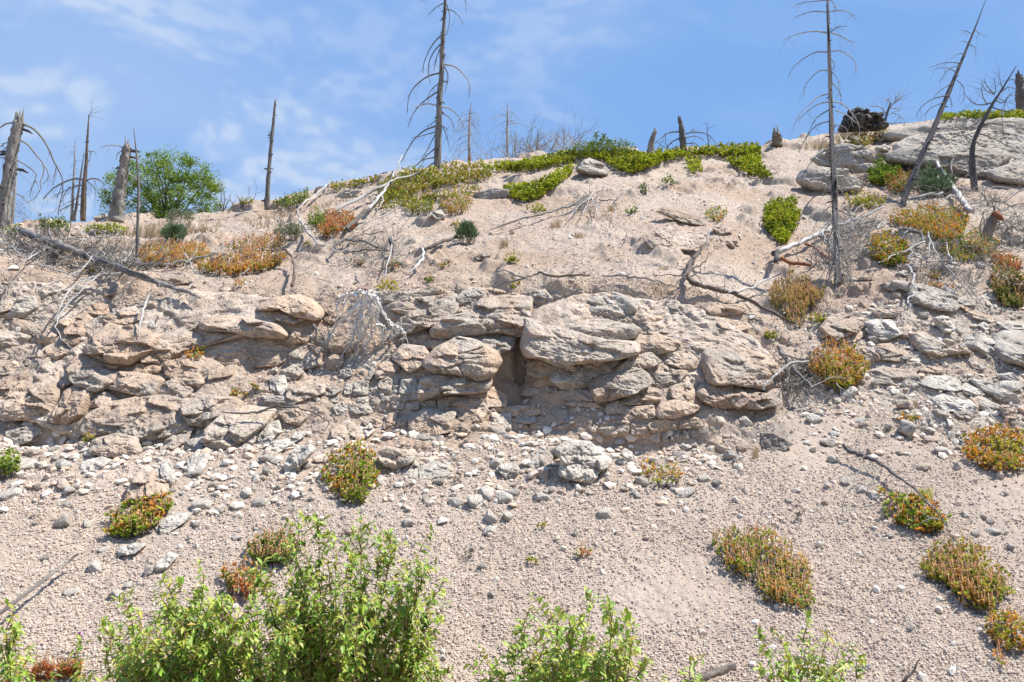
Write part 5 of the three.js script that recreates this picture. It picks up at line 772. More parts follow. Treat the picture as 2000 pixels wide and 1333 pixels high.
lying({ seed: 45, name: 'dead_roots', cat: 'roots', path: 'Z 310,375 380,382 440,395 540,420 570,470 582,510', w: [6, 7, 8, 6, 4], col: [0.30, 0.28, 0.26], lift: 0.14, label: 'silvery dead root tangle spread over orange shrubs at right', tw: 20, twl: 0.25, branches: [['Z 590,500 430,590 300,640 200,690 90,745', 4, 1.4], ['Z 430,590 520,680 640,730 720,720 940,690', 4, 1.6], ['Z 630,415 650,490 700,600 765,705', 4, 1.4], ['Z 825,520 840,620 880,680 892,755', 4, 1.6], ['Z 380,760 440,800 480,880 462,970 505,1065 420,1130 400,1180', 5, 2], ['Z 640,520 630,600 625,760', 3, 1], ['Z 450,640 425,700 480,740', 4, 2], ['Z 400,400 340,470 300,500', 3, 1.2], ['Z 440,430 470,500 475,540', 3, 1.2], ['Z 660,520 740,540 820,530', 3, 2], ['Z 820,770 900,860 1000,960 1080,1090 1180,1190', 3, 1, ASH], ['Z 400,1165 440,1200 430,1290', 2.4, 1], ['Z 80,380 100,330 140,260', 4, 1.5], ['Z 980,880 1080,1000 1240,1240', 2, .8, ASH]], tangle: [330, 1850, 520, 110, 50, 0.5] });
lying({ seed: 46, path: 'B 518,170 545,200 570,212 620,232 680,250 730,285 780,322 820,350 860,380 900,432 970,492 1005,535 1030,582 1055,645', w: [7, 9, 9, 9, 8, 7, 6, 5, 4, 3.5, 3, 2.6, 2, 1.4], col: [0.17, 0.155, 0.15], lift: 0.1, label: 'dark fallen branch with thin grey twigs on the lower right scree', tw: 14, branches: [['B 660,262 600,290 572,340 570,400 575,450', 2, .8, ASH], ['B 690,285 640,300 590,320', 1.8, .7, ASH], ['B 830,385 720,350 620,385 570,410', 2, .8, ASH], ['B 620,235 530,260 470,290', 1.8, .7, ASH], ['B 990,540 950,530 910,512', 1.8, .7, SILVER], ['B 860,375 830,320 780,290', 1.8, .7, ASH], ['B 745,500 750,430 700,440', 3, 1.4, CHAR]] });
lying({ seed: 47, name: 'fallen_pole', cat: 'pole', trunk: 'pole', path: 'G -40,970 100,870 200,790 300,712 370,660 440,610', w: [7.5, 7, 7, 7, 6, 5], col: [0.36, 0.31, 0.27], lift: 0.06, label: 'straight weathered pole lying on gravel at the left edge', tw: 0 });
lying({ seed: 48, name: 'log_piece', cat: 'log', trunk: 'log', path: 'P 1340,1338 1370,1325 1400,1314 1436,1301', w: [15, 16, 15, 13], col: [0.30, 0.24, 0.20], lift: 0.06, label: 'short thick piece of log at the bottom edge', tw: 0, rough: 0.2 });
lying({ seed: 49, path: 'P 1758,1345 1775,1322 1797,1290', w: [8, 6, 2], col: [0.12, 0.09, 0.075], lift: 0.06, label: 'dark pointed stick at the bottom right', tw: 1 });
lying({ seed: 50, path: 'R7 -140,830 0,832 60,830 120,808 180,792 300,802 400,840 450,870 480,892', w: [3, 4, 5, 5, 5, 4, 3, 2], col: [0.19, 0.165, 0.145], lift: 0.3, label: 'thin dark curved branch lying across the foot of the left ledge', tw: 6 });
lying({ seed: 51, name: 'dead_bush', cat: 'dead bush', path: 'R5 235,915 255,960 280,1000 350,1080 420,1150 500,1200 570,1230', w: [8, 8, 7, 6, 4, 3, 2], col: [0.22, 0.20, 0.18], lift: 0.2, label: 'grey dead bush with one white curved stem beside the orange green shrub', tw: 24, branches: [['R5 405,1000 300,1018 220,1080 178,1120 150,1130 150,1165', 5, 3.5, [0.60, 0.57, 0.535]], ['R5 250,960 330,990 410,990', 4, 2, DUSK], ['R5 300,1030 280,1120 340,1180', 2.4, 1, DUSK], ['R5 420,1150 530,1100 600,1090', 2, .8], ['R5 560,1130 620,1180 660,1195', 2, .8], ['R5 380,1110 420,1100 450,1060', 2, .8, DUSK]], tangle: [220, 1552, 745, 45, 35, 0.35, [0.30, 0.28, 0.26]] });
lying({ seed: 52, path: 'R2 990,935 1008,960 1000,1000 970,1040 915,1082', w: [3, 4.5, 5, 4.5, 3.5], col: [0.8, 0.77, 0.72], lift: 0.12, label: 'white curved branch like a sickle on the middle slope', tw: 2 });
lying({ seed: 53, path: 'R2 505,960 500,930 560,895 640,900 720,920 800,955', w: [3, 4, 5, 5, 4, 3], col: DUSK, lift: 0.12, label: 'grey dead branches heaped under the red shrub on the left slope', tw: 30, branches: [['R2 490,940 510,960 580,950 620,940', 4, 1.6, SILVER], ['R2 830,880 820,950 800,1030 785,1105', 3.4, 1.6, SILVER], ['R2 820,890 830,960', 9, 7, CHAR], ['R2 560,970 680,950 800,960', 4, 2, CHAR], ['R2 620,1100 630,1130 615,1150', 4, 3, DUSK], ['R2 630,830 700,790 780,760 850,725', 4, 2, ASH], ['R2 590,890 680,860 780,845', 3.4, 2, DUSK]], tangle: [200, 730, 500, 60, 40, 0.4] });
// the fan of bleached roots hanging down the ledge
{
  const r = rngOf(60), d0 = at(700, 600).d - 0.6, t = thing('hanging_roots', 'bleached white roots hanging like a fan over the left middle ledge', 'roots', null, place(715, 575, d0)), fine = new GB(t.position);
  const list = ['R7 650,130 620,230 590,330 612,400', 'R7 690,140 730,230 740,330 712,400 695,520 690,625', 'R7 700,150 640,300 652,400 670,500 648,595', 'R7 740,190 790,290 860,345 940,360 988,445', 'R7 760,330 770,400 740,520 738,605', 'R7 650,220 560,290 500,350 478,425', 'R7 640,140 540,180 500,260', 'R7 730,240 690,330 640,420 580,500', 'R7 700,160 740,180 760,250 720,290', 'R7 860,345 850,390 800,400', 'R7 800,310 830,350 815,420', 'R7 630,170 590,160 550,190 560,230', 'R7 740,330 790,350 760,440 690,540', 'R7 670,290 620,330 630,380 590,400', 'R7 880,355 900,400 870,420', 'R7 700,400 680,460 720,500 670,570', 'R7 660,150 700,220 690,270 650,300'];
  for (const s of list) { const pts = course(px(s), d0 - 0.05, d0 + 0.10 + 0.3 * r(), 28).map((p) => p.add(V((r() - 0.5) * 0.034, (r() - 0.5) * 0.034, (r() - 0.5) * 0.03))), g = new GB(t.position); g.tube(pts, radii(pts, 6, 2.4, d0, 0.8), 6, [0.86, 0.83, 0.79], 0.16); mesh('root', g.geo(), M.wood, t); twigs(fine, pts, 0.005, [0.80, 0.77, 0.73], { n: 6, len: 0.22, droop: 1.1, from: 0.1 }, r); }
  for (let i = 0; i < 11; i++) { let u = 692 + r() * 55, v = 566 + r() * 30; const q = [place(u, v, d0 - 0.02)], tu = 600 + r() * 200, n = 5 + Math.floor(r() * 3), L = 60 + r() * 110; for (let k = 1; k <= n; k++) { u = mix(u, tu, 0.22) + (r() - 0.5) * 16; v += (L / n) * (0.6 + 0.8 * r()); q.push(place(u, v, d0 - 0.06 + 0.03 * k)); } const pts = smooth(q, 22), g = new GB(t.position); g.tube(pts, radii(pts, 3.6, 1.4, d0, 0.8), 5, [0.80, 0.77, 0.73], 0.14); mesh('root', g.geo(), M.wood, t); twigs(fine, pts, 0.004, [0.74, 0.71, 0.67], { n: 2, len: 0.2, droop: 1.2, from: 0.1 }, r); }
  for (const s of ['R7 470,360 460,450 400,510 385,580 420,630 500,660 600,690', 'R7 380,330 440,400 470,480 440,540', 'R7 360,400 420,430 480,430', 'R7 400,350 400,450 450,540', 'R7 480,380 430,460 380,480']) { const pts = course(px(s), d0 + 0.15, d0 + 0.3, 24), g = new GB(t.position); g.tube(pts, radii(pts, 3.6, 1.4, d0, 0.8), 5, [0.40, 0.38, 0.355], 0.1); mesh('root', g.geo(), M.wood, t); twigs(fine, pts, 0.004, [0.34, 0.32, 0.30], { n: 10, len: 0.25, droop: 0.9, from: 0.05 }, r); }
  const stump = new GB(t.position), q = place(708, 568, d0 + 0.05); stump.tube([q.clone().add(V(-0.10, -0.03, 0.02)), q.clone().add(V(-0.04, 0.0, 0.03)), q.clone().add(V(0.03, 0.01, 0)), q.clone().add(V(0.10, -0.04, -0.02))], [0.012, 0.03, 0.032, 0.014], 10, [0.30, 0.195, 0.175], 0.3); mesh('root_crown', stump.geo(), M.wood, t);
  const m = mesh('rootlets', fine.geo(), M.wood, t); m.userData.kind = 'stuff';
}
// the burnt root plate on the right skyline
{
  const d = 20.8, pts = px('R4 580,745 600,700 625,660 660,650 655,625 680,612 715,612 735,640 780,645 795,690 835,700 840,730 700,735'), o = { tone: 'dark', bulge: 0.7, lean: 0.2, out: 0.1, round: 0.5, rough: 2.2, depth: d };
  const { g, c } = outlineRock(pts, o), col = g.attributes.color; for (let i = 0; i < col.count; i++) { const q = g.attributes.position, k = 0.7 + 0.8 * Math.abs(noise3(q.getX(i) * 9, q.getY(i) * 6, 3)), ash = sstep(0.25, 0.5, noise3(q.getX(i) * 14, q.getY(i) * 4, 8)); col.setXYZ(i, mix(0.035, 0.15, ash) * k, mix(0.027, 0.13, ash) * k, mix(0.022, 0.11, ash) * k); }
  const t = thing('root_plate', 'upturned black charred root plate on the right skyline', 'root plate', null, c); mesh('burnt_wood', g, M.wood, t);
  const gb = new GB(t.position), r = rngOf(61); for (let i = 0; i < 7; i++) { const a = 0.2 + r() * 2.8, q = place(1685 + Math.cos(a) * 38 * r(), 235 - Math.sin(a) * 18 * r(), d - 0.3 * r()), e = V(Math.cos(a) * 0.8, 0.5 * Math.sin(a) + 0.1, r() - 0.5).normalize(); gb.tube([q, q.clone().addScaledVector(e, 0.14), q.clone().addScaledVector(e, 0.2).add(V(0, -0.03, 0))], [0.08, 0.07, 0.05], 5, [0.04, 0.034, 0.03], 0.3); }
  mesh('root_stub', gb.geo(), M.wood, t);
}
// tangles of dead brush
function brush(label, list, seed, len, col, up = 0.8) {
  const r = rngOf(seed), o = place(list[0][0], list[0][1], list[0][4] ?? at(list[0][0], list[0][1]).d), t = thing('dead_brush', label, 'dead brush', 'dead brush on the slope', o), g = new GB(t.position);
  for (const [u, v, n, ru, dd] of list) for (let i = 0; i < n; i++) {
    const uu = u + (r() * 2 - 1) * ru, d = dd ?? at(uu, v).d, p = dd ? place(uu, v + (r() - 0.5) * 8, d + r() * 1.5) : at(uu, v + (r() - 0.5) * 14).p.clone(), dir = V((r() - 0.5) * 1.6, up * (0.3 + r()), (r() - 0.5) * 1.4).normalize(), q = [p.clone()], l = len * (0.4 + 0.9 * r());
    for (let k = 0; k < 6; k++) { dir.add(V((r() - 0.5) * 0.7, (r() - 0.5) * 0.5, (r() - 0.5) * 0.6)).normalize(); p.addScaledVector(dir, l / 6); q.push(p.clone()); }
    const w = 0.007 + 0.011 * r() * r(), c = mix3(col, DUSK, r() * 0.7); g.tube(q, q.map((_, k) => w * (1 - 0.13 * k)), 4, c, 0.06, false); twigs(g, q, w * 0.5, c, { n: 3, len: l * 0.35, droop: -0.2 }, r);
  }
  const m = mesh('twigs', g.geo(), M.wood, t); m.userData.kind = 'stuff'; return t;
}
brush('thicket of leafless grey brush on the ridge left of the small green sprig', [[1075, 300, 46, 45, 21], [1110, 285, 26, 30, 21], [1035, 305, 22, 40, 22], [1005, 312, 14, 30, 23]], 71, 0.9, ASH);
brush('sparse dead twigs behind the ridge beside the tall central tree', [[955, 318, 10, 20, 22], [890, 320, 6, 14, 22]], 72, 0.6, ASH);
brush('bare twigs sticking up on the left skyline right of the round green tree', [[440, 415, 8, 18, 17], [470, 408, 5, 25, 17]], 73, 0.7, DUSK);
brush('bleached twig litter around the foot of the tall silvery trunk', [[1600, 520, 14, 40], [1660, 510, 17, 40], [1690, 440, 16, 40]], 74, 0.55, SILVER, 0.4);
brush('grey twig litter between the shrubs at the right edge', [[1960, 450, 34, 50], [1985, 480, 30, 30], [1960, 400, 20, 40]], 75, 0.6, ASH, 0.3);
brush('grey twigs lying in front of the cracked granite face', [[1870, 300, 26, 70], [1950, 300, 26, 50], [1800, 330, 14, 40]], 76, 0.8, ASH, 0.2);
brush('dark dead twigs piled under the fallen grey log', [[150, 500, 60, 60], [230, 525, 50, 60], [90, 480, 30, 50]], 78, 0.55, DUSK, 0.25);
brush('grey twig litter along the top of the left ledge', [[60, 500, 34, 60], [180, 540, 26, 60], [20, 480, 20, 30]], 77, 0.5, SILVER, 0.3);
// twig litter strewn over the upper slope and the ledges
{
  const r = rngOf(88), t = thing('twig_litter', 'small dry twigs littering the upper slope', null, null, V(0, 0, 0)); t.userData.kind = 'stuff'; const g = new GB();
  for (let i = 0, n = 0; n < 520 && i < 9000; i++) {
    const u = r() * 2000, v = 330 + r() * 420; if (v < vRidge(u) + 8) continue; const p = v < vTop(u) ? 0.7 : 0.25; if (r() > p * (0.25 + sstep(-0.2, 0.5, fbm(u * 0.008, v * 0.012, 6, 3)))) continue; n++;
    const s = at(u, v), dir = V(r() - 0.5, 0, (r() - 0.5) * 0.8); dir.addScaledVector(s.n, -dir.dot(s.n) + 0.12 * r()).normalize(); const l = 0.08 + 0.35 * r() * r(), q = s.p.clone().addScaledVector(s.n, 0.012), m = q.clone().addScaledVector(dir, l / 2).add(V((r() - 0.5) * 0.03, 0.01, (r() - 0.5) * 0.03)), w = 0.003 + 0.005 * r() * r();
    g.tube([q, m, q.clone().addScaledVector(dir, l).addScaledVector(s.n, 0.02 * r())], [w, w * 0.9, w * 0.5], 4, mix3(SILVER, BROWN, r()), 0.1, false);
  }
  mesh('twig', g.geo(), M.wood, t);
}

// ------------------------------------------------------------------ plants
const PAL = {
  mix: [[0.293, 0.378, 0.037], [0.220, 0.305, 0.030], [0.415, 0.427, 0.043], [0.634, 0.329, 0.043], [0.512, 0.378, 0.049], [0.329, 0.390, 0.037], [0.537, 0.244, 0.049], [0.244, 0.342, 0.037]],
  orange: [[0.634, 0.329, 0.043], [0.342, 0.390, 0.043], [0.659, 0.293, 0.043], [0.537, 0.390, 0.049], [0.293, 0.354, 0.037], [0.537, 0.268, 0.061], [0.439, 0.415, 0.049]],
  olive: [[0.354, 0.378, 0.049], [0.439, 0.415, 0.055], [0.268, 0.342, 0.037], [0.488, 0.378, 0.073], [0.317, 0.390, 0.037], [0.488, 0.305, 0.067]],
  brown: [[0.329, 0.317, 0.055], [0.427, 0.342, 0.085], [0.268, 0.305, 0.037], [0.305, 0.354, 0.037], [0.464, 0.329, 0.085]],
  green: [[0.17, 0.26, 0.028], [0.13, 0.21, 0.025], [0.22, 0.30, 0.035], [0.26, 0.33, 0.04]],
  lime: [[0.40, 0.46, 0.03], [0.33, 0.41, 0.027], [0.48, 0.50, 0.035], [0.25, 0.32, 0.025], [0.45, 0.43, 0.04], [0.22, 0.28, 0.025]],
  scrub: [[0.32, 0.36, 0.04], [0.40, 0.42, 0.05], [0.24, 0.30, 0.03], [0.36, 0.38, 0.04], [0.44, 0.36, 0.07], [0.42, 0.29, 0.08], [0.28, 0.33, 0.035]],
  red: [[0.561, 0.220, 0.079], [0.488, 0.268, 0.073], [0.293, 0.305, 0.049], [0.610, 0.268, 0.073], [0.232, 0.268, 0.037]],
  yellow: [[0.44, 0.42, 0.03], [0.36, 0.37, 0.03], [0.25, 0.31, 0.03]],
  sage: [[0.27, 0.30, 0.18], [0.22, 0.26, 0.14], [0.32, 0.35, 0.22]],
  blue: [[0.17, 0.25, 0.13], [0.13, 0.21, 0.10], [0.22, 0.30, 0.17]],
  straw: [[0.52, 0.40, 0.24], [0.46, 0.33, 0.19], [0.56, 0.45, 0.30], [0.42, 0.28, 0.16]],
  dead: [[0.20, 0.18, 0.16], [0.26, 0.235, 0.21], [0.14, 0.125, 0.11]],
  dusk: [[0.183, 0.220, 0.037], [0.293, 0.220, 0.055], [0.415, 0.207, 0.049], [0.244, 0.281, 0.037]],
};
const inPoly = (p, x, y) => { let c = false; for (let i = 0, j = p.length - 1; i < p.length; j = i++) { const [a, b] = p[i], [e, f] = p[j]; if (b > y !== f > y && x < ((e - a) * (y - b)) / (f - b) + a) c = !c; } return c; };
const edgeDist = (p, x, y) => { let m = 1e9; for (let i = 0, j = p.length - 1; i < p.length; j = i++) { const [a, b] = p[j], [e, f] = p[i], dx = e - a, dy = f - b, t = clamp(((x - a) * dx + (y - b) * dy) / (dx * dx + dy * dy + 1e-9), 0, 1); m = Math.min(m, Math.hypot(a + dx * t - x, b + dy * t - y)); } return m; };
let plantSeed = 900;
// A low clump or mat. area: polygon in pixels of where it grows; h: height in metres; pal: leaf colours
function clump(o) {
  const r = rngOf(++plantSeed * 131), { pal = 'mix', h = 0.18, step = 0.029, L = 0.027, stalk = 0.2, name = 'shrub', cat = 'shrub', shape = 'leaf', stems = 0.3, hole = 0.12, wide = 0.36 } = o;
  let poly; const vary = shape === 'leaf' && stalk > 0, Lv = L * (vary ? 0.8 + 0.5 * r() : 1), bald = hole + (vary ? 0.14 * r() : 0);
  if (o.e) { const [cx, cy, rx, ry, rot = 0] = o.e, ca = Math.cos((rot * Math.PI) / 180), sa = Math.sin((rot * Math.PI) / 180), ph = r() * 9; poly = []; for (let i = 0; i < 26; i++) { const a = (i / 26) * Math.PI * 2, k = 1 + 0.16 * noise3(Math.cos(a) * 1.6 + ph, Math.sin(a) * 1.6, ph) + 0.08 * noise3(Math.cos(a) * 5 + ph, Math.sin(a) * 5, ph), x = Math.cos(a) * rx * k, y = Math.sin(a) * ry * k; poly.push([cx + x * ca - y * sa, cy + x * sa + y * ca]); } } else poly = px(o.p);
  let x0 = 1e9, x1 = -1e9, y0 = 1e9, y1 = -1e9, A = 0; poly.forEach(([x, y], i) => { x0 = Math.min(x0, x); x1 = Math.max(x1, x); y0 = Math.min(y0, y); y1 = Math.max(y1, y); const [a, b] = poly[(i + 1) % poly.length]; A += x * b - a * y; });
  A = Math.abs(A / 2);
  const cx = (x0 + x1) / 2, cy = (y0 + y1) / 2, D = o.d ?? at(cx, cy).d, rise = (h * 0.62 * F) / D, inner = Math.min(x1 - x0, y1 - y0) * 0.36;
  const base = o.d ? place(cx, y1, D) : at(cx, y1 - 2).p, t = thing(name, o.label, cat, o.group, base), leaves = new GB(base), wood = new GB(base), dry = new GB(base);
  const areaM = A * (D / F) * (D / F) * (o.dense ?? 1.5), n = Math.min(11000, Math.round(areaM * 1.25 / (step * step))), P = PAL[pal], ph = r() * 40;
  let guard = 0;
  for (let i = 0; i < n && guard++ < n * 12;) {
    const u = mix(x0, x1, r()), v = mix(y0, y1, r()); if (!inPoly(poly, u, v)) continue; const e = clamp(edgeDist(poly, u, v) / inner, 0, 1);
    if (r() > 0.30 + 1.6 * e + 0.8 * noise3(u * 24 * D / F, v * 24 * D / F, ph)) continue; i++;
    const e0 = 0, gv = Math.min(v + rise * Math.sqrt(e), y1 + 2), q = o.d ? { p: place(u, gv, D + (r() - 0.5) * 0.8), n: V(0, 1, 0) } : at(u, gv), g = q.p.clone();
    const hz = h * (0.3 + 0.7 * Math.sqrt(e)) * (0.72 + 0.28 * noise3(g.x * 5 + ph, g.y * 5, g.z * 5)) * (0.8 + 0.4 * r());
    if (bald && noise3(g.x * 9 + ph, g.y * 9, g.z * 9 + 7) > 1 - bald * 3 && r() < 0.8) continue;
    const dir = V((u - cx) / (x1 - x0) * 0.7 + (r() - 0.5) * 0.8, 0.75 + 0.4 * r(), 0.35 + (r() - 0.5) * 0.8).normalize();
    const level = Math.pow(r(), 0.35), top = g.clone().add(V((r() - 0.5) * 0.02, hz * level, (r() - 0.5) * 0.05));
    if (r() < stems) { const s = g.clone().lerp(base, 0.12), m = s.clone().lerp(top, 0.5).add(V((r() - 0.5) * 0.04, 0, (r() - 0.5) * 0.04)); wood.tube([s, m, top], [0.004, 0.003, 0.0015], 3, [0.11, 0.085, 0.07], 0.05, false); }
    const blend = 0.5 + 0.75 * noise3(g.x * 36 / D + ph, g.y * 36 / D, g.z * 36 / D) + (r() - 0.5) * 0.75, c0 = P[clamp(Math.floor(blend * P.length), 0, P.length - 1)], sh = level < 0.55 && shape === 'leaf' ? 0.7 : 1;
    if (shape === 'blade') { for (let k = 0; k < 5; k++) { const d2 = V((r() - 0.5) * 0.9, 1, (r() - 0.5) * 0.9).normalize(), f = 0.8 + 0.4 * r(), side = V(1, 0, r() - 0.5).normalize().multiplyScalar(0.0018 + 0.0012 * (D / 14)), l = hz * (0.6 + 0.6 * r()), m = g.clone().addScaledVector(d2, l * 0.6), e2 = g.clone().addScaledVector(d2, l).add(V((r() - 0.5) * 0.05, -l * 0.12, 0)), c = c0.map((x) => x * f), a = dry.v(g.x - side.x, g.y, g.z - side.z, c), b = dry.v(g.x + side.x, g.y, g.z + side.z, c), d = dry.v(m.x + side.x * 0.7, m.y, m.z, c), e3 = dry.v(m.x - side.x * 0.7, m.y, m.z, c), tt = dry.v(e2.x, e2.y, e2.z, c); dry.tri(a, b, d); dry.tri(a, d, e3); dry.tri(e3, d, tt); } continue; }
    const count = shape === 'needle' ? 9 : 6;
    for (let k = 0; k < count; k++) {
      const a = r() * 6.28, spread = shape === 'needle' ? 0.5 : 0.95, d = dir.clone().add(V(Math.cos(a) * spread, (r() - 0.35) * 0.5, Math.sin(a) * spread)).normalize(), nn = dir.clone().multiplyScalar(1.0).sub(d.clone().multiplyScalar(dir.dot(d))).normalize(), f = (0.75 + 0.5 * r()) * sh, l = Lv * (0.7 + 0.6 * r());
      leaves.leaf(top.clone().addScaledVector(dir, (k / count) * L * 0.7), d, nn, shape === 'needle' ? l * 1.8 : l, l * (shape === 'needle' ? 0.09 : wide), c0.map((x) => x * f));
    }
    if (r() < stalk) { const sh2 = 0.05 + 0.07 * r(), e2 = top.clone().add(V((r() - 0.5) * 0.03, sh2, (r() - 0.5) * 0.03)), c = [0.52 + 0.12 * r(), 0.29 + 0.08 * r(), 0.15], w = 0.0022; dry.tube([top, e2], [w, w], 3, c, 0, false); for (let k = 0; k < 5; k++) { const q2 = e2.clone().lerp(top, 0.1 + 0.16 * k), d = V((r() - 0.5) * 2, 0.6, (r() - 0.5) * 2).normalize(); dry.leaf(q2, d, V(0, 0, 1), 0.014, 0.005, c); } }
  }
  if (!wood.empty) mesh('stems', wood.geo(), M.dry, t).userData.kind = 'stuff'; if (!leaves.empty) mesh('foliage', leaves.geo(), M.small, t).userData.kind = 'stuff'; if (!dry.empty) mesh(shape === 'blade' ? 'blades' : 'dry_flowers', dry.geo(), M.dry, t).userData.kind = 'stuff';
  return t;
}
const SG = 'low orange and green shrubs on the bank';
clump({ e: [685, 930, 62, 56, -20], pal: 'mix', h: 0.2, stalk: 0.35, label: 'round orange and green shrub on the scree below the left ledge', group: SG });
clump({ e: [268, 1015, 74, 34, -24], pal: 'mix', h: 0.17, stalk: 0.5, label: 'elongated orange green shrub below the squat tan boulder', group: SG });
clump({ p: 'P 1388,1062 1440,1040 1490,1035 1530,1060 1565,1085 1580,1120 1592,1190 1560,1196 1500,1180 1470,1150 1420,1120 1400,1090', pal: 'mix', h: 0.22, stalk: 0.5, label: 'large green and rust shrub alone on the lower right gravel', group: SG });
clump({ p: 'P 1790,1110 1830,1075 1880,1065 1930,1080 1960,1120 1985,1160 1950,1190 1930,1205 1880,1190 1850,1150 1810,1130', pal: 'olive', h: 0.2, stalk: 0.7, label: 'olive and brown shrub full of dry stalks at lower right', group: SG });
clump({ e: [1962, 885, 78, 44, 12], pal: 'orange', h: 0.18, label: 'wide orange shrub at the right edge below the pale rubble', group: SG });
clump({ e: [1785, 1003, 72, 36, 24], pal: 'mix', h: 0.17, label: 'green orange shrub under the dark fallen branch', group: SG });
clump({ e: [1975, 1240, 55, 36, 20], pal: 'orange', h: 0.17, label: 'orange shrub cut off by the lower right edge', group: SG });
clump({ e: [1640, 722, 58, 44, 10], pal: 'orange', h: 0.3, stalk: 0.6, label: 'bushy orange topped shrub beside the grey dead bush', group: SG });
clump({ p: 'P 1500,570 1530,540 1580,538 1612,570 1605,600 1575,615 1575,640 1545,642 1530,620 1505,600', pal: 'brown', h: 0.3, stalk: 1.1, stems: 0.6, label: 'tall olive brown tufted shrub below the tall silvery trunk', group: SG });
clump({ e: [1527, 430, 36, 44, 0], pal: 'lime', h: 0.22, step: 0.034, L: 0.04, dense: 3, stalk: 0, hole: 0.0, label: 'bright lime green bush on the slope left of the tall silvery trunk' });
clump({ e: [1978, 562, 50, 40, 15], pal: 'dusk', h: 0.3, label: 'dark green and rust shrub at the right edge under the twig litter', group: SG });
clump({ e: [1740, 492, 44, 34, 10], pal: 'mix', h: 0.25, stalk: 0.1, label: 'green orange shrub left of the silvery root tangle', group: SG });
clump({ p: 'P 1735,420 1790,405 1830,400 1890,408 1895,440 1870,470 1830,475 1790,450 1740,440', pal: 'orange', h: 0.25, label: 'broad orange shrub left of the leaning rust topped stump', group: SG });
clump({ e: [1893, 483, 58, 32, 5], pal: 'mix', h: 0.22, label: 'yellow green shrub at the foot of the rust topped stump', group: SG });
clump({ e: [1968, 512, 34, 16, 8], pal: 'red', h: 0.18, label: 'small reddish shrub right of the rust topped stump', group: SG });
clump({ e: [535, 1078, 52, 34, -10], pal: 'green', h: 0.2, stalk: 0.8, label: 'green brown shrub right behind the big willow bush', group: SG });
clump({ e: [468, 1140, 38, 44, -30], pal: 'red', h: 0.16, stalk: 0.5, label: 'sparse reddish shrub between the two left willow bushes', group: SG, dense: 1 });
clump({ e: [1292, 925, 46, 28, 5], pal: 'orange', h: 0.15, dense: 0.7, hole: 0.2, label: 'thin sparse orange shrub at the end of the bare scree', group: SG });
clump({ e: [10, 912, 28, 26, 0], pal: 'green', h: 0.2, stalk: 0, label: 'bright green bush at the left edge below the ledge' });
clump({ p: 'P 268,482 330,474 400,478 408,500 395,512 330,522 270,520', pal: 'orange', h: 0.2, stalk: 0.8, label: 'orange mat at the foot of the slim dark pole', group: SG });
clump({ p: 'P 380,515 440,502 500,496 560,498 558,512 520,530 450,540 385,530', pal: 'orange', h: 0.18, stalk: 0.7, label: 'orange mat right of the one at the slim dark pole', group: SG });
clump({ p: 'P 430,480 480,462 540,455 560,480 530,492 470,500', pal: 'red', h: 0.16, stalk: 0.7, dense: 1, label: 'rusty mat left of the brown hooked stick', group: SG });
clump({ e: [622, 430, 22, 20, 0], pal: 'green', h: 0.25, stalk: 0, label: 'dark green bush beside the white fallen branch on the left slope' });
clump({ p: 'P 640,415 690,412 697,445 660,462 625,468 615,455', pal: 'red', h: 0.25, stalk: 0.5, label: 'red leaved shrub right of the dark green bush', group: SG });
clump({ e: [563, 456, 30, 14, 0], pal: 'sage', shape: 'needle', h: 0.25, stalk: 0, label: 'grey green sage tuft below the skyline left of the red shrub', cat: 'sagebrush' });
clump({ e: [912, 464, 20, 14, 0], pal: 'blue', shape: 'needle', h: 0.3, stalk: 0, L: 0.05, label: 'blue green feathery sprout on the middle slope' });
clump({ e: [338, 462, 22, 16, 0], pal: 'blue', shape: 'needle', h: 0.35, stalk: 0, L: 0.05, label: 'blue green feathery bush above the left orange mat' });
clump({ e: [350, 428, 32, 12, 0], pal: 'sage', shape: 'needle', h: 0.3, stalk: 0, label: 'grey green sage bush among dry grass on the left ridge', cat: 'sagebrush' });
clump({ e: [1303, 360, 16, 8, 0], pal: 'green', h: 0.3, stalk: 0, label: 'small round green bush below the ridge mat, right of two' });
clump({ e: [1257, 373, 10, 6, 0], pal: 'green', h: 0.25, stalk: 0, label: 'tiny green bush below the ridge mat, left of two' });
clump({ e: [100, 447, 36, 13, 0], pal: 'green', h: 0.4, stalk: 0, label: 'dark green bush on the left skyline by the log end' });
clump({ e: [200, 450, 46, 10, 0], pal: 'lime', h: 0.25, stalk: 0, label: 'light green mat in front of the stout broken stump' });
clump({ e: [20, 458, 26, 8, 0], pal: 'green', h: 0.3, stalk: 0, label: 'green tuft at the foot of the thick broken snag' });
clump({ p: 'P 530,400 570,380 600,372 605,392 570,406 540,410', pal: 'green', h: 0.35, stalk: 0, label: 'dark green shrub on the skyline right of the branchless pole' });
clump({ p: 'P 1085,300 1130,285 1180,272 1225,278 1248,292 1248,306 1170,308 1100,312', pal: 'green', h: 0.4, stalk: 0, label: 'grey green scrub on the crest above the ridge mat' });
const MG = 'evergreen mats hanging over the ridge';
clump({ p: 'P 730,380 760,345 800,332 850,326 905,318 965,318 985,332 960,348 930,358 880,366 830,376 780,392 740,400', pal: 'scrub', h: 0.28, step: 0.055, L: 0.05, stalk: 0.15, dense: 4, label: 'olive green scrub mat below the tall central dead tree', group: MG });
clump({ p: 'P 715,400 760,385 830,378 900,368 940,362 945,378 900,388 850,392 800,404 750,412', pal: 'scrub', h: 0.16, step: 0.05, L: 0.045, stalk: 0.4, dense: 1.6, hole: 0.2, label: 'thin yellow green scrub spilling below the olive green mat', group: MG });
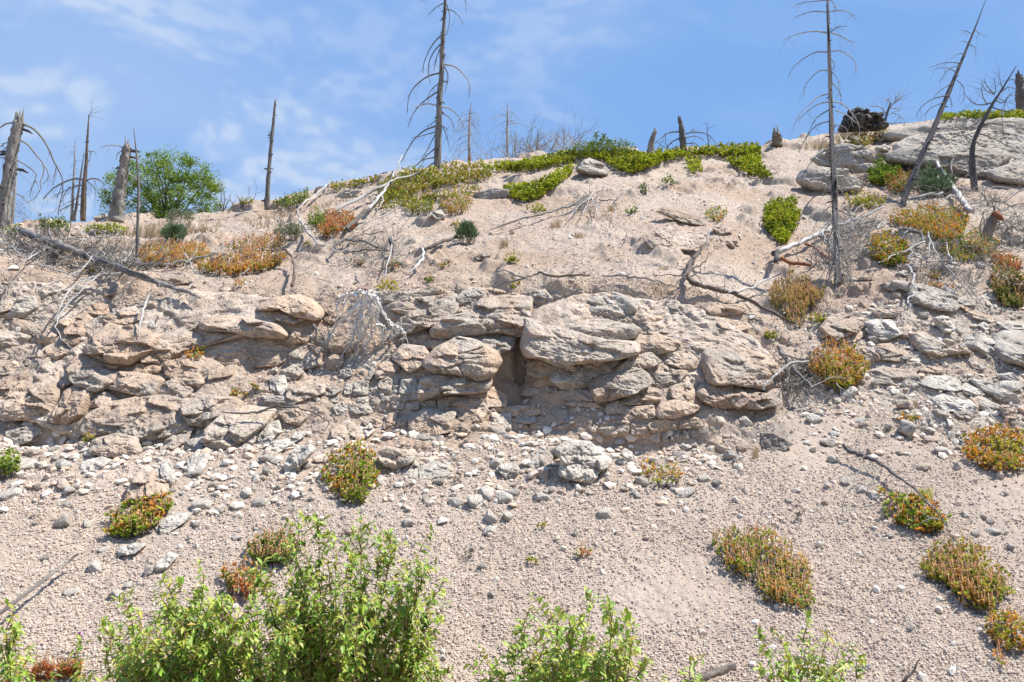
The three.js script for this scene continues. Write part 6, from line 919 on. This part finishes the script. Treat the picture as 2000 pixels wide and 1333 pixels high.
clump({ p: 'P 640,362 700,352 735,344 740,356 700,366 650,376', pal: 'scrub', h: 0.2, step: 0.05, L: 0.045, stalk: 0.5, label: 'thin olive scrub along the skyline above the flat grey rock', group: MG });
clump({ p: 'P 965,322 1020,315 1060,308 1110,298 1135,302 1120,318 1085,326 1050,334 1000,338 970,334', pal: 'lime', h: 0.25, step: 0.05, L: 0.05, stalk: 0, hole: 0.05, dense: 4.5, label: 'lime green mat left of the pyramid shaped boulder', group: MG });
clump({ p: 'P 983,365 1020,362 1050,358 1085,338 1105,325 1128,322 1118,342 1085,368 1050,392 1020,398 990,384', pal: 'lime', h: 0.2, step: 0.045, L: 0.05, stalk: 0, hole: 0.04, dense: 3.6, label: 'lime green tongue of mat hanging down the upper slope', group: MG });
clump({ p: 'P 1110,312 1150,300 1200,296 1260,300 1340,292 1400,286 1480,282 1492,300 1460,312 1420,308 1370,304 1330,310 1295,322 1260,334 1235,342 1205,334 1180,316 1140,312', pal: 'lime', h: 0.3, step: 0.05, L: 0.05, stalk: 0, hole: 0.05, dense: 5, label: 'long bright green mat draped along the central ridge', group: MG });
clump({ p: 'P 1340,308 1372,306 1368,322 1376,342 1352,342 1340,325', pal: 'lime', h: 0.2, step: 0.05, L: 0.05, stalk: 0, dense: 2, label: 'short lime green flap hanging below the long ridge mat', group: MG });
clump({ p: 'P 1418,312 1450,306 1482,286 1490,320 1500,338 1514,353 1480,350 1450,338 1430,325', pal: 'lime', h: 0.22, step: 0.05, L: 0.05, stalk: 0, hole: 0.04, dense: 4.5, label: 'lime green end of the mat hanging toward the right gully', group: MG });
clump({ p: 'P 1830,232 1880,224 1940,222 2020,224 2020,236 1940,236 1880,232 1840,242', pal: 'lime', h: 0.35, dense: 5, step: 0.05, L: 0.055, stalk: 0, d: 20.6, label: 'green mat on top of the long smooth grey dome', group: MG });
clump({ p: 'P 1640,262 1680,248 1730,246 1745,262 1710,280 1690,292 1650,286', pal: 'brown', h: 0.3, stalk: 0.5, step: 0.05, L: 0.045, label: 'rusty olive scrub below the black root plate', group: SG });
clump({ p: 'P 1690,330 1720,312 1765,325 1760,350 1720,365 1695,355', pal: 'green', h: 0.35, stalk: 0, L: 0.05, label: 'green leafy bush in front of the square grey boulder' });
clump({ e: [1757, 357, 34, 24, 0], pal: 'red', h: 0.3, label: 'red orange shrub behind the charred leaning trunk', group: SG });
clump({ p: 'P 1785,350 1820,330 1850,340 1870,360 1860,382 1810,385 1785,372', pal: 'blue', shape: 'needle', h: 0.45, stalk: 0, L: 0.06, step: 0.045, label: 'feathery blue green bush before the cracked granite face' });
clump({ e: [1690, 393, 42, 16, 0], pal: 'olive', h: 0.2, dense: 0.9, label: 'thin olive shrub left of the charred trunk foot', group: SG });
clump({ p: 'P 790,400 820,388 850,395 848,412 815,418 792,412', pal: 'yellow', h: 0.25, stalk: 0, label: 'yellow green scrub hanging below the western ridge mat' });
clump({ p: 'P 855,390 890,378 925,385 920,412 885,420 858,412', pal: 'olive', h: 0.25, stalk: 0.4, label: 'green and rusty scrub right of the round grey rock' });
for (const [u, v, rx, ry, pal, h, label] of [[758, 562, 22, 10, 'yellow', 0.12, 'yellow tinged little shrub right of the root fan'], [1048, 410, 22, 8, 'olive', 0.15, 'low olive tuft at the tip of the hanging tongue of mat'], [1232, 413, 12, 7, 'green', 0.12, 'green sprout by the white root fan'], [1400, 420, 22, 14, 'mix', 0.15, 'yellow red shrublet in the stony gully'], [1504, 656, 17, 9, 'yellow', 0.1, 'yellow green shrublet above the rightmost rounded block'], [1137, 1082, 14, 12, 'red', 0.12, 'tiny red shrublet on the lower gravel'], [1035, 1100, 14, 5, 'olive', 0.07, 'tiny olive seedling left of the red shrublet'], [1058, 1033, 8, 5, 'yellow', 0.06, 'tiny yellowish seedling above the red shrublet'], [1948, 1292, 16, 12, 'orange', 0.1, 'small orange sprig at the bottom right'], [1772, 818, 22, 10, 'orange', 0.1, 'small withered orange shrublet beside flat pale stones'], [380, 690, 20, 12, 'orange', 0.12, 'small orange plant growing in the left ledge'], [464, 772, 20, 7, 'orange', 0.07, 'thin orange shrublet at the foot of the left ledge'], [500, 760, 9, 11, 'red', 0.12, 'small red and green shrublet beside stacked pale slabs'], [168, 862, 16, 13, 'dusk', 0.15, 'dark olive tuft in shade under the left ledge'], [465, 553, 12, 9, 'orange', 0.12, 'small orange tuft under the left orange mat'], [840, 548, 9, 6, 'green', 0.06, 'little green rosette right of the yellow shrublet'], [998, 508, 18, 8, 'olive', 0.1, 'olive tuft beside the thin dark root on middle slope'], [1008, 556, 12, 9, 'olive', 0.12, 'olive tuft below the dark straight stick'], [895, 440, 14, 7, 'brown', 0.1, 'brown green tuft above the blue green sprout'], [598, 477, 8, 6, 'green', 0.1, 'small green tuft at the lower end of the white branch'], [700, 515, 16, 7, 'dusk', 0.08, 'dark tuft below the heap of grey branches'], [765, 520, 14, 8, 'dusk', 0.1, 'dark tuft right of the heap of grey branches'], [865, 520, 14, 6, 'dusk', 0.06, 'dark flat cushion below the rotten wood'], [1826, 537, 16, 8, 'orange', 0.1, 'small orange shrublet above the flat faced grey boulder'], [1825, 560, 22, 6, 'orange', 0.06, 'thin orange fringe on top of the flat faced grey boulder'], [1600, 625, 20, 10, 'olive', 0.1, 'thin olive shrublet right of the tall tufted shrub'], [1120, 918, 11, 8, 'dusk', 0.1, 'dark tuft on the white bedrock hump'], [480, 395, 14, 8, 'olive', 0.15, 'olive tuft on the left skyline by the bare twigs'], [175, 530, 16, 5, 'olive', 0.08, 'olive tuft under the fallen grey log'], [1860, 560, 8, 5, 'orange', 0.06, 'orange speck of a plant right of the flat boulder'], [235, 530, 10, 5, 'yellow', 0.1, 'yellow tuft against the fallen grey log']])
  clump({ e: [u, v, rx, ry, 0], pal, h, L: 0.026, step: 0.028, stalk: 0.2, dense: 1.1, name: 'small_shrub', label, group: 'small shrublets dotted over the bank' });
for (const [u, v, rx, ry, label] of [[875, 803, 13, 9, 'dark grey dead cushion plant in the shade of the middle ledge'], [1157, 833, 12, 9, 'dark upright dead tuft at the foot of the right ledge'], [796, 960, 12, 9, 'grey withered cushion below the two flat grey rocks'], [670, 1047, 9, 6, 'dark withered tuft above the big willow bush'], [894, 945, 10, 7, 'reddish withered tuft among stones on the scree'], [918, 1078, 10, 12, 'dark dead sprig on the lower gravel'], [1562, 1012, 10, 12, 'grey dead sprig on the right gravel slope'], [135, 1290, 16, 14, 'grey withered tuft at the lower left']])
  clump({ e: [u, v, rx, ry, 0], pal: 'dead', shape: 'needle', h: 0.09, L: 0.022, step: 0.034, dense: 0.8, stalk: 0, stems: 0.8, name: 'withered_plant', cat: 'dead plant', label, group: 'withered tufts on the gravel' });
for (const [u, v, rx, ry, h, label, pal = 'straw'] of [[985, 478, 9, 5, 0.25, 'tan grass tuft on the middle slope below the long thin pole'], [1132, 458, 12, 5, 0.18, 'yellowish grass tuft on the middle slope right of the tan one'], [1194, 408, 10, 4, 0.2, 'straw grass tuft under the white root fan'], [1085, 440, 12, 4, 0.2, 'thin straw grass below the long thin pole'], [1295, 522, 10, 5, 0.1, 'brown withered grass on the slope above the right ledge'], [1814, 965, 14, 12, 0.22, 'yellow green grass plume beside the dark fallen branch', 'yellow'], [1788, 788, 7, 8, 0.12, 'pale yellow grass wisp on gravel by the rubble'], [1475, 880, 8, 14, 0.15, 'thin yellow grass beside the loose stones under the right ledge'], [1710, 385, 16, 6, 0.2, 'tan grass tuft beside the square grey boulder'], [533, 695, 8, 12, 0.25, 'thin pale stalk growing on the shaded left ledge'], [1000, 452, 8, 4, 0.12, 'brown grass tuft left of the tan one']])
  clump({ e: [u, v, rx, ry, 0], pal, shape: 'blade', h, step: 0.03, stalk: 0, stems: 0, name: 'grass_tuft', cat: 'grass tuft', label, group: 'dry grass tufts on the bank' });
{ // dry grass that nobody could count
  for (const [p, h, label] of [['P 235,438 300,428 390,424 440,430 430,446 380,450 320,462 260,462 235,450', 0.3, 'tan dry grass on the left ridge around the stump'], ['P 1560,288 1600,270 1640,262 1645,285 1600,290', 0.35, 'tan dry grass on the ridge left of the tall silvery trunk'], ['P 500,415 560,405 640,385 700,370 700,385 640,405 560,425 505,430', 0.16, 'sparse dry grass along the left skyline'], ['P 1400,283 1460,278 1470,288 1400,292', 0.35, 'dry grass behind the green ridge mat'], ['P 560,470 620,450 700,440 780,425 860,430 820,470 740,490 640,500 570,500', 0.10, 'thin withered grass over the left middle slope'], ['P 1000,400 1120,360 1250,380 1330,420 1250,450 1100,440', 0.08, 'thin withered grass over the central slope'], ['P 90,470 240,462 300,470 260,490 120,490', 0.2, 'dry grass behind the fallen grey log'], ['P 470,425 540,415 560,440 500,450', 0.15, 'rusty dry grass on the upper left slope']]) {
    const g = clump({ p, pal: 'straw', shape: 'blade', h, step: h < 0.12 ? 0.12 : 0.055, hole: h < 0.12 ? 0.28 : 0.12, stalk: 0, stems: 0, name: 'grass', cat: 'grass', label }); g.userData.kind = 'stuff'; delete g.userData.category;
  }
}
// --- leafy willow bushes in front of the bank: stems, side shoots and lance-shaped leaves
function willowLeaf(gb, b, d, n, l, w, c, bend) {
  const s = d.clone().cross(n).normalize(), rib = []; let p = b.clone(), dir = d.clone();
  for (let k = 0; k <= 4; k++) { rib.push(p.clone()); dir = dir.clone().add(V(0, -bend, 0)).normalize(); p = p.clone().addScaledVector(dir, l / 4); }
  const W = [0.12, 0.85, 1, 0.62, 0], ids = rib.map((q, k) => { const fold = n.clone().multiplyScalar(w * 0.4 * W[k]); return [gb.v(q.x - s.x * w * W[k] + fold.x, q.y - s.y * w * W[k] + fold.y, q.z - s.z * w * W[k] + fold.z, c), gb.v(q.x, q.y, q.z, c.map((x) => x * 1.12)), gb.v(q.x + s.x * w * W[k] + fold.x, q.y + s.y * w * W[k] + fold.y, q.z + s.z * w * W[k] + fold.z, c)]; });
  for (let k = 0; k < 4; k++) for (const [i, j] of [[0, 1], [1, 2]]) { gb.tri(ids[k][i], ids[k][j], ids[k + 1][i]); gb.tri(ids[k][j], ids[k + 1][j], ids[k + 1][i]); }
}
function willow(o) {
  const r = rngOf(o.seed), base = place(o.base[0], o.base[1], o.d); base.y = -0.02; const t = thing('willow_bush', o.label, 'bush', 'leafy green bushes at the foot of the bank', base), wood = new GB(base), leaves = new GB(base); let own = 0;
  const G = [[0.30, 0.40, 0.045], [0.25, 0.35, 0.04], [0.36, 0.45, 0.06], [0.19, 0.28, 0.035], [0.41, 0.47, 0.07], [0.42, 0.43, 0.07], [0.27, 0.38, 0.055]];
  const leafOn = (p, dir, sc, tip) => {
    const a = r() * 6.28, side = dir.clone().cross(V(Math.cos(a), 0.2, Math.sin(a))).normalize(), d = dir.clone().multiplyScalar(0.55).addScaledVector(side, 0.85).add(V(0, -0.12, 0)).normalize(), n = V(0, 1, 0.25).addScaledVector(d, -d.y).add(V((r() - 0.5) * 0.7, 0, (r() - 0.5) * 0.7)).normalize();
    const c = G[Math.floor(r() * G.length)].map((x) => x * (0.8 + 0.4 * r())), l = (0.046 + 0.03 * r()) * sc, w = l * (0.15 + 0.07 * r()) * (o.broad ?? 1), bend = 0.10 + 0.22 * r();
    if (tip && own < 80) { const gb = new GB(base); willowLeaf(gb, p, d, n, l, w, c, bend); mesh('leaf', gb.geo(), M.leaf, t); own++; } else willowLeaf(leaves, p, d, n, l, w, c, bend);
  };
  const shoot = (from, to, rad, level, depth) => {
    const mid = from.clone().lerp(to, 0.5).add(V((r() - 0.5) * 0.12, 0.03, (r() - 0.5) * 0.12)), L = from.distanceTo(to), pts = smooth([from, mid, to], Math.max(6, Math.round(L / 0.035)));
    const gb = level === 0 ? new GB(base) : wood; gb.tube(pts, pts.map((_, i) => mix(rad, 0.0012, i / (pts.length - 1))), 5, level === 0 ? [0.22, 0.15, 0.09] : [0.30, 0.17, 0.10], 0.03, false); if (level === 0) mesh('stem', gb.geo(), M.dry, t);
    const start = level === 0 ? o.bare ?? 0.3 : 0.08;
    for (let i = Math.floor(start * pts.length); i < pts.length; i++) {
      const dir = pts[Math.min(pts.length - 1, i + 1)].clone().sub(pts[Math.max(0, i - 1)]).normalize(), k = i / pts.length;
      const per = level === 0 ? 1.9 : 2.4; for (let q = 0; q < per; q++) if (q + r() < per) leafOn(pts[i], dir, 1.05 - 0.35 * k, level === 0 && k > 0.72);
      if (level < depth && r() < 1.25 * (o.side ?? 0.42) * (1 - 0.55 * k)) { const a = r() * 6.28, l = (0.16 + 0.22 * r()) * (1 - 0.55 * k); shoot(pts[i], pts[i].clone().addScaledVector(dir, l * 0.75).add(V(Math.cos(a) * l * 0.55, l * 0.30, Math.sin(a) * l * 0.5)), rad * 0.4, level + 1, depth); }
    }
  };
  for (const [u, v, dd = 0] of o.tips) { const e = place(u, v, o.d + dd + (r() - 0.5) * 0.5), b = base.clone().add(V((e.x - base.x) * 0.35 + (r() - 0.5) * 0.15, 0, (r() - 0.5) * 0.3)); shoot(b, e, 0.009, 0, 1); }
  mesh('side_shoots', wood.geo(), M.dry, t).userData.kind = 'stuff'; mesh('leaves', leaves.geo(), M.leaf, t).userData.kind = 'stuff'; return t;
}
const spread = (list) => list.map((q) => q.split(',').map(Number));
willow({ seed: 201, d: 5.1, base: [640, 1560], label: 'biggest leafy green willow bush, left of the middle at the bottom', bare: 0.3, side: 0.5, tips: spread(['705,1000', '622,1022', '770,1050', '822,1068', '845,1170', '690,1060', '655,1110', '590,1120', '560,1090', '740,1110', '800,1130', '845,1240', '520,1150', '500,1110', '620,1160', '680,1150', '730,1190', '780,1210', '820,1280', '560,1200', '500,1220', '640,1230', '700,1250', '760,1280', '590,1270', '520,1290', '480,1180', '660,1300', '730,1320', '800,1330', '560,1320', '610,1200,-.3', '700,1190,-.3', '540,1240,-.3', '660,1260,-.4', '770,1160,-.2', '585,1160,.2', '640,1080,.2', '460,1230', '455,1290', '850,1290', '840,1210', '830,1110', '470,1330', '850,1330', '800,1240', '540,1180', '575,1060']) });
willow({ seed: 202, d: 5.0, base: [350, 1520], label: 'leafy green willow bush left of the biggest one', bare: 0.3, side: 0.5, tips: spread(['335,1160', '398,1140', '255,1195', '222,1245', '300,1200', '370,1180', '430,1175', '280,1240', '330,1230', '390,1230', '440,1240', '240,1290', '310,1280', '370,1280', '430,1290', '470,1260', '225,1320', '280,1320', '350,1320', '420,1330', '300,1260,-.3', '400,1265,-.3', '345,1255,.3', '410,1205,.3', '460,1300', '395,1310,-.3', '265,1275,-.3', '470,1190', '490,1240', '455,1220', '500,1290', '215,1270', '205,1300', '320,1200', '360,1240', '480,1330']) });
willow({ seed: 203, d: 4.7, base: [1110, 1540], label: 'leafy green bush at the bottom right of centre', bare: 0.35, side: 0.45, broad: 1.1, tips: spread(['1160,1163', '1075,1195', '1198,1182', '1015,1225', '1240,1212', '965,1300', '1120,1220', '1045,1250', '1180,1240', '1225,1265', '1000,1280', '1090,1265', '1140,1275', '1255,1300', '1040,1310', '1100,1320', '1180,1310', '950,1330', '1220,1330', '1070,1290,-.3', '1150,1300,-.3', '1010,1320,-.2', '1195,1290,.2']) });
willow({ seed: 204, d: 4.9, base: [1585, 1500], label: 'sparse leafy bush at the bottom right', bare: 0.45, side: 0.3, broad: 1.1, tips: spread(['1570,1240', '1503,1272', '1640,1262', '1678,1295', '1540,1290', '1600,1285', '1520,1315', '1580,1310', '1640,1310', '1555,1325', '1615,1325']) });
willow({ seed: 205, d: 4.9, base: [0, 1500], label: 'small leafy willow cut off by the lower left corner', bare: 0.4, side: 0.4, tips: spread(['10,1232', '30,1275', '-20,1260', '15,1300', '-10,1320', '30,1325']) });
willow({ seed: 206, d: 5.1, base: [170, 1480], label: 'little willow shoot left of the leafy willow bushes', bare: 0.6, side: 0.2, tips: spread(['158,1285', '180,1310', '145,1320', '200,1325']) });
willow({ seed: 207, d: 4.6, base: [1330, 1480], label: 'low willow sprig beside the log piece at the bottom', bare: 0.6, side: 0.2, broad: 1.1, tips: spread(['1335,1318', '1305,1325', '1355,1325']) });
clump({ p: 'P 15,1345 20,1322 80,1315 150,1322 160,1345', pal: 'red', h: 0.2, stalk: 0.8, label: 'reddish green shrub along the lower left edge', group: SG });
{ // a pink fireweed flower at lower left
  const q = at(152, 1275), t = thing('wildflower', 'single pinkish purple wildflower on the lower left gravel', 'flower', null, q.p), g = new GB(q.p), f = new GB(q.p), r = rngOf(300), top = q.p.clone().add(V(0.01, 0.11, 0.02)); g.tube([q.p, q.p.clone().lerp(top, 0.5).add(V(0.01, 0, 0)), top], [0.002, 0.002, 0.0015], 4, [0.2, 0.14, 0.08], 0, false);
  for (let i = 0; i < 26; i++) { const d = V(r() - 0.5, r() * 0.8 - 0.1, r() - 0.5).normalize(); f.leaf(top.clone().add(V((r() - 0.5) * 0.02, (r() - 0.3) * 0.03, 0)), d, V(0, 0.3, 1), 0.018, 0.007, [0.42, 0.14, 0.40]); }
  mesh('stem', g.geo(), M.dry, t); mesh('petals', f.geo(), M.small, t);
}
// --- the round green tree on the left skyline
{
  const r = rngOf(400), d = 18.2, base = place(330, 432, d), t = thing('green_tree', 'round bushy green tree on the left skyline', 'tree', null, base), crown = new GB(base), G = [[0.19, 0.29, 0.035], [0.14, 0.23, 0.03], [0.24, 0.34, 0.04], [0.29, 0.38, 0.06]];
  for (let s = 0; s < 16; s++) {
    const a = mix(-1.25, 1.25, (s + r()) / 16), R = 1.0 + 0.3 * r(), tip = place(314 + Math.sin(a) * 108 * R * 0.9, 405 - Math.cos(a) * 92 * R * 0.92, d + (r() - 0.5) * 1.6), b = base.clone().add(V((r() - 0.5) * 0.5, -0.1, (r() - 0.5) * 0.5)), mid = b.clone().lerp(tip, 0.45).add(V(0, 0.12, 0)), pts = smooth([b, mid, tip], 14), gb = new GB(base);
    gb.tube(pts, pts.map((_, i) => mix(0.022, 0.004, i / 14)), 5, [0.17, 0.14, 0.115], 0.05); mesh(s === 7 ? 'trunk' : 'limb', gb.geo(), M.wood, t);
  }
  let guard = 0;
  for (let i = 0; i < 300 && guard++ < 6000;) {
    const u = mix(165, 432, r()), v = mix(296, 432, r()), x = (u - 314) / 118, y = (v - 385) / 88; if (x * x + (y < 0 ? y * y : y * y * 1.2) > 1 + 0.12 * noise3(u * 0.04, v * 0.04, 2) || (u < 205 && v < 350)) continue; i++;
    const c = place(u, v, d + (r() - 0.5) * 1.9 * Math.sqrt(Math.max(0.1, 1 - x * x - y * y))), rad = 0.07 + 0.17 * r(), tone = 0.75 + 0.5 * r();
    for (let k = 0; k < 62; k++) { const q = V(r() - 0.5, (r() - 0.5) * 0.8, r() - 0.5).normalize().multiplyScalar(rad * Math.pow(r(), 0.5)).add(c), dd = V(r() - 0.5, r() * 0.7 - 0.3, r() - 0.5).normalize(), nn = V(r() - 0.5, 1, r() - 0.3).normalize(); crown.leaf(q, dd, nn, 0.052 * (0.7 + 0.6 * r()), 0.015, G[Math.floor(r() * 4)].map((z) => z * tone)); }
  }
  mesh('crown', crown.geo(), M.small, t).userData.kind = 'stuff';
}
// a leafy sprig rising over the central ridge
{
  const r = rngOf(410), d = 20.6, base = place(1168, 300, d), t = thing('sapling', 'little green sapling sprig above the crest scrub', 'sapling', null, base), w = new GB(base), l = new GB(base);
  for (const [u, v] of [[1163, 266], [1178, 268], [1170, 280], [1190, 282], [1155, 284]]) { const e = place(u, v, d); w.tube([base, base.clone().lerp(e, 0.5), e], [0.008, 0.006, 0.003], 4, [0.16, 0.13, 0.1], 0, false); for (let i = 0; i < 44; i++) l.leaf(e.clone().add(V((r() - 0.5) * 0.14, (r() - 0.5) * 0.14, (r() - 0.5) * 0.14)), V(r() - 0.5, r() - 0.3, r() - 0.5).normalize(), V(0, 0.6, 0.8), 0.055, 0.02, [0.10 + 0.05 * r(), 0.17 + 0.05 * r(), 0.03]); }
  mesh('stems', w.geo(), M.wood, t); mesh('leaves', l.geo(), M.small, t).userData.kind = 'stuff';
}

renderer.render(scene, camera);
